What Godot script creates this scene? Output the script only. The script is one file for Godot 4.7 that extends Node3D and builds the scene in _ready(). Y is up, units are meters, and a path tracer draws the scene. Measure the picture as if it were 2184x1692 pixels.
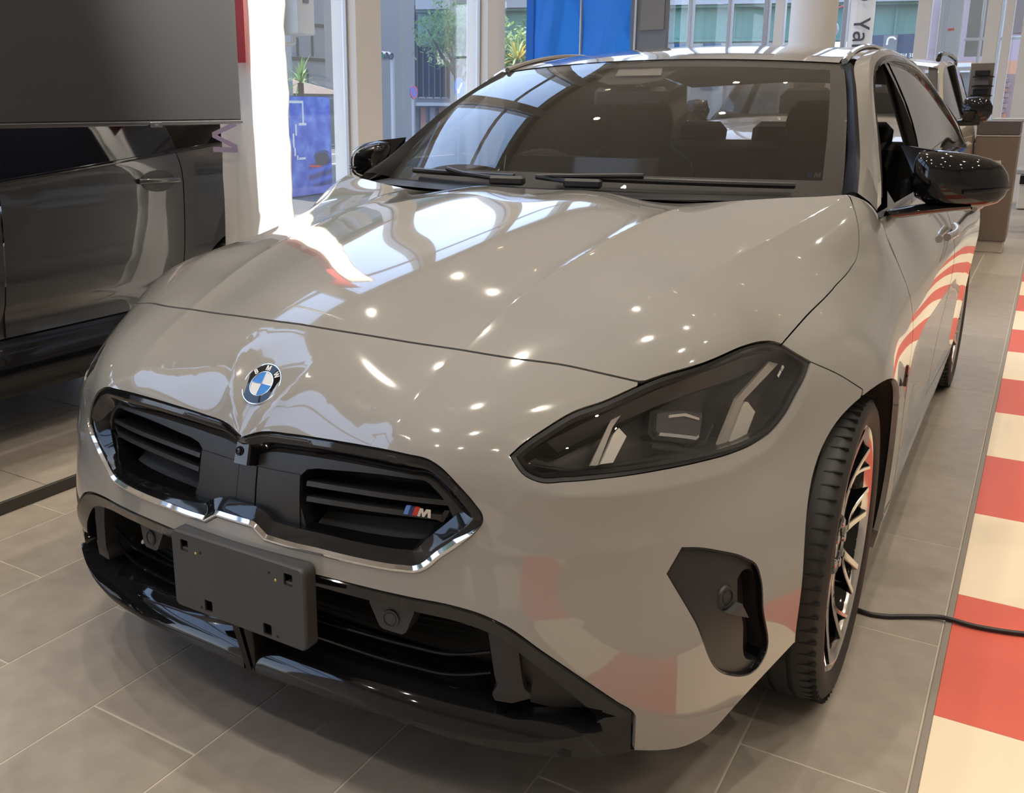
extends Node3D
# Showroom: a light grey hatchback in front of street windows. y up, metres.
# x runs across the hero car (its left is +x), z towards its nose; the front axle is at z = 0.

const CAM_POS := Vector3(1.1241, 1.2178, 2.0008)
const FOCAL := 2023.97            # pixels of the 2184 x 1692 frame
const LENS := Vector2(-145.29, -108.65)
var M := {}                       # materials
var taken := {}
var rng := RandomNumberGenerator.new()

func _ready() -> void:
	rng.seed = 11
	setup_view()
	setup_materials()
	build_room()
	build_street()
	build_skin()
	build_hero_car()
	build_other_things()

func setup_view() -> void:
	var cam := Camera3D.new()
	cam.name = "camera"
	add_child(cam)
	cam.transform = Transform3D(Basis.from_euler(Vector3(-0.2444, 0.5606, -0.0028), EULER_ORDER_YXZ), CAM_POS)
	cam.projection = Camera3D.PROJECTION_FRUSTUM
	cam.near = 0.05
	cam.far = 300.0
	cam.size = 1692.0 / FOCAL * cam.near
	cam.frustum_offset = Vector2(-LENS.x, LENS.y) / FOCAL * cam.near
	cam.current = true
	var we := WorldEnvironment.new()
	we.name = "world"
	var env := Environment.new()
	env.tonemap_mode = Environment.TONE_MAPPER_LINEAR
	env.tonemap_exposure = 1.38
	env.background_mode = Environment.BG_SKY
	var sky := Sky.new()
	var ps := ProceduralSkyMaterial.new()
	ps.sky_top_color = Color(0.60, 0.71, 0.88)
	ps.sky_horizon_color = Color(0.86, 0.90, 0.95)
	ps.ground_horizon_color = Color(0.62, 0.62, 0.60)
	ps.ground_bottom_color = Color(0.35, 0.34, 0.33)
	ps.energy_multiplier = SKY_ENERGY
	sky.sky_material = ps
	env.sky = sky
	env.ambient_light_source = Environment.AMBIENT_SOURCE_DISABLED
	env.sdfgi_enabled = true
	env.ssao_enabled = true
	env.ssil_enabled = true
	we.environment = env
	add_child(we)
	var sun := DirectionalLight3D.new()
	sun.name = "sun"
	add_child(sun)
	sun.transform = Transform3D(Basis.looking_at(SUN_DIR, Vector3.UP), Vector3(0, 12, 0))
	sun.light_color = Color(1.0, 0.95, 0.86)
	sun.light_energy = SUN_ENERGY
	sun.light_angular_distance = 0.5
	sun.shadow_enabled = true

const SKY_ENERGY := 4.2
const SUN_ENERGY := 2.5
const SUN_DIR := Vector3(0.38, -0.92, 0.12)

# ---------------------------------------------------------------- materials
func mat(key: String, color: Color, rough: float, metal := 0.0) -> StandardMaterial3D:
	var m := StandardMaterial3D.new()
	m.resource_name = key
	m.albedo_color = color
	m.roughness = rough
	m.metallic = metal
	M[key] = m
	return m

func lin(r: float, g: float, b: float) -> Color:
	return Color(r, g, b).linear_to_srgb()

func glass(key: String, color: Color, alpha: float, rough := 0.0) -> StandardMaterial3D:
	var m := mat(key, Color(color.r, color.g, color.b, alpha), rough)
	m.transparency = BaseMaterial3D.TRANSPARENCY_ALPHA
	return m

# ---------------------------------------------------------------- nodes
func numbered(called: String) -> String:
	var k: int = taken.get(called, 0)
	taken[called] = k + 1
	return called if k == 0 else "%s_%03d" % [called, k]

func tag(o: Node, label: String, category: String, group := "") -> Node:
	o.set_meta("label", label)
	o.set_meta("category", category)
	if group != "":
		o.set_meta("group", group)
	return o

func thing(called: String, label: String, category: String, at := Vector3.ZERO, turn := 0.0, group := "") -> Node3D:
	var o := Node3D.new()
	o.name = numbered(called)
	add_child(o)
	o.position = at
	o.rotation.y = turn
	tag(o, label, category, group)
	return o

func put(called: String, mesh: Mesh, m: Material, parent: Node = null, label := "") -> MeshInstance3D:
	var o := MeshInstance3D.new()
	o.mesh = mesh
	o.material_override = m
	o.name = numbered(called) if parent == null else called
	if parent == null:
		add_child(o)
	else:
		parent.add_child(o, true)
	if label != "":
		o.set_meta("label", label)
	return o

func struct(called: String, mesh: Mesh, m: Material, parent: Node = null) -> MeshInstance3D:
	var o := put(called, mesh, m, parent)
	if parent == null:
		o.set_meta("kind", "structure")
	return o

# ---------------------------------------------------------------- mesh builder
class MB:
	var v := PackedVector3Array()
	var n := PackedVector3Array()
	var uv := PackedVector2Array()
	var idx := PackedInt32Array()
	var own_normals := false
	var has_uv := false

	func tri(a: Vector3, b: Vector3, c: Vector3) -> void:
		var k := v.size()
		v.push_back(a); v.push_back(b); v.push_back(c)
		idx.push_back(k); idx.push_back(k + 1); idx.push_back(k + 2)

	func quad(a: Vector3, b: Vector3, c: Vector3, d: Vector3) -> void:
		tri(a, b, c)
		tri(a, c, d)

	func grid(rows: Array, closed_u := false, closed_v := false) -> void:
		var nr := rows.size()
		var nc: int = rows[0].size()
		for i in (nr if closed_v else nr - 1):
			var r0: PackedVector3Array = rows[i]
			var r1: PackedVector3Array = rows[(i + 1) % nr]
			for j in (nc if closed_u else nc - 1):
				var j2 := (j + 1) % nc
				quad(r0[j], r0[j2], r1[j2], r1[j])

	func fan(ring: PackedVector3Array, centre: Vector3, flip := false) -> void:
		for i in ring.size():
			var a := ring[i]
			var b := ring[(i + 1) % ring.size()]
			if flip:
				tri(centre, b, a)
			else:
				tri(centre, a, b)

	# a box with chamfered edges
	func box(at: Vector3, size: Vector3, bev := 0.0, basis := Basis()) -> void:
		var h := size * 0.5
		var b: float = min(bev, min(h.x, min(h.y, h.z)) * 0.98)
		if b <= 0.0:
			var p: Array[Vector3] = []
			for sx in [-1, 1]:
				for sy in [-1, 1]:
					for sz in [-1, 1]:
						p.push_back(at + basis * Vector3(h.x * sx, h.y * sy, h.z * sz))
			quad(p[0], p[1], p[3], p[2]); quad(p[4], p[6], p[7], p[5])
			quad(p[0], p[4], p[5], p[1]); quad(p[2], p[3], p[7], p[6])
			quad(p[0], p[2], p[6], p[4]); quad(p[1], p[5], p[7], p[3])
			return
		for axis in 3:
			var u := (axis + 1) % 3
			var w := (axis + 2) % 3
			for s in [-1.0, 1.0]:
				var q: Array[Vector3] = []
				for c in [[-1, -1], [1, -1], [1, 1], [-1, 1]]:
					var p := Vector3.ZERO
					p[axis] = h[axis] * s
					p[u] = (h[u] - b) * c[0]
					p[w] = (h[w] - b) * c[1]
					q.push_back(at + basis * p)
				if s > 0:
					quad(q[0], q[3], q[2], q[1])
				else:
					quad(q[0], q[1], q[2], q[3])
			for su in [-1.0, 1.0]:
				for sw in [-1.0, 1.0]:
					var e: Array[Vector3] = []
					for t in [-1.0, 1.0]:
						var p1 := Vector3.ZERO
						p1[axis] = (h[axis] - b) * t
						p1[u] = h[u] * su
						p1[w] = (h[w] - b) * sw
						var p2 := p1
						p2[u] = (h[u] - b) * su
						p2[w] = h[w] * sw
						e.push_back(at + basis * p1)
						e.push_back(at + basis * p2)
					if su * sw > 0:
						quad(e[0], e[2], e[3], e[1])
					else:
						quad(e[0], e[1], e[3], e[2])
		for sx in [-1.0, 1.0]:
			for sy in [-1.0, 1.0]:
				for sz in [-1.0, 1.0]:
					var a := at + basis * Vector3(h.x * sx, (h.y - b) * sy, (h.z - b) * sz)
					var c := at + basis * Vector3((h.x - b) * sx, h.y * sy, (h.z - b) * sz)
					var d := at + basis * Vector3((h.x - b) * sx, (h.y - b) * sy, h.z * sz)
					if sx * sy * sz > 0:
						tri(a, d, c)
					else:
						tri(a, c, d)

	# tube along a path
	func tube(path: PackedVector3Array, r: float, sides := 10, caps := true, r_end := -1.0) -> void:
		var rows := []
		var up := Vector3.UP
		for i in path.size():
			var t: Vector3 = (path[min(i + 1, path.size() - 1)] - path[max(i - 1, 0)]).normalized()
			if abs(t.dot(up)) > 0.95:
				up = Vector3.RIGHT if abs(t.x) < 0.9 else Vector3.FORWARD
			var s := t.cross(up).normalized()
			up = s.cross(t).normalized()
			var rr := r if r_end < 0.0 else lerpf(r, r_end, float(i) / (path.size() - 1))
			var ring := PackedVector3Array()
			for k in sides:
				var a := TAU * k / sides
				ring.push_back(path[i] + (s * cos(a) + up * sin(a)) * rr)
			rows.push_back(ring)
		grid(rows, true)
		if caps:
			fan(rows[0], path[0], true)
			fan(rows[-1], path[path.size() - 1])

	# profile of (radius, height) turned about an axis
	func lathe(profile: PackedVector2Array, at: Vector3, axis := Vector3.UP, sides := 32) -> void:
		var ax := axis.normalized()
		var s := ax.cross(Vector3.UP if abs(ax.y) < 0.9 else Vector3.RIGHT).normalized()
		var w := ax.cross(s).normalized()
		var rows := []
		for p in profile:
			var ring := PackedVector3Array()
			for k in sides:
				var a := TAU * k / sides
				ring.push_back(at + ax * p.y + (s * cos(a) + w * sin(a)) * p.x)
			rows.push_back(ring)
		grid(rows, true)

	# flat polygon in a frame, given thickness
	func prism(poly: PackedVector2Array, frame: Transform3D, depth: float, holes: Array = []) -> void:
		var pieces: Array = [poly]
		for h in holes:
			var next := []
			for p in pieces:
				next.append_array(cut(p, h))
			pieces = next
		for p in pieces:
			var t := Geometry2D.triangulate_polygon(p)
			for k in range(0, t.size(), 3):
				var a := frame * Vector3(p[t[k]].x, p[t[k]].y, 0)
				var b := frame * Vector3(p[t[k + 1]].x, p[t[k + 1]].y, 0)
				var c := frame * Vector3(p[t[k + 2]].x, p[t[k + 2]].y, 0)
				var dd := frame.basis.z * -depth
				if (p[t[k + 1]] - p[t[k]]).cross(p[t[k + 2]] - p[t[k]]) > 0:
					tri(a, c, b); tri(a + dd, b + dd, c + dd)
				else:
					tri(a, b, c); tri(a + dd, c + dd, b + dd)
		for ring in [poly] + holes:
			for i in ring.size():
				var p: Vector2 = ring[i]
				var q: Vector2 = ring[(i + 1) % ring.size()]
				quad(frame * Vector3(p.x, p.y, 0), frame * Vector3(q.x, q.y, 0), frame * Vector3(q.x, q.y, -depth), frame * Vector3(p.x, p.y, -depth))

	# polygon minus a hole inside it, as pieces without holes
	static func cut(p: PackedVector2Array, h: PackedVector2Array) -> Array:
		var lo := h[0]
		var hi := h[0]
		for q in h:
			lo = lo.min(q)
			hi = hi.max(q)
		var mid := (lo.x + hi.x) * 0.5
		var out := []
		for side in [[-1e3, mid], [mid, 1e3]]:
			var half := PackedVector2Array([Vector2(side[0], -1e3), Vector2(side[1], -1e3), Vector2(side[1], 1e3), Vector2(side[0], 1e3)])
			for piece in Geometry2D.intersect_polygons(p, half):
				for rest in Geometry2D.clip_polygons(piece, h):
					out.push_back(rest)
		return out

	func mirrored() -> MB:
		var m := MB.new()
		m.own_normals = own_normals
		m.has_uv = has_uv
		m.uv = uv
		for p in v:
			m.v.push_back(Vector3(-p.x, p.y, p.z))
		for p in n:
			m.n.push_back(Vector3(-p.x, p.y, p.z))
		for k in range(0, idx.size(), 3):
			m.idx.push_back(idx[k]); m.idx.push_back(idx[k + 2]); m.idx.push_back(idx[k + 1])
		return m

	func add(o: MB) -> void:
		var k := v.size()
		v.append_array(o.v)
		n.append_array(o.n)
		uv.append_array(o.uv)
		for i in o.idx:
			idx.push_back(i + k)

	# smooth normals where faces meet at less than `angle` degrees
	func done(angle := 38.0) -> ArrayMesh:
		var a := []
		a.resize(Mesh.ARRAY_MAX)
		if not own_normals:
			var cells := {}
			var fn := PackedVector3Array()
			var nt := idx.size() / 3
			fn.resize(nt)
			for t in nt:
				var p := v[idx[t * 3]]
				var c := (v[idx[t * 3 + 2]] - p).cross(v[idx[t * 3 + 1]] - p)
				fn[t] = c
				for k in 3:
					var key := Vector3i((v[idx[t * 3 + k]] * 20000.0).round())
					if cells.has(key):
						cells[key].push_back(t)
					else:
						cells[key] = PackedInt32Array([t])
			var nn := PackedVector3Array()
			nn.resize(v.size())
			var lim := cos(deg_to_rad(angle))
			for t in nt:
				var f := fn[t].normalized()
				for k in 3:
					var i := idx[t * 3 + k]
					var s := Vector3.ZERO
					for o in cells[Vector3i((v[i] * 20000.0).round())]:
						if fn[o].normalized().dot(f) > lim:
							s += fn[o]
					nn[i] = s.normalized() if s.length_squared() > 0.0 else f
			n = nn
		a[Mesh.ARRAY_VERTEX] = v
		a[Mesh.ARRAY_NORMAL] = n
		if has_uv:
			a[Mesh.ARRAY_TEX_UV] = uv
		a[Mesh.ARRAY_INDEX] = idx
		var m := ArrayMesh.new()
		m.add_surface_from_arrays(Mesh.PRIMITIVE_TRIANGLES, a)
		return m

func box_mesh(at: Vector3, size: Vector3, bev := 0.0) -> ArrayMesh:
	var b := MB.new()
	b.box(at, size, bev)
	return b.done(20.0)

# Catmull-Rom through points; a point given twice is a corner
func smooth2(p: PackedVector2Array, step := 0.006, closed := false) -> PackedVector2Array:
	var runs := []
	var run := PackedVector2Array()
	var pts := p
	for i in pts.size():
		if run.size() > 0 and pts[i].distance_to(run[-1]) < 1e-6:
			if run.size() > 1:
				runs.push_back(run)
			run = PackedVector2Array([pts[i]])
		else:
			run.push_back(pts[i])
	if run.size() > 1:
		runs.push_back(run)
	var out := PackedVector2Array()
	for r in runs:
		for i in r.size() - 1:
			var a: Vector2 = r[max(i - 1, 0)]
			var b: Vector2 = r[i]
			var c: Vector2 = r[i + 1]
			var d: Vector2 = r[min(i + 2, r.size() - 1)]
			if i == 0:
				a = b * 2.0 - c
			if i == r.size() - 2:
				d = c * 2.0 - b
			var lbc: float = b.distance_to(c)
			var n: int = max(1, int(ceil(lbc / step)))
			var sa: float = lbc / max(a.distance_to(b), 1e-6)
			var sd: float = lbc / max(c.distance_to(d), 1e-6)
			var m0: Vector2 = ((b - a) * sa * sa + (c - b)) / (1.0 + sa) * 1.0
			var m1: Vector2 = ((c - b) + (d - c) * sd * sd) / (1.0 + sd) * 1.0
			for k in n:
				var t := float(k) / n
				var t2 := t * t
				var t3 := t2 * t
				out.push_back(b * (2 * t3 - 3 * t2 + 1) + m0 * (t3 - 2 * t2 + t) + c * (-2 * t3 + 3 * t2) + m1 * (t3 - t2))
		if r == runs[-1] and not closed:
			out.push_back(r[-1])
	return out

func smooth3(p: PackedVector3Array, steps := 6) -> PackedVector3Array:
	var out := PackedVector3Array()
	for i in p.size() - 1:
		var a := p[i - 1] if i > 0 else p[i] * 2.0 - p[i + 1]
		var d := p[i + 2] if i + 2 < p.size() else p[i + 1] * 2.0 - p[i]
		for k in steps:
			out.push_back(p[i].cubic_interpolate(p[i + 1], a, d, float(k) / steps))
	out.push_back(p[-1])
	return out

func rrect(w: float, h: float, r: float, n := 5) -> PackedVector2Array:
	var out := PackedVector2Array()
	for c in [[1, 1, 0], [-1, 1, 1], [-1, -1, 2], [1, -1, 3]]:
		for k in n + 1:
			var a: float = PI / 2 * (c[2] + float(k) / n)
			out.push_back(Vector2((w * 0.5 - r) * c[0], (h * 0.5 - r) * c[1]) + Vector2(cos(a), sin(a)) * r)
	return out

func v2(a: Array) -> PackedVector2Array:
	var out := PackedVector2Array()
	for k in range(0, a.size(), 2):
		out.push_back(Vector2(a[k], a[k + 1]))
	return out

func v3(a: Array) -> PackedVector3Array:
	var out := PackedVector3Array()
	for k in range(0, a.size(), 3):
		out.push_back(Vector3(a[k], a[k + 1], a[k + 2]))
	return out

# ---------------------------------------------------------------- measured data of the car front
const SKIN_POINTS := [
	0, 0.1, 0.8, 0, 0.2, 0.875, 0, 0.32, 0.905, 0, 0.45, 0.905, 0, 0.56, 0.895,
	0, 0.667, 0.868, 0, 0.748, 0.811, 0, 0.838, 0.703, 0, 0.912, 0.5, 0, 0.957, 0.28,
	0, 0.992, 0.06, 0, 1.012, -0.15, 0, 1.018, -0.3, 0, 1.01, -0.6, 0.301, 0.729, 0.836,
	0.31, 0.777, 0.759, 0.322, 0.825, 0.66, 0.333, 0.865, 0.568, 0.347, 0.896, 0.453, 0.3605, 0.9255, 0.3165,
	0.373, 0.955, 0.154, 0.387, 0.981, -0.042, 0.401, 0.991, -0.144, 0.42, 0.998, -0.3, 0.42, 0.98, -0.62,
	0.15, 0.838, 0.692, 0.17, 0.915, 0.47, 0.18, 0.961, 0.25, 0.19, 1, -0.02, 0.2, 1.014, -0.25,
	0.16, 0.757, 0.806, 0.15, 0.69, 0.868, 0.53, 0.876, 0.445, 0.562, 0.897, 0.26, 0.604, 0.922, 0.06,
	0.645, 0.951, -0.13, 0.69, 0.986, -0.28, 0.735, 1.02, -0.39, 0.72, 1, -0.62, 0.47, 0.812, 0.625,
	0.46, 0.755, 0.762, 0.612, 0.787, 0.565, 0.65, 0.803, 0.513, 0.69, 0.813, 0.44, 0.72, 0.809, 0.344,
	0.745, 0.791, 0.215, 0.76, 0.823, 0.08, 0.775, 0.852, -0.1, 0.79, 0.88, -0.285, 0.786, 0.942, -0.3,
	0.765, 0.985, -0.34, 0.815, 0.795, 0.08, 0.862, 0.745, 0.04, 0.89, 0.705, 0, 0.83, 0.85, -0.285,
	0.872, 0.78, -0.285, 0.893, 0.7, -0.285, 0.897, 0.58, -0.4, 0.897, 0.45, -0.45, 0.893, 0.3, -0.45,
	0.835, 0.86, -0.6, 0.875, 0.78, -0.6, 0.893, 0.7, -0.6, 0.895, 0.55, -0.62, 0.895, 0.4, -0.62,
	0.89, 0.25, -0.62, 0.8, 0.93, -0.55, 0.386, 0.696, 0.854, 0.4585, 0.6105, 0.8285, 0.357, 0.503, 0.861,
	0.2, 0.475, 0.888, 0.1, 0.62, 0.878, 0.25, 0.6, 0.873, 0.25, 0.7, 0.86, 0.486, 0.705, 0.788,
	0.53, 0.668, 0.78, 0.64, 0.67, 0.68, 0.7, 0.65, 0.52, 0.738, 0.66, 0.375, 0.778, 0.708, 0.285,
	0.792, 0.765, 0.21, 0.5, 0.44, 0.835, 0.55, 0.4, 0.81, 0.61, 0.352, 0.775, 0.69, 0.29, 0.71,
	0.685, 0.2, 0.7, 0.55, 0.57, 0.795, 0.62, 0.56, 0.735, 0.69, 0.52, 0.65, 0.745, 0.57, 0.5,
	0.785, 0.55, 0.4, 0.8, 0.64, 0.28, 0.84, 0.66, 0.16, 0.74, 0.4, 0.62, 0.79, 0.42, 0.5,
	0.83, 0.45, 0.36, 0.855, 0.4, 0.34, 0.842, 0.275, 0.36, 0.79, 0.22, 0.5, 0.875, 0.53, 0.2,
	0.885, 0.62, 0.1, 0.3, 0.3, 0.885, 0.3, 0.15, 0.85, 0.5, 0.25, 0.82, 0.5, 0.12, 0.79,
	0.75, 0.1, 0.6, 0.83, 0.1, 0.4, 0.87, 0.1, -0.3,
]
# points measured best follow more closely
const SURE_POINTS := [5, 6, 14, 16, 18, 20, 41, 67, 68, 69]
# raised folds of the sheet: points, heights at them, how far they reach to the sides
const FOLDS := [
	[[0.285, 0.7, 0.858, 0.301, 0.729, 0.836, 0.31, 0.777, 0.759, 0.322, 0.825, 0.66, 0.333, 0.865, 0.568, 0.347, 0.896, 0.453, 0.3605, 0.9255, 0.3165, 0.373, 0.955, 0.154, 0.387, 0.981, -0.042, 0.401, 0.991, -0.144, 0.415, 0.998, -0.25],
		[0, 0.005, 0.0085, 0.0085, 0.0085, 0.0085, 0.0085, 0.008, 0.007, 0.005, 0], 0.04],
	[[0.47, 0.84, 0.62, 0.53, 0.876, 0.445, 0.562, 0.897, 0.26, 0.604, 0.922, 0.06, 0.645, 0.951, -0.13, 0.69, 0.986, -0.28, 0.735, 1.02, -0.39],
		[0, 0.003, 0.006, 0.008, 0.009, 0.008, 0.007], 0.055],
	[[0.473, 0.712, 0.805, 0.5, 0.688, 0.803, 0.522, 0.658, 0.796, 0.566, 0.647, 0.77, 0.634, 0.642, 0.7, 0.687, 0.631, 0.593, 0.731, 0.623, 0.458, 0.767, 0.634, 0.35, 0.794, 0.681, 0.27, 0.805, 0.739, 0.209],
		[0, 0.004, 0.007, 0.009, 0.009, 0.009, 0.009, 0.009, 0.007, 0.002], 0.035],
	[[0.447, 0.575, 0.837, 0.481, 0.564, 0.826, 0.522, 0.56, 0.81, 0.599, 0.559, 0.757, 0.667, 0.553, 0.677, 0.704, 0.54, 0.618],
		[0, 0.004, 0.006, 0.006, 0.006, 0.001], 0.045],
	[[0.1, 0.8, 0.757, 0.085, 0.782, 0.778, 0.055, 0.735, 0.823, 0.012, 0.672, 0.866],
		[0, 0.005, 0.0085, 0.006], 0.028],
]
const HEADLAMP_BACK := Vector2(1.0322, 0.3359)
const HEADLAMP_HOOD := Vector2(0.6136, 0.2842)
const LINE_HEADLAMP := [0.4311, 0.1812, 0.4311, 0.1812, 0.4527, 0.1571, 0.4707, 0.1498, 0.5060, 0.1505, 0.5679, 0.1544, 0.6377, 0.1582, 0.7261, 0.1599, 0.7990, 0.1627, 0.8606, 0.1720, 0.9018, 0.1865, 0.9423, 0.2172, 0.9820, 0.2667, 1.0135, 0.3061, 1.0322, 0.3359, 1.0322, 0.3359, 0.9968, 0.3561, 0.9676, 0.3740, 0.9368, 0.3813, 0.8956, 0.3787, 0.8437, 0.3667, 0.7278, 0.3240, 0.6443, 0.2976, 0.6136, 0.2842, 0.5581, 0.2584, 0.5135, 0.2416, 0.4724, 0.2156, 0.4438, 0.1941, 0.4311, 0.1812]
const LINE_SHUT := [0.0000, 0.3385, 0.0656, 0.3369, 0.1645, 0.3340, 0.2185, 0.3314, 0.3228, 0.3260, 0.4093, 0.3187, 0.5007, 0.3121, 0.5573, 0.3022, 0.6141, 0.2916]
const LINE_LAMP_TOP := [0.6256, 0.2926, 0.6443, 0.2998, 0.7278, 0.3262, 0.8437, 0.3689, 0.8956, 0.3809, 0.9368, 0.3835, 0.9605, 0.3788]
const LINE_LAMP_REAR := [1.0322, 0.3359, 0.9968, 0.3561, 0.9676, 0.3740, 0.9605, 0.3778]
const LINE_HOOD_SIDE := [0.9605, 0.3778, 1.0893, 0.4650, 1.2701, 0.5781, 1.3892, 0.6687, 1.4179, 0.7038, 1.4267, 0.7473, 1.4218, 0.8023, 1.4165, 0.8629, 1.4168, 0.9344]
const KIDNEY_TOP := 0.1494
const KIDNEY_LOW := 0.0162
const KIDNEY_OUT := Vector2(0.4012, 0.0929)
const LINE_KIDNEY := [-0.0300, 0.1607, 0.0000, 0.1494, 0.0000, 0.1494, 0.0316, 0.1619, 0.0883, 0.1685, 0.1519, 0.1720, 0.2250, 0.1736, 0.2920, 0.1725, 0.3246, 0.1695, 0.3367, 0.1645, 0.3683, 0.1389, 0.3913, 0.1139, 0.3998, 0.1016, 0.4012, 0.0929, 0.3926, 0.0763, 0.3708, 0.0540, 0.3460, 0.0323, 0.3249, 0.0111, 0.3124, 0.0038, 0.2868, 0.0001, 0.2238, -0.0018, 0.1534, -0.0005, 0.1085, -0.0007, 0.0603, 0.0010, 0.0603, 0.0010, 0.0365, 0.0162, 0.0365, 0.0162, -0.0300, 0.0162]
const LINE_LOWER := [-0.0300, -0.0316, 0.0155, -0.0316, 0.1560, -0.0316, 0.3022, -0.0355, 0.3586, -0.0360, 0.3992, -0.0412, 0.4334, -0.0537, 0.4778, -0.0852, 0.5330, -0.1294, 0.5780, -0.1703, 0.5989, -0.1908, 0.6023, -0.1986, 0.6023, -0.1986, 0.5989, -0.2574]
const LINE_BOTTOM := [0.5989, -0.2574, 0.6839, -0.2854, 0.7140, -0.2880, 0.7762, -0.2729, 0.8477, -0.2590, 0.9252, -0.2449]
const LINE_VENT := [0.6542, 0.0030, 0.6814, 0.0354, 0.6814, 0.0354, 0.7112, 0.0277, 0.7511, 0.0122, 0.8069, -0.0164, 0.8313, -0.0370, 0.8403, -0.0672, 0.8410, -0.1146, 0.8424, -0.2253, 0.8351, -0.2313, 0.7565, -0.1987, 0.7416, -0.1838, 0.6972, -0.0787, 0.6542, 0.0030]
const LINE_SEAM := [1.0322, 0.3359, 1.1088, 0.3043, 1.1935, 0.2569]

# ---------------------------------------------------------------- skin of the car's front
# The sheet metal from the cowl to the bumper is one smooth surface seen from a point inside the engine bay:
# a direction (u, v: angle from +z, to the side and up) has a distance, smoothly interpolated through measured points.
const HUB := Vector3(0, 0.5, -0.25)
const G0 := Vector2(-0.2, -1.3)    # corner, step and size of the sampled table
const GS := 0.045
const GN := Vector2i(60, 70)
var folds := []
var table := PackedFloat64Array()

func dom(p: Vector3) -> Vector2:
	var d := (p - HUB).normalized()
	var rho := acos(clampf(d.z, -1.0, 1.0))
	var h := sqrt(d.x * d.x + d.y * d.y) + 1e-12
	return Vector2(rho * d.x / h, rho * d.y / h)

func fold_height(q: Vector2) -> float:
	var out := 0.0
	for f in folds:
		if not f.area.has_point(q):
			continue
		var best := 1e9
		var amp := 0.0
		var p: PackedVector2Array = f.p
		for i in p.size() - 1:
			var ab := p[i + 1] - p[i]
			var t := clampf((q - p[i]).dot(ab) / ab.length_squared(), 0.0, 1.0)
			var d := q.distance_squared_to(p[i] + ab * t)
			if d < best:
				best = d
				amp = lerpf(f.a[i], f.a[i + 1], t)
		out += amp * exp(-sqrt(best + 9.0e-6) / f.w)
	return out

func build_skin() -> void:
	for f in FOLDS:
		var p := PackedVector2Array()
		for q in v3(f[0]):
			p.push_back(dom(q))
		var area := Rect2(p[0], Vector2.ZERO)
		for q in p:
			area = area.expand(q)
		folds.push_back({"p": p, "a": f[1], "w": f[2], "area": area.grow(f[2] * 5.0)})
	var c := PackedVector2Array()
	var rhs := PackedFloat64Array()
	for p in v3(SKIN_POINTS):
		c.push_back(dom(p))
		rhs.push_back((p - HUB).length() - fold_height(c[-1]))
	var n := c.size()
	var a := []
	for i in n + 2:
		var row := PackedFloat64Array()
		row.resize(n + 3)
		if i < n:
			for j in n:
				row[j] = pow(c[i].distance_to(c[j]), 3.0) + pow(Vector2(-c[i].x, c[i].y).distance_to(c[j]), 3.0)
			row[i] += 2.5e-4 if SURE_POINTS.has(i) else 1.2e-3
			row[n] = 1.0
			row[n + 1] = c[i].y
			row[n + 2] = rhs[i]
		else:
			for j in n:
				row[j] = 1.0 if i == n else c[j].y
		a.push_back(row)
	var w := solve_rows(a)
	var f := PackedFloat64Array()
	f.resize(GN.x * GN.y)
	for j in GN.y:
		for i in GN.x:
			var q := G0 + Vector2(i, j) * GS
			var s := w[n] + w[n + 1] * q.y
			for k in n:
				var d1 := q.distance_squared_to(c[k])
				var d2 := (q.x + c[k].x) * (q.x + c[k].x) + (q.y - c[k].y) * (q.y - c[k].y)
				s += w[k] * (d1 * sqrt(d1) + d2 * sqrt(d2))
			f[j * GN.x + i] = s
	# B-spline coefficients that pass through the samples
	table = f.duplicate()
	for pass_no in 12:
		var next := table.duplicate()
		for j in range(1, GN.y - 1):
			for i in range(1, GN.x - 1):
				var k := j * GN.x + i
				var b := (table[k] * 16.0 + (table[k - 1] + table[k + 1] + table[k - GN.x] + table[k + GN.x]) * 4.0 + table[k - GN.x - 1] + table[k - GN.x + 1] + table[k + GN.x - 1] + table[k + GN.x + 1]) / 36.0
				next[k] = table[k] + (f[k] - b)
		table = next

func solve_rows(a: Array) -> PackedFloat64Array:
	var n := a.size()
	for i in n:
		var piv := i
		for k in range(i + 1, n):
			if abs(a[k][i]) > abs(a[piv][i]):
				piv = k
		var tmp: PackedFloat64Array = a[i]
		a[i] = a[piv]
		a[piv] = tmp
		var ri: PackedFloat64Array = a[i]
		for k in range(i + 1, n):
			var rk: PackedFloat64Array = a[k]
			var m := rk[i] / ri[i]
			if m == 0.0:
				continue
			for j in range(i, n + 1):
				rk[j] -= m * ri[j]
			a[k] = rk
	var x := PackedFloat64Array()
	x.resize(n)
	for i in range(n - 1, -1, -1):
		var s: float = a[i][n]
		for j in range(i + 1, n):
			s -= a[i][j] * x[j]
		x[i] = s / a[i][i]
	return x

func reach(q0: Vector2) -> float:
	var q := Vector2(abs(q0.x), q0.y)
	var g := (q - G0) / GS
	var i := int(floor(g.x))
	var j := int(floor(g.y))
	var t := g.x - i
	var s := g.y - j
	var bx := [pow(1 - t, 3) / 6.0, (3 * t * t * t - 6 * t * t + 4) / 6.0, (-3 * t * t * t + 3 * t * t + 3 * t + 1) / 6.0, t * t * t / 6.0]
	var by := [pow(1 - s, 3) / 6.0, (3 * s * s * s - 6 * s * s + 4) / 6.0, (-3 * s * s * s + 3 * s * s + 3 * s + 1) / 6.0, s * s * s / 6.0]
	var out := 0.0
	for b in 4:
		var k := (j - 1 + b) * GN.x + i - 1
		out += by[b] * (bx[0] * table[k] + bx[1] * table[k + 1] + bx[2] * table[k + 2] + bx[3] * table[k + 3])
	return out + fold_height(q)

func toward(q: Vector2) -> Vector3:
	var rho := q.length() + 1e-12
	var s := sin(rho) / rho
	return Vector3(s * q.x, s * q.y, cos(rho))

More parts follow.
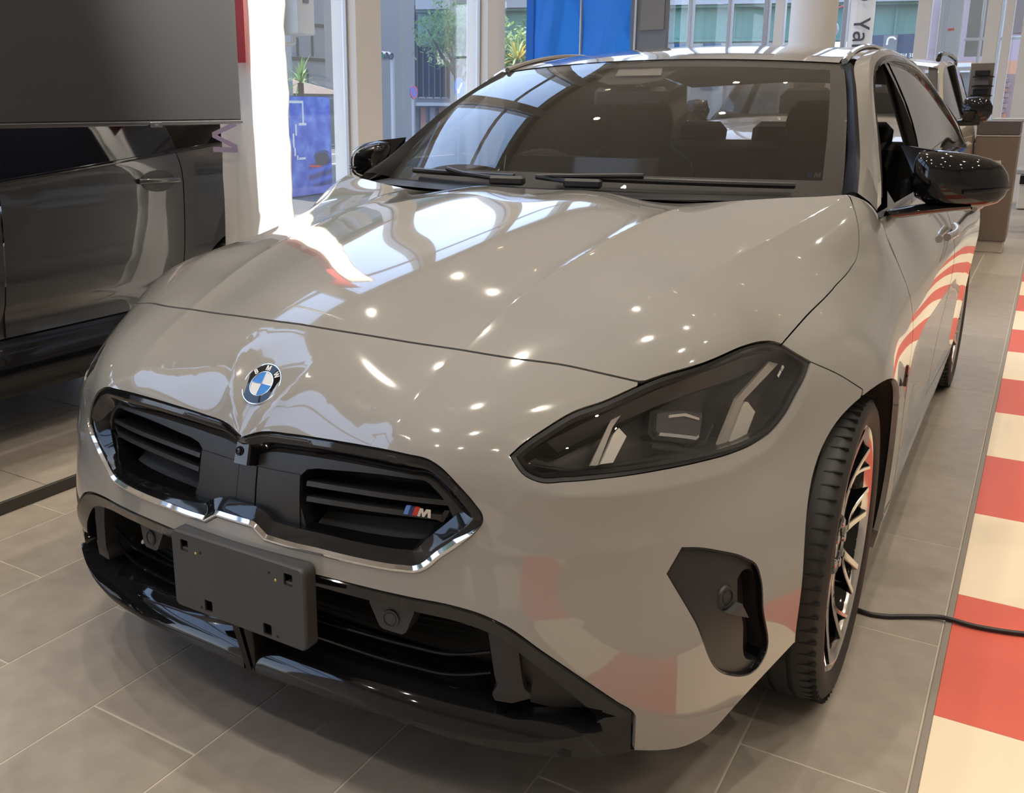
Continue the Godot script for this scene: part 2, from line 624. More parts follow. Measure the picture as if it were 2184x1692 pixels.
func skin(q: Vector2, out := 0.0) -> Vector3:
	if out == 0.0:
		return HUB + toward(q) * reach(q)
	return HUB + toward(q) * reach(q) + skin_normal(q) * out

func skin_normal(q: Vector2) -> Vector3:
	var h := 0.0012
	var a := skin(q + Vector2(h, 0)) - skin(q - Vector2(h, 0))
	var b := skin(q + Vector2(0, h)) - skin(q - Vector2(0, h))
	return a.cross(b).normalized()

# x of the skin at a height and length along the side
func side_x(y: float, z: float) -> float:
	var a := 0.5
	var b := 1.05
	for k in 22:
		var m := (a + b) * 0.5
		var p := Vector3(m, y, z)
		if (p - HUB).length() < reach(dom(p)):
			a = m
		else:
			b = m
	return a

# A panel of the skin: polygons in (u, v) with holes cut out, raised by `out`, with edges turned in by `lip`.
func panel(outer: Array, holes: Array, step := 0.01, lip := 0.012, out := 0.0, bend := 0) -> MB:
	var S := 100.0
	var mb := MB.new()
	mb.own_normals = true
	var cache := {}
	var polys := []
	for p in outer:
		var q := PackedVector2Array()
		for t in p:
			q.push_back(t * S)
		polys.push_back(q)
	var cuts := []
	for p in holes:
		var q := PackedVector2Array()
		for t in p:
			q.push_back(t * S)
		cuts.push_back(q)
	var outline := polys.duplicate()
	for h in cuts:
		var next := []
		for p in polys:
			for r in Geometry2D.clip_polygons(p, h):
				if Geometry2D.is_polygon_clockwise(r):
					continue
				next.push_back(r)
		polys = next
	var lo := Vector2(1e9, 1e9)
	var hi := -lo
	for p in polys:
		for t in p:
			lo = lo.min(t)
			hi = hi.max(t)
	var cs := step * S
	var i0 := int(floor(lo.x / cs)) - 1
	var j0 := int(floor(lo.y / cs)) - 1
	var i1 := int(ceil(hi.x / cs)) + 1
	var j1 := int(ceil(hi.y / cs)) + 1
	var edge := {}
	for ring in polys + cuts:
		for k in ring.size():
			var a: Vector2 = ring[k] / cs
			var b: Vector2 = ring[(k + 1) % ring.size()] / cs
			var m := int(ceil(a.distance_to(b) * 4.0)) + 1
			for t in m + 1:
				var c := a.lerp(b, float(t) / m)
				for e in [Vector2(0, 0), Vector2(0.02, 0.02), Vector2(-0.02, -0.02), Vector2(0.02, -0.02), Vector2(-0.02, 0.02)]:
					edge[Vector2i((c + e).floor())] = true
	for j in range(j0, j1):
		for i in range(i0, i1):
			var a := Vector2(i, j) * cs
			var cell := PackedVector2Array([a, a + Vector2(cs, 0), a + Vector2(cs, cs), a + Vector2(0, cs)])
			if edge.has(Vector2i(i, j)):
				for p in polys:
					for piece in Geometry2D.intersect_polygons(cell, p):
						var pieces := [piece]
						for h in cuts:
							var next := []
							for r in pieces:
								next.append_array(Geometry2D.clip_polygons(r, h))
							pieces = next
						for r in pieces:
							var t := Geometry2D.triangulate_polygon(r)
							for k in range(0, t.size(), 3):
								skin_tri(mb, cache, r[t[k]] / S, r[t[k + 1]] / S, r[t[k + 2]] / S, out, bend)
			else:
				var mid := a + Vector2(cs, cs) * 0.5
				var inside := false
				for p in polys:
					if Geometry2D.is_point_in_polygon(mid, p) or Geometry2D.is_point_in_polygon(mid + Vector2(0.137, 0.071) * cs, p):
						inside = true
				for h in cuts:
					if Geometry2D.is_point_in_polygon(mid, h) or Geometry2D.is_point_in_polygon(mid + Vector2(0.137, 0.071) * cs, h):
						inside = false
				if inside:
					skin_tri(mb, cache, cell[0] / S, cell[1] / S, cell[2] / S, out, bend)
					skin_tri(mb, cache, cell[0] / S, cell[2] / S, cell[3] / S, out, bend)
	if lip > 0.0:
		for ring in polys:
			skin_rim(mb, ring, S, out, lip, bend)
		for ring in cuts:
			var within := false
			for p in outline:
				var all_in := true
				for q in ring:
					if not Geometry2D.is_point_in_polygon(q, p):
						all_in = false
						break
				within = within or all_in
			if within:
				skin_rim(mb, ring, S, out, lip, bend)
	return mb

func skin_vertex(mb: MB, cache: Dictionary, q: Vector2, out: float, bend: int) -> int:
	var key := Vector2i((q * 50000.0).round())
	if cache.has(key):
		return cache[key]
	var nr := Vector3.ZERO
	var p := Vector3.ZERO
	if bend != 0:
		var h := 0.0012
		p = bent(bend, q)
		var a: Vector3 = bent(bend, q + Vector2(h, 0)) - bent(bend, q - Vector2(h, 0))
		var b: Vector3 = bent(bend, q + Vector2(0, h)) - bent(bend, q - Vector2(0, h))
		nr = a.cross(b).normalized()
	else:
		nr = skin_normal(q)
		p = skin(q) + nr * out
	mb.v.push_back(p)
	mb.n.push_back(nr)
	cache[key] = mb.v.size() - 1
	return mb.v.size() - 1

func skin_tri(mb: MB, cache: Dictionary, a: Vector2, b: Vector2, c: Vector2, out: float, bend: int) -> void:
	var ar := (b - a).cross(c - a)
	if abs(ar) < 1e-10:
		return
	var i := skin_vertex(mb, cache, a, out, bend)
	var j := skin_vertex(mb, cache, b, out, bend)
	var k := skin_vertex(mb, cache, c, out, bend)
	if ar > 0.0:
		mb.idx.append_array(PackedInt32Array([i, k, j]))
	else:
		mb.idx.append_array(PackedInt32Array([i, j, k]))

# rolled edge along a ring
func skin_rim(mb: MB, ring: PackedVector2Array, S: float, out: float, lip: float, bend: int) -> void:
	var n := ring.size()
	var ps := PackedVector3Array()
	var ns := PackedVector3Array()
	for k in n:
		var q := ring[k] / S
		if bend != 0:
			var h := 0.0012
			var a: Vector3 = bent(bend, q + Vector2(h, 0)) - bent(bend, q - Vector2(h, 0))
			var b: Vector3 = bent(bend, q + Vector2(0, h)) - bent(bend, q - Vector2(0, h))
			ns.push_back(a.cross(b).normalized())
			ps.push_back(bent(bend, q))
		else:
			ns.push_back(skin_normal(q))
			ps.push_back(skin(q) + ns[-1] * out)
	for k in n:
		var l := (k + 1) % n
		if ring[k].x < 0.02 and ring[l].x < 0.02 and bend == 0:
			continue
		var side := (ps[l] - ps[k]).cross(ns[k]).normalized()
		var a := mb.v.size()
		mb.v.append_array(PackedVector3Array([ps[k], ps[l], ps[l] - ns[l] * lip, ps[k] - ns[k] * lip]))
		mb.n.append_array(PackedVector3Array([side, side, side, side]))
		mb.idx.append_array(PackedInt32Array([a, a + 1, a + 2, a, a + 2, a + 3]))

# ---------------------------------------------------------------- the grey car
const WB := 2.69
const AXLE_Y := 0.323

func rev(p: PackedVector2Array) -> PackedVector2Array:
	var q := p.duplicate()
	q.reverse()
	return q

# the wheel opening as seen on the skin, from angle a0 to a1 about the axle
func arch(a0: float, a1: float, r: float, n := 24) -> PackedVector2Array:
	var out := PackedVector2Array()
	for k in n + 1:
		var a := lerpf(a0, a1, float(k) / n)
		var y := AXLE_Y + r * sin(a)
		var z := r * cos(a)
		out.push_back(dom(Vector3(side_x(y, z), y, z)))
	return out

func uv_line(pts: Array) -> PackedVector2Array:
	var out := PackedVector2Array()
	for p in v3(pts):
		out.push_back(dom(p))
	return out

func both(mb: MB) -> MB:
	mb.add(mb.mirrored())
	return mb

func build_hero_car() -> void:
	var car := thing("hatchback_car", "light grey hatchback with black mirrors parked nose towards the camera", "car")
	var headlamp := smooth2(v2(LINE_HEADLAMP), 0.006, true)
	var shut := smooth2(v2(LINE_SHUT))
	var hood_side := smooth2(v2(LINE_HOOD_SIDE))
	var kidney := smooth2(v2(LINE_KIDNEY))
	var lower := smooth2(v2(LINE_LOWER))
	var bottom := smooth2(v2(LINE_BOTTOM))
	var vent := smooth2(v2(LINE_VENT), 0.006, true)
	var seam := smooth2(v2(LINE_SEAM))
	# hood
	var lamp_top := v2(LINE_LAMP_TOP)
	var rear := uv_line([0.733, 1.02, -0.405, 0.70, 1.018, -0.37, 0.6, 1.016, -0.315, 0.4, 1.014, -0.262, 0.2, 1.013, -0.236, 0.0, 1.012, -0.23])
	var hood_poly := PackedVector2Array()
	hood_poly.append_array(shut)
	hood_poly.append_array(smooth2(lamp_top))
	hood_poly.append_array(hood_side)
	hood_poly.append_array(smooth2(rear))
	hood_poly = trim(hood_poly, 0.0017)
	put("hood", both(panel([hood_poly], [], 0.008)).done(), M.paint, car)
	# bumper
	var opening := arch(deg_to_rad(76), deg_to_rad(-7.5), 0.362)
	var bp := PackedVector2Array()
	bp.append_array(shut)
	bp.append_array(rev(lower_of(headlamp)))
	bp.append_array(seam)
	bp.append_array(opening)
	bp.append_array(rev(bottom))
	bp.append_array(rev(lower))
	bp = trim(bp, 0.0017)
	put("front_bumper", both(panel([bp], [kidney, vent], 0.009)).done(), M.paint, car)
	var chin_a := PackedVector2Array()
	var chin_b := PackedVector2Array()
	for q in bottom:
		chin_a.push_back(q + Vector2(0.0, -0.016))
		chin_b.push_back(q + Vector2(0.0, -0.022))
	two("bumper_chin", ribbon([[bottom, 0.001], [chin_a, 0.022], [chin_b, 0.09]]), M.paint, car)
	# fender
	var fp := PackedVector2Array()
	fp.append_array(rev(seam))
	fp.append_array(smooth2(v2(LINE_LAMP_REAR)))
	fp.append_array(hood_side)
	fp.append_array(uv_line([0.735, 1.022, -0.41, 0.765, 0.99, -0.46, 0.80, 0.94, -0.50]))
	for y in [0.86, 0.78, 0.70, 0.62, 0.54, 0.46, 0.38, 0.30, 0.22]:
		fp.push_back(dom(Vector3(side_x(y, -0.50), y, -0.50)))
	fp.append_array(arch(deg_to_rad(196), deg_to_rad(77), 0.362))
	fp = trim(fp, 0.0017)
	for s in 2:
		var mb := panel([fp], [], 0.014)
		put("front_fender", (mb if s == 0 else mb.mirrored()).done(), M.paint, car)

	build_front(car, headlamp, kidney, lower, vent)
	build_sides(car)
	build_roof(car)
	build_cabin(car)
	build_wheels(car)

# the polygon drawn in a little from its neighbours, keeping the centre line
func trim(p: PackedVector2Array, by: float) -> PackedVector2Array:
	var big := PackedVector2Array()
	for q in p:
		big.push_back(q * 100.0)
	var r := Geometry2D.offset_polygon(big, -by * 100.0, Geometry2D.JOIN_MITER)
	var best := PackedVector2Array()
	for t in r:
		if t.size() > best.size():
			best = t
	var out := PackedVector2Array()
	for t in best:
		out.push_back(Vector2(0.0 if t.x < by * 100.0 + 0.02 else t.x, t.y) / 100.0)
	return out

# the run of the headlamp outline that the bumper borders: from its rear corner round the bottom to the hood corner
func lower_of(h: PackedVector2Array) -> PackedVector2Array:
	var i_tip := 0
	var i_back := 0
	var i_hood := 0
	for k in h.size():
		if h[k].distance_to(HEADLAMP_BACK) < h[i_back].distance_to(HEADLAMP_BACK):
			i_back = k
		if h[k].distance_to(HEADLAMP_HOOD) < h[i_hood].distance_to(HEADLAMP_HOOD):
			i_hood = k
	var out := PackedVector2Array()
	for k in range(i_back, -1, -1):
		out.push_back(h[k])
	for k in range(h.size() - 1, i_hood - 1, -1):
		out.push_back(h[k])
	return out

# ---------------------------------------------------------------- front details (all follow the skin; d is depth below it)
const LINE_LOWER_IN := [0.0, -0.0545, 0.1423, -0.0555, 0.2297, -0.0585, 0.2975, -0.0610, 0.3734, -0.0650, 0.4045, -0.0716, 0.4323, -0.0836, 0.4505, -0.0983, 0.489, -0.1315, 0.5454, -0.1899, 0.5613, -0.2107]
const LINE_SLATS := [0.1123, 0.1184, 0.1318, 0.1234, 0.1318, 0.1234, 0.2866, 0.1353, 0.3141, 0.1343, 0.3288, 0.1231, 0.352, 0.0941, 0.356, 0.0837, 0.3284, 0.0424, 0.3028, 0.0245, 0.25, 0.0175, 0.1927, 0.0145, 0.1208, 0.0144, 0.1208, 0.0144, 0.1044, 0.1102, 0.1123, 0.1184]

func sk(q: Vector2, d: float) -> Vector3:
	return skin(q) - skin_normal(q) * d

func resample(p: PackedVector2Array, n: int) -> PackedVector2Array:
	var s := PackedFloat32Array([0.0])
	for k in range(1, p.size()):
		s.push_back(s[-1] + p[k].distance_to(p[k - 1]))
	var out := PackedVector2Array()
	var j := 0
	for k in n:
		var t := s[-1] * k / (n - 1)
		while j < p.size() - 2 and s[j + 1] < t:
			j += 1
		out.push_back(p[j].lerp(p[j + 1], clampf((t - s[j]) / max(s[j + 1] - s[j], 1e-9), 0.0, 1.0)))
	return out

# rows of [uv line, depth] with the same number of points, joined
func ribbon(rows: Array, mb: MB = null) -> MB:
	var m := mb if mb != null else MB.new()
	var g := []
	for r in rows:
		var line := PackedVector3Array()
		for k in r[0].size():
			var q: Vector2 = r[0][k]
			line.push_back(sk(q, r[1] if r[1] is float else r[1][k]))
		g.push_back(line)
	m.grid(g)
	return m

# for each point of an outline, its place on the outline drawn in by `by`; the outline is closed across the centre line
func inset(p: PackedVector2Array, by: float, mirror := true) -> PackedVector2Array:
	var big := PackedVector2Array()
	for q in p:
		big.push_back(q * 100.0)
	if mirror:
		for k in range(p.size() - 1, -1, -1):
			if p[k].x > 1e-4:
				big.push_back(Vector2(-p[k].x, p[k].y) * 100.0)
	var best := PackedVector2Array()
	for t in Geometry2D.offset_polygon(big, -by * 100.0, Geometry2D.JOIN_ROUND):
		if t.size() > best.size():
			best = t
	var out := PackedVector2Array()
	for q in p:
		var near := Vector2.ZERO
		var dd := 1e9
		for k in best.size():
			var c := Geometry2D.get_closest_point_to_segment(q * 100.0, best[k], best[(k + 1) % best.size()])
			var d := c.distance_squared_to(q * 100.0)
			if d < dd:
				dd = d
				near = c
		if mirror and q.x < 1e-4:
			near.x = 0.0
		out.push_back(near / 100.0)
	return out

func half(p: PackedVector2Array) -> PackedVector2Array:
	var out := PackedVector2Array()
	for q in p:
		if q.x >= -1e-6:
			out.push_back(q)
	return out

func plate_uv(poly: PackedVector2Array, d0: float, d1: float, step := 0.02) -> MB:
	return panel([poly], [], step, d1 - d0, -d0)

func two(called: String, mb: MB, m: Material, parent: Node, label := "") -> Array:
	return [put(called, mb.done(), m, parent, label), put(called, mb.mirrored().done(), m, parent, label)]

func build_front(car: Node3D, headlamp: PackedVector2Array, kidney_line: PackedVector2Array, lower: PackedVector2Array, vent: PackedVector2Array) -> void:
	# ---- kidney grille
	var g := Node3D.new()
	g.name = "kidney_grille"
	car.add_child(g)
	var K := PackedVector2Array([Vector2(0, KIDNEY_TOP)])
	for q in half(kidney_line):
		if q.distance_to(K[-1]) > 1e-5:
			K.push_back(q)
	K.push_back(Vector2(0, KIDNEY_LOW))
	var K1 := inset(K, 0.004)
	var K2 := inset(K, 0.011)
	var K3 := inset(K, 0.0165)
	var K4 := inset(K, 0.030)
	put("grille_frame", both(ribbon([[K, 0.014], [K, 0.004], [K1, 0.0015], [K2, 0.003], [K3, 0.008], [K4, funnel_depth(K4)], [K4, 0.05]])).done(30), M.gloss_black, g)
	# inner plate with the openings for the slats
	var op := smooth2(v2(LINE_SLATS), 0.006, true)
	put("inner_plate", both(panel([K4], [op], 0.02, 0.06, -0.030)).done(), M.satin_black, g)
	put("backing", both(panel([K4], [], 0.03, 0.0, -0.10)).done(), M.matte_black, g)
	# slats
	for s in [[0.111, 0.351, 0.0975, 0.0915, 0.0905], [0.113, 0.339, 0.0735, 0.0670, 0.0668]]:
		var top := PackedVector2Array()
		var bot := PackedVector2Array()
		for k in 25:
			var t := k / 24.0
			var u := lerpf(s[0], s[1], t)
			top.push_back(Vector2(u, lerpf(s[3], s[2], t) + 0.0075))
			bot.push_back(Vector2(u, lerpf(s[3], s[2], t) - 0.0005))
		var up := PackedVector2Array()
		var dn := PackedVector2Array()
		for k in 25:
			up.push_back(top[k] + Vector2(0, 0.002))
			dn.push_back(bot[k] - Vector2(0, 0.003))
		two("slat", ribbon([[up, 0.09], [top, 0.037], [top, 0.0345], [bot, 0.0335], [bot, 0.036], [dn, 0.09]]), M.satin_black, g)
	two("slat_end", ribbon([[v2([0.333, 0.071, 0.344, 0.0885]), 0.09], [v2([0.333, 0.071, 0.344, 0.0885]), 0.035], [v2([0.341, 0.069, 0.352, 0.089]), 0.035], [v2([0.341, 0.069, 0.352, 0.089]), 0.09]]), M.satin_black, g)
	var shelf_a := v2([0.122, 0.040, 0.2, 0.0415, 0.27, 0.0430, 0.315, 0.0440])
	var shelf_b := v2([0.119, 0.0150, 0.2, 0.0158, 0.26, 0.0195, 0.305, 0.0270])
	two("lower_shelf", ribbon([[resample(smooth2(shelf_a), 16), 0.085], [resample(smooth2(shelf_b), 16), 0.04]]), M.grey_plastic, g)
	# radar cover in the middle
	two("radar_cover", plate_uv(v2([0.0215, 0.0235, 0.108, 0.0172, 0.1015, 0.1075, 0.0195, 0.1050]), 0.0275, 0.034, 0.02), M.satin_black, g)
	put("centre_strip", both(panel([v2([0.0, 0.0235, 0.0195, 0.0235, 0.0175, 0.1050, 0.0, 0.1050])], [], 0.02, 0.006, -0.026)).done(), M.satin_black, g)
	put("camera_post", both(ribbon([[v2([0.0, 0.150, 0.0, 0.107]), 0.004], [v2([0.012, 0.151, 0.013, 0.107]), 0.005], [v2([0.0165, 0.148, 0.0165, 0.107]), 0.012], [v2([0.018, 0.146, 0.0175, 0.107]), 0.034]])).done(40), M.gloss_black, g)
	var cm := MB.new()
	var cp := sk(Vector2(-0.004, 0.1265), 0.0045)
	var cn := skin_normal(Vector2(-0.004, 0.1265))
	cm.lathe(v2([0.0001, 0.0035, 0.0045, 0.0030, 0.005, 0.001, 0.0075, 0.0025, 0.0085, 0.001, 0.0085, -0.002]), cp, cn, 24)
	put("camera_eye", cm.done(), M.gloss_black, g)
	# chrome along the lower edge, stepping up at the centre
	var i0 := 0
	for k in K.size():
		if K[k].distance_to(KIDNEY_OUT) < K[i0].distance_to(KIDNEY_OUT):
			i0 = k
	var rows := []
	var A := PackedVector2Array()
	var B := PackedVector2Array()
	var D := PackedVector2Array()
	for k in range(i0, K.size()):
		var w := clampf((k - i0) / 10.0, 0.12, 1.0)
		A.push_back(K[k].lerp(K1[k], 0.2))
		B.push_back(K[k].lerp(K2[k], 0.55 * w))
		D.push_back(K[k].lerp(K2[k], 1.02 * w))
	var A2 := PackedVector2Array()
	for k in A.size():
		A2.push_back(A[k].lerp(B[k], 0.5))
	put("chrome_strip", both(ribbon([[A, 0.006], [A, -0.001], [A2, -0.0035], [B, -0.004], [D, 0.001], [D, 0.012]])).done(30), M.chrome, g)
	build_badge(g)
	# ---- roundel on the nose
	build_roundel(car)
	# ---- lower intake
	var li := Node3D.new()
	li.name = "lower_grille"
	car.add_child(li)
	var Lo := resample(half(lower.slice(0, lower.size())), 60)
	var lo_cut := PackedVector2Array()
	for q in half(lower):
		if q.y > -0.1985:
			lo_cut.push_back(q)
	lo_cut[0].x = 0.0
	Lo = resample(lo_cut, 60)
	var Li := resample(smooth2(v2(LINE_LOWER_IN)), 60)
	var Lm := PackedVector2Array()
	for k in 60:
		Lm.push_back(Lo[k].lerp(Li[k], 0.12))
	put("intake_frame", both(ribbon([[Lo, 0.016], [Lo, 0.004], [Lm, 0.001], [Li, 0.016], [Li, 0.022], [Li, 0.12]])).done(30), M.gloss_black, li)
	put("backing", both(panel([v2([0.0, -0.05, 0.38, -0.06, 0.46, -0.1, 0.5625, -0.205, 0.55, -0.25, 0.0, -0.25])], [], 0.03, 0.0, -0.13)).done(), M.matte_black, li)
	# fine shutter blades behind
	for k in 9:
		var v := -0.066 - k * 0.0115
		two("shutter_blade", ribbon([[resample(v2([0.02, v, 0.2, v - 0.001, 0.37, v - 0.004]), 12), 0.095], [resample(v2([0.02, v - 0.006, 0.2, v - 0.007, 0.37, v - 0.01]), 12), 0.105]]), M.grey_plastic, li)
	for s in [-0.1290, -0.1640]:
		var a := resample(smooth2(v2([0.0, s, 0.1629, s - 0.0005, 0.2887, s - 0.003, 0.335, s - 0.005, 0.3677, s - 0.0005, 0.405, s + 0.009])), 40)
		var path := PackedVector3Array()
		for k in range(39, 0, -1):
			path.push_back(sk(a[k], 0.05) * Vector3(-1, 1, 1))
		for k in 40:
			path.push_back(sk(a[k], 0.05))
		var mb := MB.new()
		mb.tube(path, 0.0035, 8)
		put("cross_bar", mb.done(), M.gloss_black, li)
	# sensor pods
	for sx in [1.0, -1.0]:
		var pod := panel([v2([0.2205, -0.0600, 0.2934, -0.0640, 0.2920, -0.075, 0.2800, -0.1065, 0.2730, -0.1110, 0.2430, -0.1085, 0.2370, -0.1045, 0.2220, -0.074])], [], 0.02, 0.05, -0.040)
		var o := put("sensor_pod", (pod if sx > 0 else pod.mirrored()).done(), M.grey_plastic, li)
		var q := Vector2(0.2565, -0.0890)
		var c := sk(q, 0.0395)
		var nn := skin_normal(q)
		var ring := MB.new()
		ring.lathe(v2([0.0001, 0.002, 0.0095, 0.002, 0.0100, 0.0008, 0.0125, 0.0008, 0.0130, 0.003, 0.0150, 0.003, 0.0155, 0.0]), Vector3(c.x * sx, c.y, c.z), Vector3(nn.x * sx, nn.y, nn.z), 28)
		put("sensor_eye", ring.done(), M.grey_plastic, o)
	# upright guide vanes with a foot
	var pa := resample(smooth2(v2([0.404, -0.068, 0.409, -0.105, 0.4135, -0.145, 0.4160, -0.1640, 0.4090, -0.1770, 0.4130, -0.1880])), 24)
	var pb := resample(smooth2(v2([0.4480, -0.092, 0.4505, -0.120, 0.4530, -0.148, 0.4560, -0.1613, 0.4640, -0.1690, 0.4620, -0.1760])), 24)
	var pm := PackedVector2Array()
	for k in 24:
		pm.push_back(pa[k].lerp(pb[k], 0.5))
	two("guide_vane", ribbon([[pa, 0.10], [pa, 0.028], [pm, 0.018], [pb, 0.024], [pb, 0.07]]), M.satin_black, li)
	two("cheek", panel([v2([0.4480, -0.100, 0.545, -0.190, 0.5613, -0.2107, 0.548, -0.2200, 0.4615, -0.2000, 0.450, -0.16])], [], 0.02, 0.02, -0.048), M.satin_black, li)
	# ---- splitter lip: a glossy blade under the intake, open at the centre
	var u_at := [0.012, 0.06, 0.12, 0.215, 0.2946, 0.3678, 0.4507, 0.5084, 0.5575]
	var v_at := [-0.2470, -0.2430, -0.2390, -0.2345, -0.2350, -0.2400, -0.2370, -0.2250, -0.2125]
	var base := PackedVector2Array()
	for k in 9:
		base.push_back(Vector2(u_at[k], v_at[k]))
	base = resample(smooth2(base), 50)
	var lip_rows := []
	for r in [[-0.014, 0.10], [-0.006, 0.03], [0.0, 0.002], [0.004, -0.002], [0.012, 0.001], [0.026, 0.012], [0.036, 0.03], [0.050, 0.075], [0.058, 0.13]]:
		var line := PackedVector2Array()
		var dep := []
		for k in 50:
			var t := k / 49.0
			var taper := 1.0 - 0.93 * pow(t, 5.0)
			line.push_back(base[k] + Vector2(0, r[0] * taper))
			dep.push_back(r[1] if r[1] < 0.01 else lerpf(r[1], r[1] * 0.6 + 0.01, pow(t, 3.0)))
		lip_rows.push_back([line, dep])
	two("splitter_lip", ribbon(lip_rows), M.gloss_black, li)
	two("keel_fin", ribbon([[v2([0.004, -0.250, 0.004, -0.15]), 0.10], [v2([0.004, -0.250, 0.004, -0.15]), 0.004], [v2([0.009, -0.250, 0.012, -0.15]), -0.002], [v2([0.014, -0.245, 0.020, -0.15]), 0.010], [v2([0.022, -0.215, 0.040, -0.15]), 0.07]]), M.gloss_black, li)
	two("valance", panel([v2([0.5500, -0.2135, 0.5520, -0.2030, 0.5620, -0.1975, 0.6000, -0.1990, 0.5975, -0.2650, 0.54, -0.2665, 0.4843, -0.2650, 0.41, -0.2600, 0.34, -0.2520, 0.27, -0.2400, 0.3678, -0.2420, 0.4507, -0.2390, 0.5084, -0.2270])], [], 0.014, 0.05, -0.008), M.gloss_black, li)
	# ---- air curtains at the corners
	for sx in [1.0, -1.0]:
		var slot := smooth2(v2([0.7955, -0.0497, 0.8087, -0.0407, 0.8250, -0.0435, 0.8350, -0.0617, 0.8395, -0.12, 0.8400, -0.2260, 0.8138, -0.2104, 0.8013, -0.1233, 0.7925, -0.0928, 0.7955, -0.0497]), 0.006, true)
		var face := panel([vent], [slot], 0.014, 0.03, -0.010)
		var o := put("air_curtain", (face if sx > 0 else face.mirrored()).done(), M.satin_black, car)
		var ring := ribbon([[closed(vent), 0.012], [closed(vent), 0.0015], [closed(inset(vent, 0.003, false)), 0.001], [closed(inset(vent, 0.0045, false)), 0.010]])
		put("trim_ring", (ring if sx > 0 else ring.mirrored()).done(), M.gloss_black, o)
		var back := panel([slot], [], 0.02, 0.0, -0.04)
		put("slot_back", (back if sx > 0 else back.mirrored()).done(), M.matte_black, o)
		var q := Vector2(0.7686, -0.0702)
		var c := sk(q, 0.0100)
		var nn := skin_normal(q)
		var eye := MB.new()
		eye.lathe(v2([0.0001, 0.002, 0.010, 0.002, 0.0105, 0.001, 0.0135, 0.001, 0.014, 0.003, 0.018, 0.003, 0.021, 0.0]), Vector3(c.x * sx, c.y, c.z), Vector3(nn.x * sx, nn.y, nn.z), 24)
		put("sensor_eye", eye.done(), M.satin_black, o)
		var fin := plate_uv(v2([0.760, -0.0905, 0.787, -0.0850, 0.801, -0.116]), -0.004, 0.010)
		put("guide_fin", (fin if sx > 0 else fin.mirrored()).done(), M.grey_plastic, o)
	for sx in [1.0, -1.0]:
		build_headlamp(car, headlamp, sx)
	build_plate_holder(car)

# the frame falls back steeply at the top and only a little at the bottom
func funnel_depth(p: PackedVector2Array) -> Array:
	var out := []
	for q in p:
		out.push_back(lerpf(0.012, 0.030, smoothstep(0.03, 0.10, q.y)))
	return out

func closed(p: PackedVector2Array) -> PackedVector2Array:
	var q := p.duplicate()
	q.push_back(p[0])
	return q

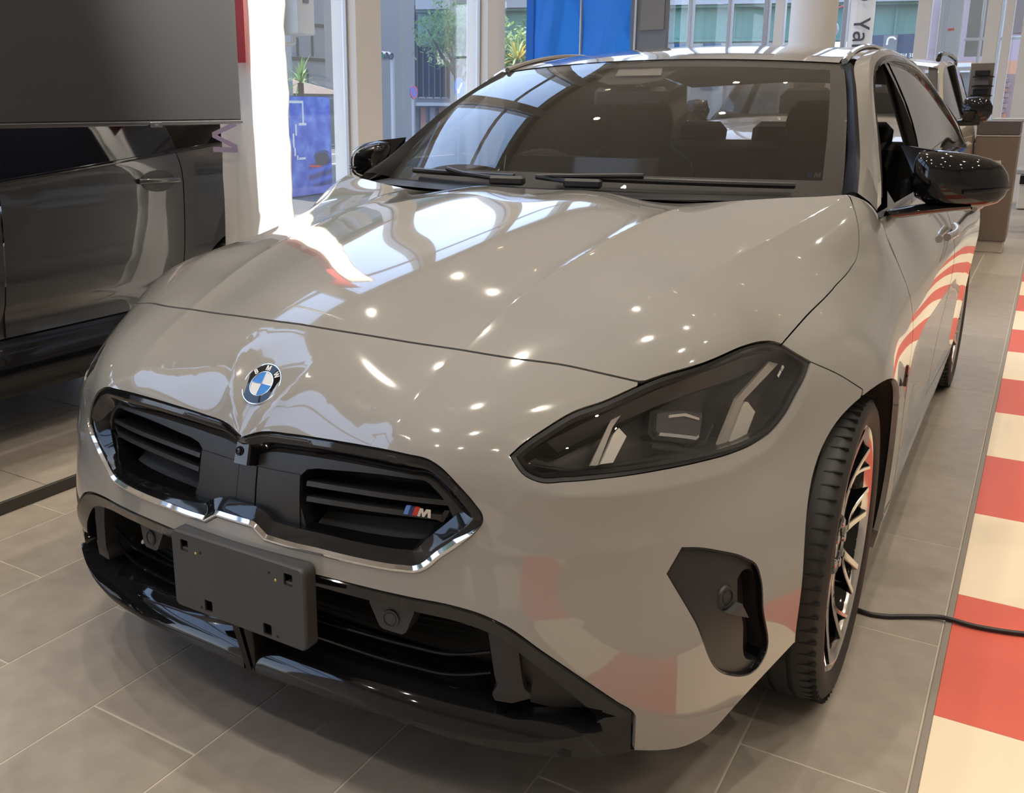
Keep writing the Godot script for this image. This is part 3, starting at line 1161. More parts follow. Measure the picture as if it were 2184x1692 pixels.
func build_headlamp(car: Node3D, outline: PackedVector2Array, sx: float) -> void:
	var h := Node3D.new()
	h.name = "headlamp"
	car.add_child(h, true)
	var flip := sx < 0
	var in1 := inset(outline, 0.006, false)
	var in2 := inset(outline, 0.012, false)
	var in3 := inset(outline, 0.020, false)
	var parts := []
	parts.push_back(["gasket", ribbon([[closed(outline), 0.02], [closed(outline), 0.004], [closed(in1), 0.005], [closed(in1), 0.02]]), M.rubber])
	parts.push_back(["lens_border", ribbon([[closed(in1), 0.0035], [closed(in2), 0.0035], [closed(in2), 0.03]]), M.gloss_black])
	parts.push_back(["lens", panel([in1], [], 0.02, 0.0, -0.001), M.lamp_glass])
	parts.push_back(["housing", ribbon([[closed(in2), 0.015], [closed(in3), 0.065]]), M.lamp_dark])
	parts.push_back(["reflector_bowl", panel([in3], [], 0.03, 0.0, -0.064), M.lamp_dark])
	for e in [
			["light_guide", [0.5468, 0.1740, 0.5583, 0.1739, 0.5812, 0.2316, 0.6088, 0.2703, 0.5918, 0.2663, 0.5741, 0.2349], 0.028, 0.034, "lamp_guide"],
			["light_block", [0.5612, 0.1749, 0.5808, 0.1762, 0.6029, 0.2144, 0.5897, 0.2282, 0.5814, 0.2194], 0.024, 0.05, "lamp_block"],
			["light_guide", [0.8003, 0.1764, 0.8232, 0.1748, 0.8682, 0.2538, 0.9729, 0.3459, 0.9493, 0.3515, 0.8486, 0.2580], 0.028, 0.034, "lamp_guide"],
			["light_block", [0.8253, 0.1745, 0.8603, 0.1732, 0.8952, 0.2293, 0.8747, 0.2502, 0.8631, 0.2379], 0.024, 0.05, "lamp_block"],
			["projector_frame", [0.6560, 0.2560, 0.7187, 0.2535, 0.7800, 0.2340, 0.7740, 0.1860, 0.7560, 0.1830, 0.6680, 0.2040, 0.6560, 0.2160], 0.045, 0.064, "lamp_dark"],
			["projector", [0.6649, 0.2488, 0.7187, 0.2460, 0.7685, 0.2290, 0.7640, 0.1934, 0.7531, 0.1900, 0.6725, 0.2092, 0.6655, 0.2189], 0.036, 0.046, "lamp_lens"],
			["reflector_strip", [0.6700, 0.2095, 0.7530, 0.1905, 0.7610, 0.1940, 0.7600, 0.1985, 0.7540, 0.1960, 0.6720, 0.2145], 0.034, 0.040, "chrome"],
			["reflector_strip", [0.6900, 0.2420, 0.7250, 0.2400, 0.7600, 0.2270, 0.7590, 0.2230, 0.7230, 0.2350, 0.6890, 0.2370], 0.034, 0.040, "lamp_block"],
			["trim_blade", [0.6600, 0.1985, 0.7440, 0.1775, 0.7782, 0.1880, 0.7971, 0.2124, 0.8010, 0.2080, 0.7800, 0.1820, 0.7430, 0.1710, 0.6580, 0.1915], 0.036, 0.044, "satin_black"]]:
		parts.push_back([e[0], plate_uv(v2(e[1]), e[2], e[3], 0.02), M[e[4]]])
	# brow of the housing: the reflector wings above the lamp units
	parts.push_back(["brow", ribbon([[v2([0.48, 0.205, 0.56, 0.247, 0.65, 0.285, 0.74, 0.315, 0.85, 0.350, 0.93, 0.366]), 0.016], [v2([0.50, 0.195, 0.575, 0.232, 0.66, 0.262, 0.745, 0.280, 0.84, 0.30, 0.92, 0.335]), 0.035], [v2([0.50, 0.190, 0.575, 0.225, 0.66, 0.255, 0.745, 0.270, 0.84, 0.285, 0.92, 0.32]), 0.06]]), M.lamp_dark])
	parts.push_back(["sill", ribbon([[v2([0.462, 0.175, 0.51, 0.168, 0.57, 0.170, 0.64, 0.172, 0.73, 0.171, 0.81, 0.173, 0.87, 0.184, 0.93, 0.222]), 0.016], [v2([0.475, 0.180, 0.52, 0.174, 0.575, 0.176, 0.645, 0.178, 0.735, 0.178, 0.805, 0.180, 0.86, 0.192, 0.92, 0.228]), 0.06]]), M.lamp_dark])
	for p in parts:
		var mb: MB = p[1]
		put(p[0], (mb.mirrored() if flip else mb).done(30), p[2], h)
	if not flip:
		var a := sk(Vector2(0.9268, 0.3035), 0.0)
		var b := sk(Vector2(0.9491, 0.3284), 0.0)
		var t := TextMesh.new()
		t.text = "BMW LED"
		t.font_size = 16
		t.pixel_size = 0.00042
		t.depth = 0.0003
		var o := put("lettering", t, M.white_print, h)
		var x := (b - a).normalized()
		var nn := skin_normal(Vector2(0.938, 0.316))
		o.transform = Transform3D(Basis(x, nn.cross(x).normalized(), nn), (a + b) * 0.5)

func build_badge(g: Node3D) -> void:
	var f := skin_frame(Vector2(0.3010, 0.0810), 0.0330)
	var st := [["m_stripe", [-0.0240, -0.0075, -0.0165, -0.0075, -0.0110, 0.0075, -0.0185, 0.0075], "m_light_blue"], ["m_stripe", [-0.0163, -0.0075, -0.0088, -0.0075, -0.0033, 0.0075, -0.0108, 0.0075], "m_dark_blue"], ["m_stripe", [-0.0086, -0.0075, -0.0011, -0.0075, 0.0044, 0.0075, -0.0031, 0.0075], "m_red"],
		["m_letter", [-0.0002, -0.0075, 0.0048, -0.0075, 0.0078, 0.0010, 0.0088, -0.0075, 0.0120, -0.0075, 0.0185, 0.0020, 0.0180, -0.0075, 0.0232, -0.0075, 0.0240, 0.0075, 0.0165, 0.0075, 0.0118, 0.0005, 0.0110, 0.0075, 0.0053, 0.0075], "chrome"]]
	for s in st:
		var mb := MB.new()
		mb.prism(v2(s[1]), f, 0.004)
		put(s[0], mb.done(20), M[s[2]], g)

# frame on the skin: x to the car's left, y up, z out
func skin_frame(q: Vector2, d: float) -> Transform3D:
	var z := skin_normal(q)
	var x := Vector3.UP.cross(z).normalized()
	return Transform3D(Basis(x, z.cross(x).normalized(), z), sk(q, d))

func build_roundel(car: Node3D) -> void:
	var e := Node3D.new()
	e.name = "roundel_badge"
	car.add_child(e)
	var f := skin_frame(dom(Vector3(0, 0.748, 0.811)), 0.0)
	e.transform = f
	var ring := MB.new()
	ring.lathe(v2([0.0405, -0.004, 0.0410, 0.0015, 0.0402, 0.0030, 0.0388, 0.0030, 0.0382, 0.0018]), Vector3.ZERO, Vector3.BACK, 48)
	ring.lathe(v2([0.0247, 0.0026, 0.0243, 0.0034, 0.0230, 0.0034, 0.0226, 0.0026]), Vector3.ZERO, Vector3.BACK, 48)
	put("chrome_ring", ring.done(), M.chrome, e)
	var bl := MB.new()
	bl.lathe(v2([0.0384, 0.0018, 0.0240, 0.0028, 0.0235, 0.0020]), Vector3.ZERO, Vector3.BACK, 48)
	put("black_ring", bl.done(), M.gloss_black, e)
	for k in 4:
		var poly := PackedVector2Array([Vector2(0.0003, 0.0003)])
		for j in 13:
			var a := PI / 2 * j / 12.0
			poly.push_back(Vector2(cos(a), sin(a)) * 0.0230)
		var t := PackedVector2Array()
		for p in poly:
			t.push_back(p.rotated(PI / 2 * k))
		var mb := MB.new()
		mb.prism(t, Transform3D(Basis(), Vector3(0, 0, 0.0024)), 0.002)
		put("quarter", mb.done(20), M.roundel_white if k % 2 == 0 else M.roundel_blue, e)
	for k in 2:
		put("cross_line", box_mesh(Vector3(0, 0, 0.0024), Vector3(0.046, 0.0011, 0.001) if k == 0 else Vector3(0.0011, 0.046, 0.001)), M.chrome, e)
	var word := "BMW"
	for k in 3:
		var t := TextMesh.new()
		t.text = word[k]
		var fo := SystemFont.new()
		fo.font_names = PackedStringArray(["Droid Sans"])
		fo.font_weight = 700
		t.font = fo
		t.font_size = 16
		t.pixel_size = 0.00083
		t.depth = 0.0008
		var o := put("letter", t, M.white_print, e)
		var a := deg_to_rad([48.0, 0.0, -48.0][k])
		o.transform = Transform3D(Basis(Vector3.BACK, a), Vector3(0, 0, 0.0026) + Vector3(-sin(a), cos(a), 0) * 0.0312)

func build_plate_holder(car: Node3D) -> void:
	var h := Node3D.new()
	h.name = "plate_holder"
	car.add_child(h)
	h.position = Vector3(0.02, 0.410, 0.925)
	var holes := []
	for c in [[-0.122, 0.050], [0.122, 0.050], [-0.070, -0.055], [0.070, -0.058]]:
		var r := PackedVector2Array()
		for p in rrect(0.019, 0.022, 0.002, 2):
			r.push_back(p + Vector2(c[0], c[1]))
		holes.push_back(r)
	var mb := MB.new()
	mb.prism(rrect(0.306, 0.146, 0.010), Transform3D(), 0.004, holes)
	put("plate_face", mb.done(20), M.grey_plastic, h)
	# rounded edge and sides
	var rows := []
	for r in [[0.306, 0.146, 0.0, 0.010], [0.311, 0.151, -0.003, 0.012], [0.312, 0.152, -0.008, 0.0125], [0.312, 0.152, -0.030, 0.0125]]:
		var ring := PackedVector3Array()
		for p in rrect(r[0], r[1], r[3]):
			ring.push_back(Vector3(p.x, p.y, r[2]))
		rows.push_back(ring)
	var sd := MB.new()
	sd.grid(rows, true)
	put("plate_edge", sd.done(50), M.grey_plastic, h)
	put("plate_back", box_mesh(Vector3(0, 0, -0.022), Vector3(0.30, 0.14, 0.004)), M.matte_black, h)
	for c in [[-0.094, 0.042, "brass"], [0.094, 0.042, "brass"], [-0.082, 0.046, "matte_black"], [0.080, 0.052, "matte_black"], [-0.088, -0.062, "matte_black"], [0.093, -0.064, "matte_black"]]:
		var s := MB.new()
		s.lathe(v2([0.0001, 0.0012, 0.002, 0.0010, 0.0028, 0.0]), Vector3(c[0], c[1], 0), Vector3.BACK, 12)
		put("screw" if c[2] == "brass" else "peg_hole", s.done(), M[c[2]], h)
	for c in [[-0.122, 0.042], [0.122, 0.042]]:
		put("clip", box_mesh(Vector3(c[0], c[1], -0.008), Vector3(0.017, 0.006, 0.010), 0.001), M.grey_plastic, h)

# ---------------------------------------------------------------- sides, roof, glass and cabin of the grey car
const SIDE_Y := [0.16, 0.26, 0.36, 0.48, 0.60, 0.70, 0.78, 0.86, 0.94, 1.02]
const SIDE_Z := [-0.50, -0.95, -1.60, -2.10, -2.69, -3.15, -3.42]
const SIDE_X := [
	[],
	[0.850, 0.872, 0.878, 0.884, 0.892, 0.897, 0.890, 0.864, 0.826, 0.79],
	[0.845, 0.866, 0.872, 0.881, 0.893, 0.900, 0.896, 0.873, 0.834, 0.79],
	[0.848, 0.868, 0.877, 0.887, 0.897, 0.902, 0.899, 0.878, 0.835, 0.785],
	[0.855, 0.875, 0.888, 0.898, 0.904, 0.906, 0.900, 0.876, 0.832, 0.775],
	[0.60, 0.64, 0.70, 0.79, 0.85, 0.868, 0.862, 0.845, 0.81, 0.77],
	[0.56, 0.60, 0.66, 0.74, 0.79, 0.80, 0.79, 0.77, 0.74, 0.70],
]
var side_first := PackedFloat64Array()

func side_sheet(y: float, z: float) -> float:
	if side_first.size() == 0:
		for k in SIDE_Y.size():
			var yy: float = SIDE_Y[k]
			side_first.push_back(side_x(yy, -0.50) if yy < 0.93 else (0.802 if yy < 1.0 else 0.748))
	var zi := 0
	while zi < SIDE_Z.size() - 2 and z < SIDE_Z[zi + 1]:
		zi += 1
	var yi := 0
	while yi < SIDE_Y.size() - 2 and y > SIDE_Y[yi + 1]:
		yi += 1
	var tz: float = (z - SIDE_Z[zi]) / (SIDE_Z[zi + 1] - SIDE_Z[zi])
	var ty: float = (y - SIDE_Y[yi]) / (SIDE_Y[yi + 1] - SIDE_Y[yi])
	var col := []
	for a in range(-1, 3):
		var i: int = clampi(zi + a, 0, SIDE_Z.size() - 1)
		var r := []
		for b in range(-1, 3):
			var j: int = clampi(yi + b, 0, SIDE_Y.size() - 1)
			r.push_back(side_first[j] if i == 0 else SIDE_X[i][j])
		col.push_back(cubic_interpolate(r[1], r[2], r[0], r[3], ty))
	return cubic_interpolate(col[1], col[2], col[0], col[3], tz)

func bent(kind: int, q: Vector2) -> Vector3:
	if kind == 2:
		return Vector3(dark_x(q.y, -q.x), q.y, -q.x)
	return Vector3(side_sheet(q.y, -q.x), q.y, -q.x)

func belt(z: float) -> float:
	return 0.955 + 0.035 * clampf((-z - 0.62) / 0.9, 0.0, 1.0) + 0.045 * clampf((-z - 1.5) / 1.3, 0.0, 1.0)

func zy(a: Array) -> PackedVector2Array:
	var out := PackedVector2Array()
	for k in range(0, a.size(), 2):
		out.push_back(Vector2(-a[k], a[k + 1]))
	return out

func wheel_cut(zc: float, r: float) -> PackedVector2Array:
	var out := PackedVector2Array()
	for k in 40:
		var a := TAU * k / 40.0
		out.push_back(Vector2(-zc + r * cos(a), AXLE_Y + r * sin(a)))
	return out

func build_sides(car: Node3D) -> void:
	var rear_cut := wheel_cut(-WB, 0.362)
	var top1 := []
	for k in 9:
		var z := -0.515 - k * (1.515 - 0.515) / 8.0
		top1.append_array([z, belt(z)])
	var top2 := []
	for k in 9:
		var z := -1.525 - k * (2.55 - 1.525) / 8.0
		top2.append_array([z, belt(z)])
	for sx in [1.0, -1.0]:
		var p1 := zy([-1.515, 0.262, -0.505, 0.262, -0.505, 0.6, -0.505, 0.80, -0.505, 0.935] + top1)
		var fd := panel([p1], [], 0.03, 0.012, 0.0, 1)
		var d1 := put("front_door", (fd if sx > 0 else fd.mirrored()).done(), M.paint, car)
		var p2 := zy([-2.30, 0.262, -1.525, 0.262] + top2 + [-2.56, 0.8])
		var rd := panel([p2], [rear_cut], 0.03, 0.012, 0.0, 1)
		var d2 := put("rear_door", (rd if sx > 0 else rd.mirrored()).done(), M.paint, car)
		var p3 := zy([-3.40, 0.42, -3.05, 0.36, -2.305, 0.36, -2.565, 0.8, -2.56, belt(-2.55), -2.9, 1.02, -3.40, 1.02])
		var qp := panel([p3], [rear_cut], 0.03, 0.012, 0.0, 1)
		put("rear_quarter", (qp if sx > 0 else qp.mirrored()).done(), M.paint, car)
		var p4 := zy([-2.32, 0.165, -0.38, 0.165, -0.38, 0.256, -2.31, 0.256])
		var sp := panel([p4], [rear_cut], 0.03, 0.03, 0.0, 1)
		put("side_sill", (sp if sx > 0 else sp.mirrored()).done(), M.paint, car)
		for h in [[d1, -1.36], [d2, -2.36]]:
			var hz: float = h[1]
			var y := 0.835
			var path := PackedVector3Array()
			for k in 9:
				var t := k / 8.0
				var z := hz + 0.11 - 0.22 * t
				path.push_back(Vector3((side_sheet(y, z) + 0.012 + 0.016 * sin(PI * t)) * sx, y + 0.012 * t, z))
			var mb := MB.new()
			mb.tube(path, 0.012, 10)
			put("door_handle", mb.done(), M.paint, h[0])
		# gill badge on the fender
		var gm := MB.new()
		for e in [[0.0, 0.0], [0.02, 0.022]]:
			gm.box(Vector3((side_x(0.60, -0.44) + 0.001) * sx, 0.58 + e[1], -0.455 + e[0] * 0.0), Vector3(0.004, 0.030, 0.012), 0.001)
		put("fender_emblem", gm.done(), M.gloss_black, car)
		build_side_glass(car, sx)
		build_mirror(car, sx)
	# inner wheel houses and the tunnel underneath, dark
	for z in [0.0, -WB]:
		for sx in [1.0, -1.0]:
			var mb := MB.new()
			var rows := []
			for x in [0.60, 0.80]:
				var ring := PackedVector3Array()
				for k in 19:
					var a := PI * k / 18.0 * 1.16 - 0.24 if z == 0.0 else PI * k / 18.0
					var xo: float = x if x < 0.7 else (min(side_x(AXLE_Y + 0.37 * sin(a), 0.37 * cos(a)) if z == 0.0 else side_sheet(AXLE_Y + 0.37 * sin(a), z + 0.37 * cos(a)), 0.95) - (0.012 if z == 0.0 else 0.03))
					ring.push_back(Vector3(xo * sx, AXLE_Y + 0.37 * sin(a), z + 0.37 * cos(a)))
				rows.push_back(ring)
			mb.grid(rows)
			mb.quad(Vector3(0.60 * sx, 0.19, z - 0.37), Vector3(0.60 * sx, 0.19, z + 0.37), Vector3(0.60 * sx, 0.75, z + 0.37), Vector3(0.60 * sx, 0.75, z - 0.37))
			put("wheel_house", mb.done(), M.matte_black, car)
	put("underbody", box_mesh(Vector3(0, 0.205, -1.25), Vector3(1.18, 0.03, 4.05), 0.01), M.matte_black, car)
	put("firewall", box_mesh(Vector3(0, 0.62, -0.47), Vector3(1.36, 0.75, 0.02)), M.matte_black, car)
	# tail: closing panel, bumper and hatch below the window
	var tail := MB.new()
	var rows := []
	for k in 9:
		var y: float = [0.22, 0.36, 0.48, 0.60, 0.70, 0.78, 0.86, 0.94, 1.02][k]
		var line := PackedVector3Array()
		for j in 17:
			var t := j / 8.0 - 1.0
			var xe := side_sheet(y, -3.40)
			line.push_back(Vector3(xe * t, y, -3.40 - 0.10 * (1.0 - t * t)))
		rows.push_back(line)
	tail.grid(rows)
	put("hatch", tail.done(), M.paint, car)

# points of the side window line: front bottom, up the pillar, along the rail, down the rear
const RAIL := [0.775, 1.000, -0.62, 0.752, 1.050, -0.74, 0.728, 1.110, -0.845, 0.686, 1.198, -1.005, 0.662, 1.265, -1.10, 0.645, 1.325, -1.20, 0.640, 1.358, -1.40, 0.640, 1.368, -1.70, 0.643, 1.362, -2.05, 0.655, 1.330, -2.40, 0.690, 1.255, -2.68, 0.745, 1.150, -2.84, 0.790, 1.060, -2.90]

func build_side_glass(car: Node3D, sx: float) -> void:
	var rail := smooth3(v3(RAIL), 5)
	var n := rail.size()
	var foot := PackedVector3Array()
	for k in n:
		var z := rail[k].z
		var y := belt(z) - 0.004
		foot.push_back(Vector3(side_sheet(y, z) - 0.012, y, z))
	var S := Vector3(sx, 1, 1)
	# glass with a slight bulge
	var rows := []
	for j in 7:
		var t := j / 6.0
		var line := PackedVector3Array()
		for k in n:
			if sx > 0 and rail[k].z > -1.42:
				continue   # this front window is wound down
			var p := foot[k].lerp(rail[k], t) + Vector3(0.022 * sin(PI * t) - 0.008, 0, 0)
			line.push_back(p * S)
		rows.push_back(line)
	var gl := MB.new()
	gl.grid(rows)
	put("side_glass", gl.done(60), M.side_glass, car)
	# frame round the window
	var frame := MB.new()
	var fr := []
	for o in [[-0.014, -0.014], [0.004, -0.004], [0.010, 0.010], [0.002, 0.024]]:
		var line := PackedVector3Array()
		for k in n:
			var mid := Vector3(0.70, 1.05, -1.7)
			var dir := (rail[k] - mid)
			dir.x = 0
			dir = dir.normalized()
			line.push_back((rail[k] + Vector3(o[0], 0, 0) + dir * o[1] - Vector3(0.25 * max(o[1], 0.0), 0, 0)) * S)
		fr.push_back(line)
	frame.grid(fr)
	put("window_frame", frame.done(50), M.gloss_black, car)
	var bs := MB.new()
	var br := []
	for o in [[0.004, -0.008], [0.014, -0.006], [0.014, 0.010], [0.002, 0.014]]:
		var line := PackedVector3Array()
		for k in n:
			line.push_back((foot[k] + Vector3(o[0], o[1], 0)) * S)
		br.push_back(line)
	bs.grid(br)
	put("belt_strip", bs.done(50), M.gloss_black, car)
	# pillar between the doors
	for z in [-1.50]:
		var mb := MB.new()
		var pr := []
		for w in [-0.07, 0.07]:
			var line := PackedVector3Array()
			for j in 9:
				var t := j / 8.0
				var zz: float = z + w - 0.10 * t
				var f := Vector3(side_sheet(belt(zz), zz) - 0.012, belt(zz) - 0.004, zz)
				var r := Vector3(0.640, 1.362, zz)
				line.push_back((f.lerp(r, t) + Vector3(0.022 * sin(PI * t) - 0.004, 0, 0)) * S)
			pr.push_back(line)
		mb.grid(pr)
		put("door_pillar", mb.done(), M.gloss_black, car)
	# painted pillar, cant rail and rear quarter outside the window line
	var trim_out := v3([0.742, 1.018, -0.490, 0.725, 1.0626, -0.598, 0.7078, 1.111, -0.682, 0.6865, 1.162, -0.769, 0.6634, 1.2164, -0.86, 0.635, 1.2742, -0.9775, 0.598, 1.3375, -1.132, 0.585, 1.378, -1.32, 0.580, 1.408, -1.60, 0.578, 1.413, -1.95, 0.572, 1.398, -2.35, 0.56, 1.365, -2.75, 0.55, 1.335, -2.98])
	var seam := v3([0.785, 0.975, -0.520, 0.765, 1.020, -0.635, 0.735, 1.087, -0.755, 0.705, 1.168, -0.875, 0.682, 1.225, -0.955, 0.655, 1.290, -1.060, 0.628, 1.362, -1.215, 0.622, 1.396, -1.40, 0.622, 1.408, -1.65, 0.622, 1.404, -1.98, 0.628, 1.382, -2.38, 0.650, 1.315, -2.74, 0.72, 1.20, -2.98])
	var ra := resample3(trim_out, 60)
	var rb := resample3(seam, 60)
	var rc := resample3(v3(RAIL), 60)
	var pm := []
	var rd := PackedVector3Array()
	var re := PackedVector3Array()
	for k in 60:
		rd.push_back(ra[k].lerp(rb[k], 0.5) + Vector3(0.005, 0.0, -0.002))
		re.push_back(rb[k].lerp(rc[k], 0.45) + Vector3(0.006, 0.002, 0.0))
	var S2 := func_scale(ra, S)
	pm = [func_scale(ra, S), func_scale(rd, S), func_scale(rb, S)]
	var body := MB.new()
	body.grid(pm)
	put("roof_pillar", body.done(70), M.paint, car)
	var df := MB.new()
	var rb2 := PackedVector3Array()
	for k in 60:
		rb2.push_back(rb[k].lerp(rc[k], 0.06) - Vector3(0.002, 0, 0))
	df.grid([func_scale(rb2, S), func_scale(re, S), func_scale(rc, S)])
	put("door_frame", df.done(70), M.paint, car)

func resample3(p: PackedVector3Array, n: int) -> PackedVector3Array:
	var q := smooth3(p, 8)
	var s := PackedFloat32Array([0.0])
	for k in range(1, q.size()):
		s.push_back(s[-1] + q[k].distance_to(q[k - 1]))
	var out := PackedVector3Array()
	var j := 0
	for k in n:
		var t := s[-1] * k / (n - 1)
		while j < q.size() - 2 and s[j + 1] < t:
			j += 1
		out.push_back(q[j].lerp(q[j + 1], clampf((t - s[j]) / max(s[j + 1] - s[j], 1e-9), 0.0, 1.0)))
	return out

func func_scale(p: PackedVector3Array, s: Vector3) -> PackedVector3Array:
	var out := PackedVector3Array()
	for q in p:
		out.push_back(q * s)
	return out

func ws_point(t: float, s: float) -> Vector3:
	# windshield: t across from the centre (-1..1), s up
	var a := absf(t)
	var lo := Vector3(0.6954 * t, 1.016 - 0.012 * a * a, -0.300 - 0.262 * pow(a, 2.2))
	var hi := Vector3(0.567 * t, 1.367 - 0.022 * a * a, -1.030 - 0.107 * a * a)
	var p := lo.lerp(hi, s)
	return p + Vector3(0, 0.030, 0.018) * sin(PI * s) + Vector3(0.010 * t, 0, 0) * sin(PI * s)

func build_roof(car: Node3D) -> void:
	var gl := MB.new()
	var rows := []
	for j in 13:
		var line := PackedVector3Array()
		for i in 41:
			line.push_back(ws_point(i / 20.0 - 1.0, j / 12.0))
		rows.push_back(line)
	gl.grid(rows)
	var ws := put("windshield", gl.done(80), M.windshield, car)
	# black border printed on the inside of the glass
	var frit := MB.new()
	for side in [-1.0, 1.0]:
		var g := []
		for j in 13:
			var line := PackedVector3Array()
			for i in 4:
				line.push_back(ws_point(side * (1.0 - 0.065 * i / 3.0), j / 12.0) + Vector3(0, -0.004, -0.003))
			g.push_back(line)
		frit.grid(g)
	for e in [[0.0, 0.085], [0.93, 1.0]]:
		var g := []
		for j in 3:
			var line := PackedVector3Array()
			for i in 41:
				line.push_back(ws_point((i / 20.0 - 1.0) * 0.94, lerpf(e[0], e[1], j / 2.0)) + Vector3(0, -0.004, -0.003))
			g.push_back(line)
		frit.grid(g)
	put("printed_border", frit.done(80), M.frit, ws)
	var cover := MB.new()
	var poly := [[-0.20, 0.985], [-0.19, 0.80], [-0.10, 0.755], [0.06, 0.755], [0.16, 0.80], [0.20, 0.985]]
	var pts := PackedVector3Array()
	for p in poly:
		pts.push_back(ws_point(p[0], p[1]) + Vector3(0, -0.012, -0.01))
	for k in range(1, 5):
		cover.tri(pts[0], pts[k], pts[k + 1])
	put("sensor_cover", cover.done(), M.frit, ws)
	var tab := MB.new()
	tab.quad(ws_point(-0.15, 0.95) + Vector3(0, -0.008, -0.006), ws_point(-0.11, 0.84) + Vector3(0, -0.008, -0.006), ws_point(0.14, 0.84) + Vector3(0, -0.008, -0.006), ws_point(0.10, 0.95) + Vector3(0, -0.008, -0.006))
	put("sensor_window", tab.done(), M.lamp_guide, ws)
	var rmir := MB.new()
	rmir.box(ws_point(0.0, 0.68) + Vector3(0, -0.03, -0.10), Vector3(0.24, 0.065, 0.03), 0.014)
	put("rear_view_mirror", rmir.done(), M.satin_black, ws)
	# black trim beside the glass
	for sx in [1.0, -1.0]:
		var inn := resample3(v3([0.6954, 1.0047, -0.5642, 0.6855, 1.0548, -0.6302, 0.6751, 1.107, -0.6989, 0.6551, 1.1613, -0.781, 0.631, 1.2186, -0.877, 0.6001, 1.2801, -1.008, 0.567, 1.345, -1.137]), 30)
		var out := resample3(v3([0.742, 1.018, -0.490, 0.725, 1.0626, -0.598, 0.7078, 1.111, -0.682, 0.6865, 1.162, -0.769, 0.6634, 1.2164, -0.86, 0.635, 1.2742, -0.9775, 0.598, 1.3375, -1.132]), 30)
		var mid := PackedVector3Array()
		for k in 30:
			mid.push_back(inn[k].lerp(out[k], 0.55) + Vector3(0.004, 0.007, 0.010))
		var mb := MB.new()
		var S := Vector3(sx, 1, 1)
		mb.grid([func_scale(inn, S), func_scale(mid, S), func_scale(out, S)])
		put("pillar_trim", mb.done(70), M.pillar_black, car)
		# strip along the roof joint
		var jp := PackedVector3Array()
		for p in resample3(v3([0.570, 1.352, -1.135, 0.560, 1.388, -1.32, 0.556, 1.417, -1.60, 0.554, 1.423, -1.95, 0.548, 1.408, -2.35, 0.536, 1.374, -2.75, 0.526, 1.345, -2.96]), 40):
			jp.push_back(p * S)
		var jm := MB.new()
		jm.tube(jp, 0.010, 8)
		put("roof_moulding", jm.done(), M.paint, car)
	# roof skin
	var rf := MB.new()
	rows = []
	var mids := v3([0, 1.369, -1.030, 0, 1.403, -1.20, 0, 1.430, -1.45, 0, 1.446, -1.75, 0, 1.446, -2.1, 0, 1.424, -2.5, 0, 1.385, -2.85, 0, 1.372, -2.96])
	var edges := v3([0.555, 1.349, -1.134, 0.548, 1.374, -1.25, 0.545, 1.403, -1.48, 0.542, 1.419, -1.78, 0.54, 1.416, -2.12, 0.535, 1.395, -2.50, 0.52, 1.356, -2.86, 0.515, 1.343, -2.97])
	var mm := resample3(mids, 40)
	var ee := resample3(edges, 40)
	for k in 40:
		var line := PackedVector3Array()
		for i in 33:
			var t := i / 16.0 - 1.0
			var a := absf(t)
			var p := mm[k].lerp(ee[k], a * a)
			p.x = ee[k].x * t
			line.push_back(p)
		rows.push_back(line)
	rf.grid(rows)
	put("roof", rf.done(80), M.paint, car)
	# rear window
	var rw := MB.new()
	rows = []
	for j in 7:
		var line := PackedVector3Array()
		for i in 21:
			var t := i / 10.0 - 1.0
			var hi := Vector3(0.50 * t, 1.36 - 0.02 * t * t, -2.965 + 0.03 * t * t)
			var lo := Vector3(0.62 * t, 1.03, -3.46 + 0.10 * t * t)
			line.push_back(hi.lerp(lo, j / 6.0))
		rows.push_back(line)
	rw.grid(rows)
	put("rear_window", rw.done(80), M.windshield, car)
	# corner panels between rear window and side window
	for sx in [1.0, -1.0]:
		var cp := MB.new()
		var a := v3([0.50, 1.34, -2.935, 0.56, 1.185, -3.148, 0.62, 1.03, -3.36])
		var b := v3([0.55, 1.335, -2.95, 0.72, 1.20, -2.98, 0.80, 1.04, -3.0])
		cp.grid([func_scale(smooth3(a, 5), Vector3(sx, 1, 1)), func_scale(smooth3(b, 5), Vector3(sx, 1, 1))])
		cp.quad(Vector3(0.62 * sx, 1.03, -3.36), Vector3(0.80 * sx, 1.04, -3.0), Vector3(0.79 * sx, 1.02, -3.0), Vector3(0.70 * sx, 1.02, -3.40))
		put("rear_pillar", cp.done(60), M.paint, car)
	# cowl and wipers
	var cw := MB.new()
	rows = []
	for e in [[1.0, 0.0], [0.5, -0.012], [0.0, -0.004]]:
		var line := PackedVector3Array()
		for i in 41:
			var t := i / 20.0 - 1.0
			var a := absf(t)
			var hood := Vector3(0.725 * t, 0.998 + 0.008 * a, -0.225 - 0.175 * pow(a, 2.4))
			var g := ws_point(t, 0.01) + Vector3(0, -0.004, 0)
			line.push_back(g.lerp(hood, e[0]) + Vector3(0, e[1], 0))
		rows.push_back(line)
	cw.grid(rows)
	put("cowl", cw.done(60), M.satin_black, car)
	for w in [[[-0.52, 0.030, -0.10, 0.022, -0.10], 0.62], [[0.02, 0.030, 0.60, 0.020, 0.12], 0.6]]:
		var pth := PackedVector3Array()
		for k in 13:
			var t := k / 12.0
			var x: float = lerpf(w[0][0], w[0][2], t)
			pth.push_back(ws_point(x / 0.70, lerpf(w[0][1], w[0][3], t)) + Vector3(0, 0.014, 0.012))
		var mb := MB.new()
		mb.tube(pth, 0.008, 8)
		var o := put("wiper", mb.done(), M.satin_black, car)
		var arm := MB.new()
		var base: Vector3 = ws_point(w[0][4] / 0.70, 0.0) + Vector3(0, 0.016, 0.035)
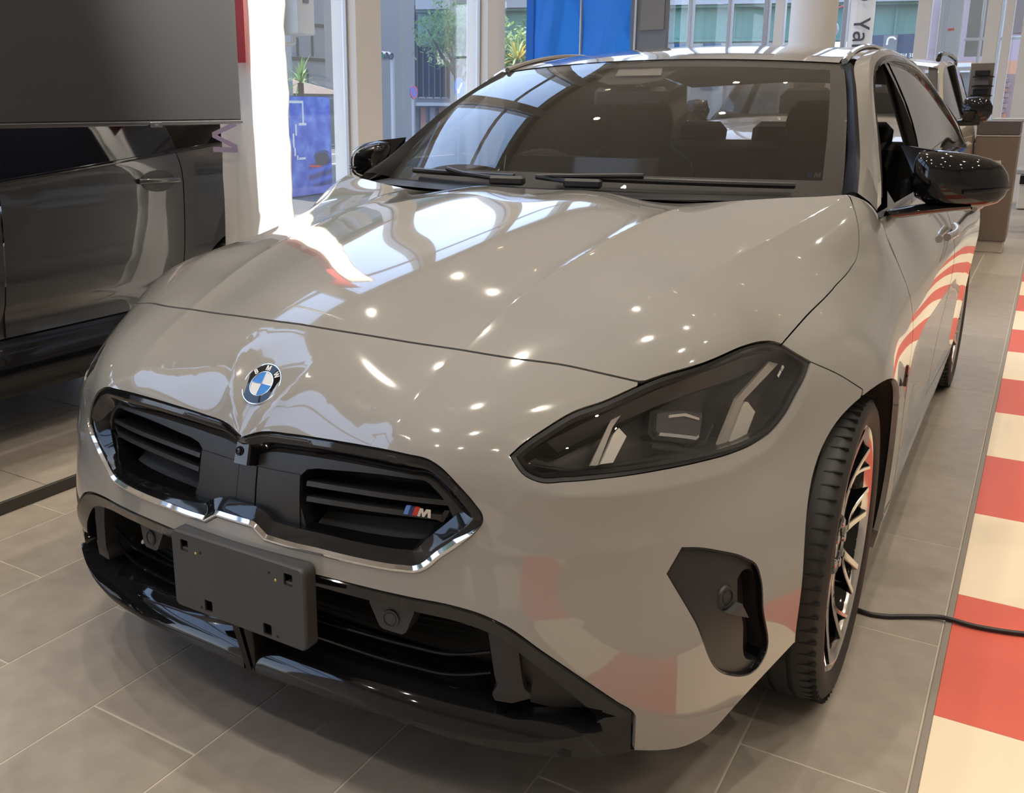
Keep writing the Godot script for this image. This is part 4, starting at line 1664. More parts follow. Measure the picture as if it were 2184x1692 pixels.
		arm.box(base, Vector3(0.10, 0.024, 0.026), 0.006, Basis(Vector3.UP, 0.1))
		arm.tube(PackedVector3Array([base + Vector3(-0.03, 0.004, 0), base + Vector3(-0.14, 0.012, -0.01), pth[5] + Vector3(0, 0.012, 0.004)]), 0.007, 8)
		put("wiper_arm", arm.done(), M.satin_black, o)

func build_mirror(car: Node3D, sx: float) -> void:
	var m := Node3D.new()
	m.name = "door_mirror"
	car.add_child(m, true)
	# cap: sections from the inner edge outwards; each a closed ring in (forward z, up y)
	var secs := [
		# x, centre y, centre z, half height, half depth
		[0.828, 1.056, -0.790, 0.036, 0.030],
		[0.838, 1.050, -0.790, 0.060, 0.058],
		[0.870, 1.043, -0.790, 0.070, 0.078],
		[0.915, 1.038, -0.800, 0.071, 0.086],
		[0.960, 1.034, -0.815, 0.067, 0.083],
		[0.998, 1.030, -0.830, 0.060, 0.073],
		[1.024, 1.027, -0.842, 0.048, 0.056],
		[1.038, 1.025, -0.850, 0.030, 0.035],
		[1.044, 1.024, -0.855, 0.010, 0.012],
	]
	var rows := []
	for s in secs:
		var ring := PackedVector3Array()
		for k in 28:
			var a := TAU * k / 28.0
			var c := cos(a)
			var d := sin(a)
			# flattened at the rear (towards the glass), rounded at the front
			var cz: float = (pow(absf(c), 0.8) if c > 0 else pow(absf(c), 0.35) * 0.55) * signf(c)
			var sy := pow(absf(d), 0.8) * signf(d)
			ring.push_back(Vector3(s[0] * sx, s[1] + s[3] * sy, s[2] + s[4] * cz))
		rows.push_back(ring)
	var cap := MB.new()
	cap.grid(rows, true)
	cap.fan(rows[0], Vector3(secs[0][0] * sx, secs[0][1], secs[0][2]), true)
	cap.fan(rows[-1], Vector3(secs[-1][0] * sx, secs[-1][1], secs[-1][2]))
	put("mirror_cap", cap.done(50), M.gloss_black, m)
	# winglet at the top inner edge of the cap
	var wing := MB.new()
	wing.tri(Vector3(0.787 * sx, 1.123, -0.800), Vector3(0.880 * sx, 1.111, -0.760), Vector3(0.836 * sx, 1.045, -0.745))
	wing.tri(Vector3(0.787 * sx, 1.123, -0.800), Vector3(0.836 * sx, 1.045, -0.745), Vector3(0.832 * sx, 1.045, -0.830))
	wing.tri(Vector3(0.787 * sx, 1.123, -0.800), Vector3(0.875 * sx, 1.111, -0.840), Vector3(0.880 * sx, 1.111, -0.760))
	put("winglet", wing.done(), M.gloss_black, m)
	# light strip on the outer edge
	var strip := MB.new()
	strip.tube(func_scale(smooth3(v3([0.95, 1.012, -0.728, 0.995, 1.014, -0.752, 1.028, 1.017, -0.795, 1.045, 1.018, -0.845]), 5), Vector3(sx, 1, 1)), 0.006, 8)
	put("turn_signal", strip.done(), M.gloss_black, m)
	var glass_m := MB.new()
	glass_m.box(Vector3(0.935 * sx, 1.035, -0.862), Vector3(0.17, 0.10, 0.004), 0.002, Basis(Vector3.UP, 0.1 * sx))
	put("mirror_glass", glass_m.done(), M.mirror, m)
	# arm: flat wing from the door up to the cap
	var arm := MB.new()
	var ar := []
	for s in [[0.790, 0.955, -0.66, 0.012, 0.055], [0.825, 0.957, -0.71, 0.014, 0.055], [0.865, 0.962, -0.76, 0.015, 0.052], [0.91, 0.968, -0.79, 0.014, 0.050], [0.97, 0.974, -0.81, 0.012, 0.045]]:
		var ring := PackedVector3Array()
		for k in 14:
			var a := TAU * k / 14.0
			ring.push_back(Vector3(s[0] * sx, s[1] + s[3] * sin(a), s[2] + s[4] * cos(a)))
		ar.push_back(ring)
	arm.grid(ar, true)
	put("mirror_arm", arm.done(50), M.gloss_black, m)
	var sail := MB.new()
	sail.tri(Vector3(0.806 * sx, 0.945, -0.56), Vector3(0.806 * sx, 0.95, -0.78), Vector3(0.780 * sx, 1.01, -0.70))
	put("mirror_foot", sail.done(), M.gloss_black, m)

func build_cabin(car: Node3D) -> void:
	var c := Node3D.new()
	c.name = "cabin"
	car.add_child(c)
	# floor, headliner, dashboard, seats
	put("cabin_floor", box_mesh(Vector3(0, 0.30, -1.7), Vector3(1.40, 0.03, 2.5)), M.cloth_dark, c)
	var hl := MB.new()
	hl.grid([v3([-0.5, 1.33, -1.16, 0, 1.345, -1.10, 0.5, 1.33, -1.16]), v3([-0.5, 1.385, -1.7, 0, 1.41, -1.7, 0.5, 1.385, -1.7]), v3([-0.5, 1.38, -2.4, 0, 1.40, -2.4, 0.5, 1.38, -2.4]), v3([-0.47, 1.32, -2.93, 0, 1.34, -2.93, 0.47, 1.32, -2.93])])
	put("headliner", hl.done(80), M.cloth_grey, c)
	var db := MB.new()
	var rows := []
	for e in [[0.985, -0.40, -0.18], [0.995, -0.62, -0.10], [0.990, -0.86, -0.02], [0.955, -0.93, 0.0], [0.80, -0.95, 0.0], [0.62, -0.90, 0.0]]:
		var line := PackedVector3Array()
		for i in 21:
			var t := i / 10.0 - 1.0
			line.push_back(Vector3(0.68 * t, e[0] - 0.01 * t * t, e[1] + e[2] * t * t))
		rows.push_back(line)
	db.grid(rows)
	put("dashboard", db.done(50), M.dash, c)
	var scr := MB.new()
	scr.box(Vector3(-0.18, 1.02, -0.90), Vector3(0.56, 0.10, 0.02), 0.006, Basis(Vector3.UP, -0.06) * Basis(Vector3.RIGHT, -0.2))
	put("screen", scr.done(), M.gloss_black, c)
	var wheel := MB.new()
	var path := PackedVector3Array()
	for k in 33:
		var a := TAU * k / 32.0
		path.push_back(Vector3(-0.36, 0.90, -1.08) + Vector3(cos(a) * 0.185, sin(a) * 0.185 * 0.92, sin(a) * 0.185 * 0.39))
	wheel.tube(path, 0.016, 8, false)
	wheel.box(Vector3(-0.36, 0.90, -1.07), Vector3(0.34, 0.05, 0.04), 0.015)
	put("steering_wheel", wheel.done(50), M.cloth_dark, c)
	for sx in [1.0, -1.0]:
		put("inner_trim", box_mesh(Vector3(0.735 * sx, 0.74, -2.15), Vector3(0.03, 0.50, 1.35), 0.01), M.cloth_dark, c)
		var bp := MB.new()
		bp.grid([func_scale(v3([0.775, 0.95, -1.44, 0.62, 1.36, -1.46]), Vector3(sx, 1, 1)), func_scale(v3([0.775, 0.97, -2.62, 0.62, 1.34, -2.55]), Vector3(sx, 1, 1))])
		put("added_dark_sheet", bp.done(), M.cloth_dark, c)  # added dark sheet closing the rear side window, so the cabin looks dim
		put("door_card", box_mesh(Vector3(0.755 * sx, 0.70, -0.98), Vector3(0.03, 0.46, 0.90), 0.01), M.cloth_dark, c)
		put("window_ledge", box_mesh(Vector3(0.778 * sx, 0.945, -1.02), Vector3(0.035, 0.02, 0.80), 0.006), M.cloth_grey, c)
		seat(c, Vector3(0.37 * sx, 0.30, -1.55))
	var bench := MB.new()
	bench.box(Vector3(0, 0.50, -2.42), Vector3(1.24, 0.18, 0.50), 0.06)
	bench.box(Vector3(0, 0.78, -2.72), Vector3(1.24, 0.60, 0.16), 0.06, Basis(Vector3.RIGHT, -0.35))
	put("rear_bench", bench.done(), M.cloth_dark, c)
	for x in [-0.38, 0.0, 0.38]:
		var hb := MB.new()
		hb.box(Vector3(x, 1.09, -2.84), Vector3(0.25, 0.13, 0.09), 0.035, Basis(Vector3.RIGHT, -0.3))
		put("rear_headrest", hb.done(), M.cloth_dark, c)

func seat(c: Node3D, at: Vector3) -> void:
	var s := Node3D.new()
	s.name = "seat"
	c.add_child(s, true)
	s.position = at
	var cu := MB.new()
	cu.box(Vector3(0, 0.20, 0.05), Vector3(0.50, 0.16, 0.52), 0.06)
	# backrest narrowing to an integrated headrest
	var rows := []
	for e in [[0.20, -0.22, 0.27, 0.07], [0.40, -0.27, 0.28, 0.075], [0.58, -0.33, 0.27, 0.07], [0.70, -0.38, 0.24, 0.06], [0.76, -0.40, 0.15, 0.05], [0.80, -0.40, 0.135, 0.055], [0.86, -0.405, 0.14, 0.055], [0.91, -0.41, 0.13, 0.05], [0.945, -0.415, 0.10, 0.03]]:
		var ring := PackedVector3Array()
		for k in 20:
			var a := TAU * k / 20.0
			ring.push_back(Vector3(pow(absf(cos(a)), 0.5) * signf(cos(a)) * e[2], e[0], e[1] + pow(absf(sin(a)), 0.6) * signf(sin(a)) * e[3]))
		rows.push_back(ring)
	cu.grid(rows, true)
	cu.fan(rows[-1], Vector3(0, 0.948, -0.415))
	var o := put("upholstery", cu.done(50), M.seat, s)
	var mb := MB.new()
	mb.prism(v2([-0.022, -0.010, -0.008, -0.010, 0.0, 0.010, -0.014, 0.010]), Transform3D(Basis(), Vector3(0, 0.67, -0.298)), 0.002)
	put("m_stripe", mb.done(), M.m_light_blue, s)
	var ml := MB.new()
	ml.prism(v2([0.0, -0.010, 0.006, -0.010, 0.009, 0.001, 0.011, -0.010, 0.015, -0.010, 0.021, 0.003, 0.020, -0.010, 0.026, -0.010, 0.027, 0.010, 0.019, 0.010, 0.014, 0.0, 0.013, 0.010, 0.006, 0.010]), Transform3D(Basis(), Vector3(0, 0.67, -0.298)), 0.002)
	put("m_letter", ml.done(), M.white_print, s)

# ---------------------------------------------------------------- wheels
func build_wheels(car: Node3D) -> void:
	var meshes := wheel_meshes()
	for z in [0.0, -WB]:
		for sx in [1.0, -1.0]:
			var w := Node3D.new()
			w.name = "wheel"
			car.add_child(w, true)
			w.position = Vector3(0.762 * sx, AXLE_Y, z)
			if sx < 0:
				w.rotation.y = PI
			w.rotation.x = 0.3 if z == 0.0 else 0.9
			for m in meshes:
				put(m[0], m[1], m[2], w)

# built for the car's left: +x outwards, face at x = 0.112
func wheel_meshes() -> Array:
	var out := []
	var R := 0.323
	var tyre := MB.new()
	var prof := v2([0.262, -0.112, 0.275, -0.116, 0.300, -0.117, 0.314, -0.108, 0.321, -0.095, 0.323, -0.075])
	for g in [-0.062, -0.020, 0.022, 0.062]:
		prof.append_array(v2([0.323, g - 0.0045, 0.317, g - 0.0040, 0.317, g + 0.0040, 0.323, g + 0.0045]))
	prof.append_array(v2([0.323, 0.075, 0.321, 0.095, 0.314, 0.108, 0.300, 0.117, 0.290, 0.1185, 0.288, 0.1175, 0.275, 0.117, 0.264, 0.1125, 0.259, 0.106]))
	tyre.lathe(prof, Vector3.ZERO, Vector3.RIGHT, 72)
	out.push_back(["tyre", tyre.done(50), M.tyre])
	# sipes across the shoulders
	var sip := MB.new()
	for k in 72:
		var b := Basis(Vector3.RIGHT, TAU * k / 72.0)
		for e in [-0.092, 0.092]:
			sip.box(b * Vector3(e, 0.3178, 0), Vector3(0.040, 0.0095, 0.0028), 0.0, b * Basis(Vector3.UP, 0.15))
	var so := sip.done(20)
	out.push_back(["tread_slots", so, M.matte_black])
	var lip := MB.new()
	lip.lathe(v2([0.2585, 0.100, 0.2600, 0.108, 0.2560, 0.110, 0.2500, 0.106, 0.2440, 0.094, 0.2400, 0.080]), Vector3.ZERO, Vector3.RIGHT, 72)
	out.push_back(["rim_edge", lip.done(50), M.polished])
	var barrel := MB.new()
	barrel.lathe(v2([0.2440, 0.094, 0.2360, 0.075, 0.2300, 0.03, 0.2280, -0.06, 0.2400, -0.105]), Vector3.ZERO, Vector3.RIGHT, 60)
	out.push_back(["rim_barrel", barrel.done(50), M.gloss_black])
	# five pairs of forked spokes: dark body, polished face
	for k in 5:
		for s in [-1.0, 1.0]:
			var body := MB.new()
			var face := MB.new()
			var a := TAU * k / 5.0
			# from the hub out: narrow blade that forks near the rim
			spoke(body, face, a + s * 0.17, a + s * 0.255, 0.052, 0.247, 0.012, 0.0075, s)
			spoke(body, face, a + s * 0.225, a + s * 0.50, 0.135, 0.247, 0.0075, 0.0055, s)
			out.push_back(["spoke", body.done(30), M.gloss_black])
			out.push_back(["spoke_face", face.done(30), M.polished])
	var hub := MB.new()
	hub.lathe(v2([0.060, 0.060, 0.066, 0.082, 0.060, 0.090, 0.036, 0.088, 0.034, 0.080, 0.0001, 0.080]), Vector3.ZERO, Vector3.RIGHT, 40)
	out.push_back(["hub", hub.done(30), M.gloss_black])
	var cap := MB.new()
	cap.lathe(v2([0.030, 0.080, 0.030, 0.085, 0.026, 0.0865, 0.0001, 0.087]), Vector3.ZERO, Vector3.RIGHT, 32)
	out.push_back(["centre_cap", cap.done(), M.chrome])
	for k in 5:
		var b := Basis(Vector3.RIGHT, TAU * (k + 0.5) / 5.0)
		var nut := MB.new()
		nut.lathe(v2([0.0105, 0.076, 0.0105, 0.092, 0.008, 0.094, 0.0001, 0.094]), b * Vector3(0, 0.047, 0), Vector3.RIGHT, 12)
		out.push_back(["wheel_bolt", nut.done(), M.chrome])
	var disc := MB.new()
	disc.lathe(v2([0.080, 0.012, 0.180, 0.012, 0.180, -0.012, 0.080, -0.012]), Vector3.ZERO, Vector3.RIGHT, 48)
	disc.lathe(v2([0.0001, 0.040, 0.078, 0.040, 0.080, 0.012]), Vector3.ZERO, Vector3.RIGHT, 32)
	out.push_back(["brake_disc", disc.done(30), M.disc])
	var cal := MB.new()
	cal.box(Vector3(0.018, 0.0, -0.155), Vector3(0.060, 0.19, 0.075), 0.018)
	out.push_back(["brake_caliper", cal.done(), M.caliper])
	return out

func spoke(body: MB, face: MB, a0: float, a1: float, r0: float, r1: float, w0: float, w1: float, s: float) -> void:
	var n := 6
	var rows := []
	var top := []
	for k in n + 1:
		var t := float(k) / n
		var r := lerpf(r0, r1, t)
		var a := lerpf(a0, a1, t)
		var w := lerpf(w0, w1, t)
		var c := Vector3(0, sin(a), cos(a))
		var side := Vector3(0, cos(a), -sin(a))
		var x := 0.086 + 0.020 * t - 0.010 * sin(PI * t)
		rows.push_back(PackedVector3Array([c * r - side * w * 1.3 + Vector3(x - 0.045, 0, 0), c * r - side * w + Vector3(x - 0.002, 0, 0), c * r + side * w + Vector3(x - 0.002, 0, 0), c * r + side * w * 1.3 + Vector3(x - 0.045, 0, 0)]))
		top.push_back(PackedVector3Array([c * r - side * w * 0.9 + Vector3(x - 0.002, 0, 0), c * r - side * w * 0.75 + Vector3(x, 0, 0), c * r + side * w * 0.75 + Vector3(x, 0, 0), c * r + side * w * 0.9 + Vector3(x - 0.002, 0, 0)]))
	body.grid(rows, true)
	face.grid(top)

# ---------------------------------------------------------------- surfaces
func noise_tex(freq: float, lo: Color, hi: Color, size := 512, kind := FastNoiseLite.TYPE_SIMPLEX_SMOOTH, sd := 1) -> NoiseTexture2D:
	var n := FastNoiseLite.new()
	n.noise_type = kind
	n.frequency = freq
	n.fractal_octaves = 4
	n.seed = sd
	var t := NoiseTexture2D.new()
	t.width = size
	t.height = size
	t.seamless = true
	t.noise = n
	var g := Gradient.new()
	g.set_color(0, lo)
	g.set_color(1, hi)
	t.color_ramp = g
	return t

func tri(m: StandardMaterial3D, scale: float) -> StandardMaterial3D:
	m.uv1_triplanar = true
	m.uv1_world_triplanar = true
	m.uv1_scale = Vector3(scale, scale, scale)
	return m

func setup_materials() -> void:
	var p := mat("paint", lin(0.265, 0.257, 0.240), 0.08)
	p.clearcoat_enabled = true
	p.clearcoat = 1.0
	p.clearcoat_roughness = 0.015
	p.metallic_specular = 0.45
	mat("gloss_black", lin(0.005, 0.005, 0.006), 0.05)
	mat("satin_black", lin(0.014, 0.014, 0.015), 0.40)
	mat("matte_black", lin(0.006, 0.006, 0.006), 0.8)
	mat("rubber", lin(0.010, 0.010, 0.011), 0.5)
	mat("grey_plastic", lin(0.040, 0.040, 0.041), 0.5)
	mat("chrome", lin(0.75, 0.75, 0.76), 0.05, 1.0)
	glass("lamp_glass", Color(0.20, 0.20, 0.20), 0.05)
	mat("lamp_dark", lin(0.020, 0.0195, 0.019), 0.3)
	mat("lamp_guide", lin(0.32, 0.30, 0.27), 0.25)
	mat("lamp_block", lin(0.50, 0.48, 0.44), 0.12)
	mat("lamp_lens", lin(0.06, 0.06, 0.062), 0.05)
	mat("white_print", lin(0.75, 0.75, 0.75), 0.4)
	mat("roundel_white", lin(0.62, 0.60, 0.57), 0.2)
	mat("roundel_blue", lin(0.02, 0.16, 0.50), 0.2)
	mat("m_light_blue", lin(0.10, 0.22, 0.58), 0.3)
	mat("m_dark_blue", lin(0.012, 0.025, 0.10), 0.3)
	mat("m_red", lin(0.50, 0.03, 0.02), 0.3)
	mat("brass", lin(0.6, 0.42, 0.12), 0.3, 1.0)
	glass("windshield", Color(0.20, 0.20, 0.18), 0.30)  # grey tint also paints in the haze of the reflected ceiling
	glass("side_glass", Color(0.01, 0.01, 0.012), 0.75)
	mat("frit", lin(0.006, 0.006, 0.006), 0.5)
	mat("pillar_black", lin(0.008, 0.008, 0.009), 0.42).metallic_specular = 0.25
	mat("mirror", lin(0.8, 0.8, 0.8), 0.02, 1.0)
	mat("cloth_dark", lin(0.02, 0.019, 0.018), 0.8)
	mat("cloth_grey", lin(0.12, 0.115, 0.11), 0.9)
	mat("seat", lin(0.040, 0.030, 0.026), 0.6)
	mat("dash", lin(0.035, 0.033, 0.03), 0.7)
	mat("tyre", lin(0.016, 0.0155, 0.015), 0.6)
	mat("polished", lin(0.62, 0.60, 0.58), 0.18, 1.0)
	mat("disc", lin(0.3, 0.3, 0.3), 0.35, 1.0)
	mat("caliper", lin(0.05, 0.05, 0.055), 0.4)
	# room
	for k in 3:
		var t := mat("tile%d" % k, Color(1, 1, 1), 0.36)
		var s: float = [1.0, 0.96, 1.04][k]
		t.albedo_texture = noise_tex(0.012, lin(0.285 * s, 0.250 * s, 0.210 * s), lin(0.345 * s, 0.304 * s, 0.257 * s), 512, FastNoiseLite.TYPE_SIMPLEX_SMOOTH, 5 + k)
		t.metallic_specular = 0.4
		tri(t, 1.7)
	mat("grout", lin(0.50, 0.46, 0.38), 0.8)
	mat("mat_red", lin(0.62, 0.115, 0.075), 0.38)
	mat("mat_cream", lin(0.80, 0.68, 0.50), 0.38)
	mat("mat_edge", lin(0.25, 0.22, 0.19), 0.5)
	mat("plinth_side", lin(0.045, 0.042, 0.038), 0.45)
	mat("white_wall", lin(0.66, 0.64, 0.61), 0.6)
	mat("beige_wall", lin(0.50, 0.45, 0.38), 0.7)
	mat("ceiling", lin(0.66, 0.60, 0.52), 0.8)
	mat("alu", lin(0.42, 0.42, 0.43), 0.35, 0.6)
	var wg := glass("window_glass", Color(0.66, 0.70, 0.70), 0.10)
	wg.metallic_specular = 0.5
	mat("lamp_white", lin(0.8, 0.8, 0.78), 0.5)
	var e := mat("lamp_glow", lin(0.9, 0.85, 0.75), 0.5)
	e.emission_enabled = true
	e.emission = Color(1.0, 0.86, 0.66)
	e.emission_energy_multiplier = 3.0
	# other things
	var d := mat("dark_paint", lin(0.030, 0.032, 0.035), 0.4, 0.0)
	d.clearcoat_enabled = true
	d.clearcoat = 1.0
	d.clearcoat_roughness = 0.015
	mat("tv_screen", lin(0.045, 0.047, 0.052), 0.35)
	mat("tv_bezel", lin(0.05, 0.05, 0.055), 0.4)
	mat("tv_text", lin(0.05, 0.05, 0.05), 0.4)
	var cl := mat("white_cloth", lin(0.78, 0.77, 0.75), 0.8)
	cl.backlight_enabled = true
	cl.backlight = Color(0.6, 0.6, 0.58)
	mat("lilac_print", lin(0.50, 0.40, 0.55), 0.8)
	mat("red_cloth", lin(0.42, 0.035, 0.04), 0.7)
	var bf := mat("blue_cloth", lin(0.015, 0.16, 0.60), 0.6)
	bf.backlight_enabled = true
	bf.backlight = lin(0.01, 0.12, 0.45)
	var sv := mat("beige_paint", lin(0.50, 0.44, 0.34), 0.3)
	sv.clearcoat_enabled = true
	sv.clearcoat = 1.0
	sv.clearcoat_roughness = 0.02
	mat("counter_brown", lin(0.17, 0.14, 0.115), 0.45)
	mat("counter_dark", lin(0.10, 0.09, 0.095), 0.4)
	mat("cable", lin(0.008, 0.008, 0.009), 0.45)
	mat("grey_print", lin(0.08, 0.08, 0.10), 0.7)
	# street
	mat("asphalt", lin(0.072, 0.072, 0.074), 0.9)
	mat("paving", lin(0.187, 0.182, 0.171), 0.9)
	mat("road_white", lin(0.62, 0.62, 0.60), 0.8)
	mat("wall_white", lin(0.341, 0.358, 0.385), 0.8)
	mat("wall_taupe", lin(0.198, 0.182, 0.160), 0.8)
	mat("wall_grey", lin(0.165, 0.171, 0.176), 0.8)
	mat("wall_pink", lin(0.330, 0.253, 0.264), 0.8)
	mat("wall_orange", lin(0.45, 0.22, 0.12), 0.8)
	mat("wall_stone", lin(0.253, 0.248, 0.226), 0.8)
	mat("roof_brown", lin(0.154, 0.116, 0.094), 0.8)
	mat("dark_gap", lin(0.10, 0.105, 0.10), 0.7)
	mat("pane_blue", lin(0.03, 0.07, 0.14), 0.1)
	mat("fin_dark", lin(0.045, 0.045, 0.045), 0.6)
	mat("girder_green", lin(0.110, 0.231, 0.187), 0.6)
	mat("deck_white", lin(0.341, 0.347, 0.363), 0.7)
	mat("pole_grey", lin(0.11, 0.12, 0.13), 0.6)
	mat("steel_white", lin(0.363, 0.369, 0.374), 0.4)
	mat("sign_blue", lin(0.02, 0.11, 0.45), 0.4)
	mat("sign_red", lin(0.50, 0.03, 0.03), 0.4)
	mat("sign_white", lin(0.75, 0.75, 0.74), 0.4)
	mat("sign_cream", lin(0.66, 0.62, 0.42), 0.5)
	mat("sign_green", lin(0.04, 0.30, 0.16), 0.5)
	mat("sign_yellow", lin(0.70, 0.48, 0.08), 0.5)
	mat("navy_panel", lin(0.02, 0.045, 0.10), 0.4)
	mat("bark", lin(0.10, 0.075, 0.055), 0.9)
	for k in 3:
		var lf := mat("leaf%d" % k, [lin(0.09, 0.17, 0.05), lin(0.16, 0.24, 0.07), lin(0.40, 0.30, 0.05)][k], 0.6)
		lf.backlight_enabled = true
		lf.backlight = lf.albedo_color
	mat("petal", lin(0.70, 0.32, 0.04), 0.5)

# ---------------------------------------------------------------- the showroom
const TILE := 0.594
const TX := 0.7518
const TZ := 0.3115
const ROOM_H := 6.2
const WIN_X := -3.9
const BACK_Z := -13.0

func group_node(called: String) -> Node3D:
	var o := Node3D.new()
	o.name = called
	add_child(o)
	o.set_meta("kind", "structure")
	return o

func build_room() -> void:
	build_floor()
	struct("ceiling", box_mesh(Vector3(1.8, ROOM_H + 0.1, -3.4), Vector3(12.0, 0.2, 20.0)), M.ceiling)
	struct("wall_right", box_mesh(Vector3(7.0, ROOM_H * 0.5, -3.4), Vector3(0.2, ROOM_H, 20.0)), M.beige_wall)
	struct("wall_front", box_mesh(Vector3(1.6, ROOM_H * 0.5, 6.5), Vector3(11.2, ROOM_H, 0.2)), M.beige_wall)
	var wb := MB.new()
	wb.box(Vector3(3.78, ROOM_H * 0.5, BACK_Z), Vector3(6.34, ROOM_H, 0.2))
	struct("wall_back", wb.done(), M.white_wall)
	build_facade()
	build_lamps()

func build_floor() -> void:
	var fl := struct("floor", box_mesh(Vector3(1.6, -0.0512, -3.4), Vector3(11.4, 0.1, 20.2)), M.grout)
	var tm := MB.new()
	tm.box(Vector3(0, -0.006, 0), Vector3(TILE * 0.5 - 0.0035, 0.012, TILE - 0.0035), 0.0012)
	var mesh := tm.done(20)
	var seen := []
	var rest := []
	for i in range(-16, 1):
		var x := TX + (i + 0.5) * TILE * 0.5
		if x < -4.05:
			continue
		var off := 0.0 if i % 2 == 0 else 0.5
		for j in range(-22, 4):
			var z := TZ + (j + off - 0.5) * TILE
			if z < BACK_Z + 0.3:
				continue
			if x < -1.49 - 0.2 and z > -2.8 and z < 3.0:
				continue
			var hidden := absf(x) < 0.62 and z < 0.3 and z > -3.2
			var d := Vector2(x - CAM_POS.x, z - CAM_POS.z).length()
			var c := [Vector3(x, 0, z), d + (50.0 if hidden or z > 1.5 or x < -3.0 else 0.0)]
			seen.push_back(c)
	seen.sort_custom(nearer)
	rest = seen.slice(240)
	for c in seen.slice(0, 240):
		var o := MeshInstance3D.new()
		o.mesh = mesh
		o.material_override = M["tile%d" % (abs(int(c[0].x * 91.0) + int(c[0].z * 57.0)) % 3)]
		o.name = "tile"
		fl.add_child(o, true)
		o.position = c[0]
	var far := MB.new()
	for c in rest:
		far.box(c[0] + Vector3(0, -0.006, 0), Vector3(TILE * 0.5 - 0.0035, 0.012, TILE - 0.0035))
	# beyond the checkered mat and behind the camera
	for i in range(0, 13):
		for j in range(-20, 10):
			var x := 1.66 + (i + 0.5) * 0.4
			var z := TZ + (j + 0.5) * TILE
			if x < 6.8 and z > BACK_Z + 0.3 and z < 6.2:
				far.box(Vector3(x, -0.006, z), Vector3(0.3965, 0.012, TILE - 0.0035))
	for i in range(-9, 1):
		for j in range(5, 10):
			far.box(Vector3(TX + (i + 0.5) * TILE * 0.5 * 1.0, -0.006, TZ + (j - 0.5) * TILE), Vector3(TILE * 0.5 - 0.0035, 0.012, TILE - 0.0035))
	var ft := put("tiles", far.done(20), M.tile0, fl)
	ft.set_meta("kind", "stuff")

func nearer(a: Array, b: Array) -> bool:
	return a[1] < b[1]

func build_facade() -> void:
	# left: white pillars with panes between, a beam across at door height and one at the top
	var n := 0
	for z0 in [2.26, -0.02, -2.30, -4.64, -6.87, -9.10, -11.40]:
		n += 1
		var o := struct("trim_%d" % n, box_mesh(Vector3(WIN_X - 0.13, ROOM_H * 0.5, z0 - 0.18), Vector3(0.26, ROOM_H, 0.36), 0.004), M.white_wall)
		put("edge_strip", box_mesh(Vector3(WIN_X - 0.10, ROOM_H * 0.5, z0 + 0.012), Vector3(0.03, ROOM_H, 0.024)), M.alu, o)
		put("edge_strip", box_mesh(Vector3(WIN_X - 0.10, ROOM_H * 0.5, z0 - 0.372), Vector3(0.03, ROOM_H, 0.024)), M.alu, o)
	var ends := [6.4, 2.26, -0.02, -2.30, -4.64, -6.87, -9.10, -11.40, -12.9]
	for k in 8:
		var a: float = ends[k] - (0.39 if k > 0 else 0.0)
		var b: float = ends[k + 1] + 0.03
		var w := group_node("window_%d" % (k + 1))
		put("pane", box_mesh(Vector3(WIN_X - 0.12, ROOM_H * 0.5 - 0.1, (a + b) * 0.5), Vector3(0.012, ROOM_H - 0.35, a - b)), M.window_glass, w)
		put("transom", box_mesh(Vector3(WIN_X - 0.11, 3.05, (a + b) * 0.5), Vector3(0.12, 0.10, a - b), 0.004), M.beige_wall, w)
		put("transom", box_mesh(Vector3(WIN_X - 0.11, 4.75, (a + b) * 0.5), Vector3(0.10, 0.05, a - b), 0.004), M.alu, w)
		put("head_beam", box_mesh(Vector3(WIN_X - 0.11, ROOM_H - 0.14, (a + b) * 0.5), Vector3(0.20, 0.30, a - b), 0.004), M.beige_wall, w)
		put("sill", box_mesh(Vector3(WIN_X - 0.11, 0.03, (a + b) * 0.5), Vector3(0.14, 0.06, a - b), 0.004), M.alu, w)
	# back: posts between panes
	n = 20
	for e in [[-3.80, 0.06, "alu"], [-3.20, 0.05, "alu"], [-2.66, 0.07, "alu"], [-2.47, 0.13, "white_wall"], [-1.57, 0.06, "alu"], [-0.56, 0.17, "white_wall"], [0.27, 0.16, "white_wall"], [0.45, 0.10, "white_wall"]]:
		n += 1
		struct("trim_%d" % n, box_mesh(Vector3(e[0], ROOM_H * 0.5, BACK_Z), Vector3(e[1], ROOM_H, 0.16), 0.004), M[e[2]])
	var bw := group_node("window_9")
	put("pane", box_mesh(Vector3(-1.72, ROOM_H * 0.5 - 0.1, BACK_Z - 0.02), Vector3(4.5, ROOM_H - 0.3, 0.012)), M.window_glass, bw)
	put("transom", box_mesh(Vector3(-1.72, 3.05, BACK_Z - 0.02), Vector3(4.5, 0.12, 0.10), 0.004), M.alu, bw)
	put("head_beam", box_mesh(Vector3(-1.72, ROOM_H - 0.14, BACK_Z - 0.02), Vector3(4.5, 0.30, 0.16), 0.004), M.beige_wall, bw)
	put("sill", box_mesh(Vector3(-1.72, 0.03, BACK_Z - 0.02), Vector3(4.5, 0.06, 0.14), 0.004), M.alu, bw)
	# round column inside
	var cm := MB.new()
	cm.lathe(v2([0.26, 0.0, 0.26, ROOM_H]), Vector3(-1.42, 0, -10.2), Vector3.UP, 48)
	struct("trim_40", cm.done(), M.white_wall)

# recessed ceiling lamps on a grid
func build_lamps() -> void:
	for i in 5:
		for j in 8:
			var at := Vector3(-2.9 + i * 2.1 + (0.4 if j % 2 == 0 else -0.2), ROOM_H - 0.01, 4.9 - j * 2.2)
			ceiling_lamp(at)

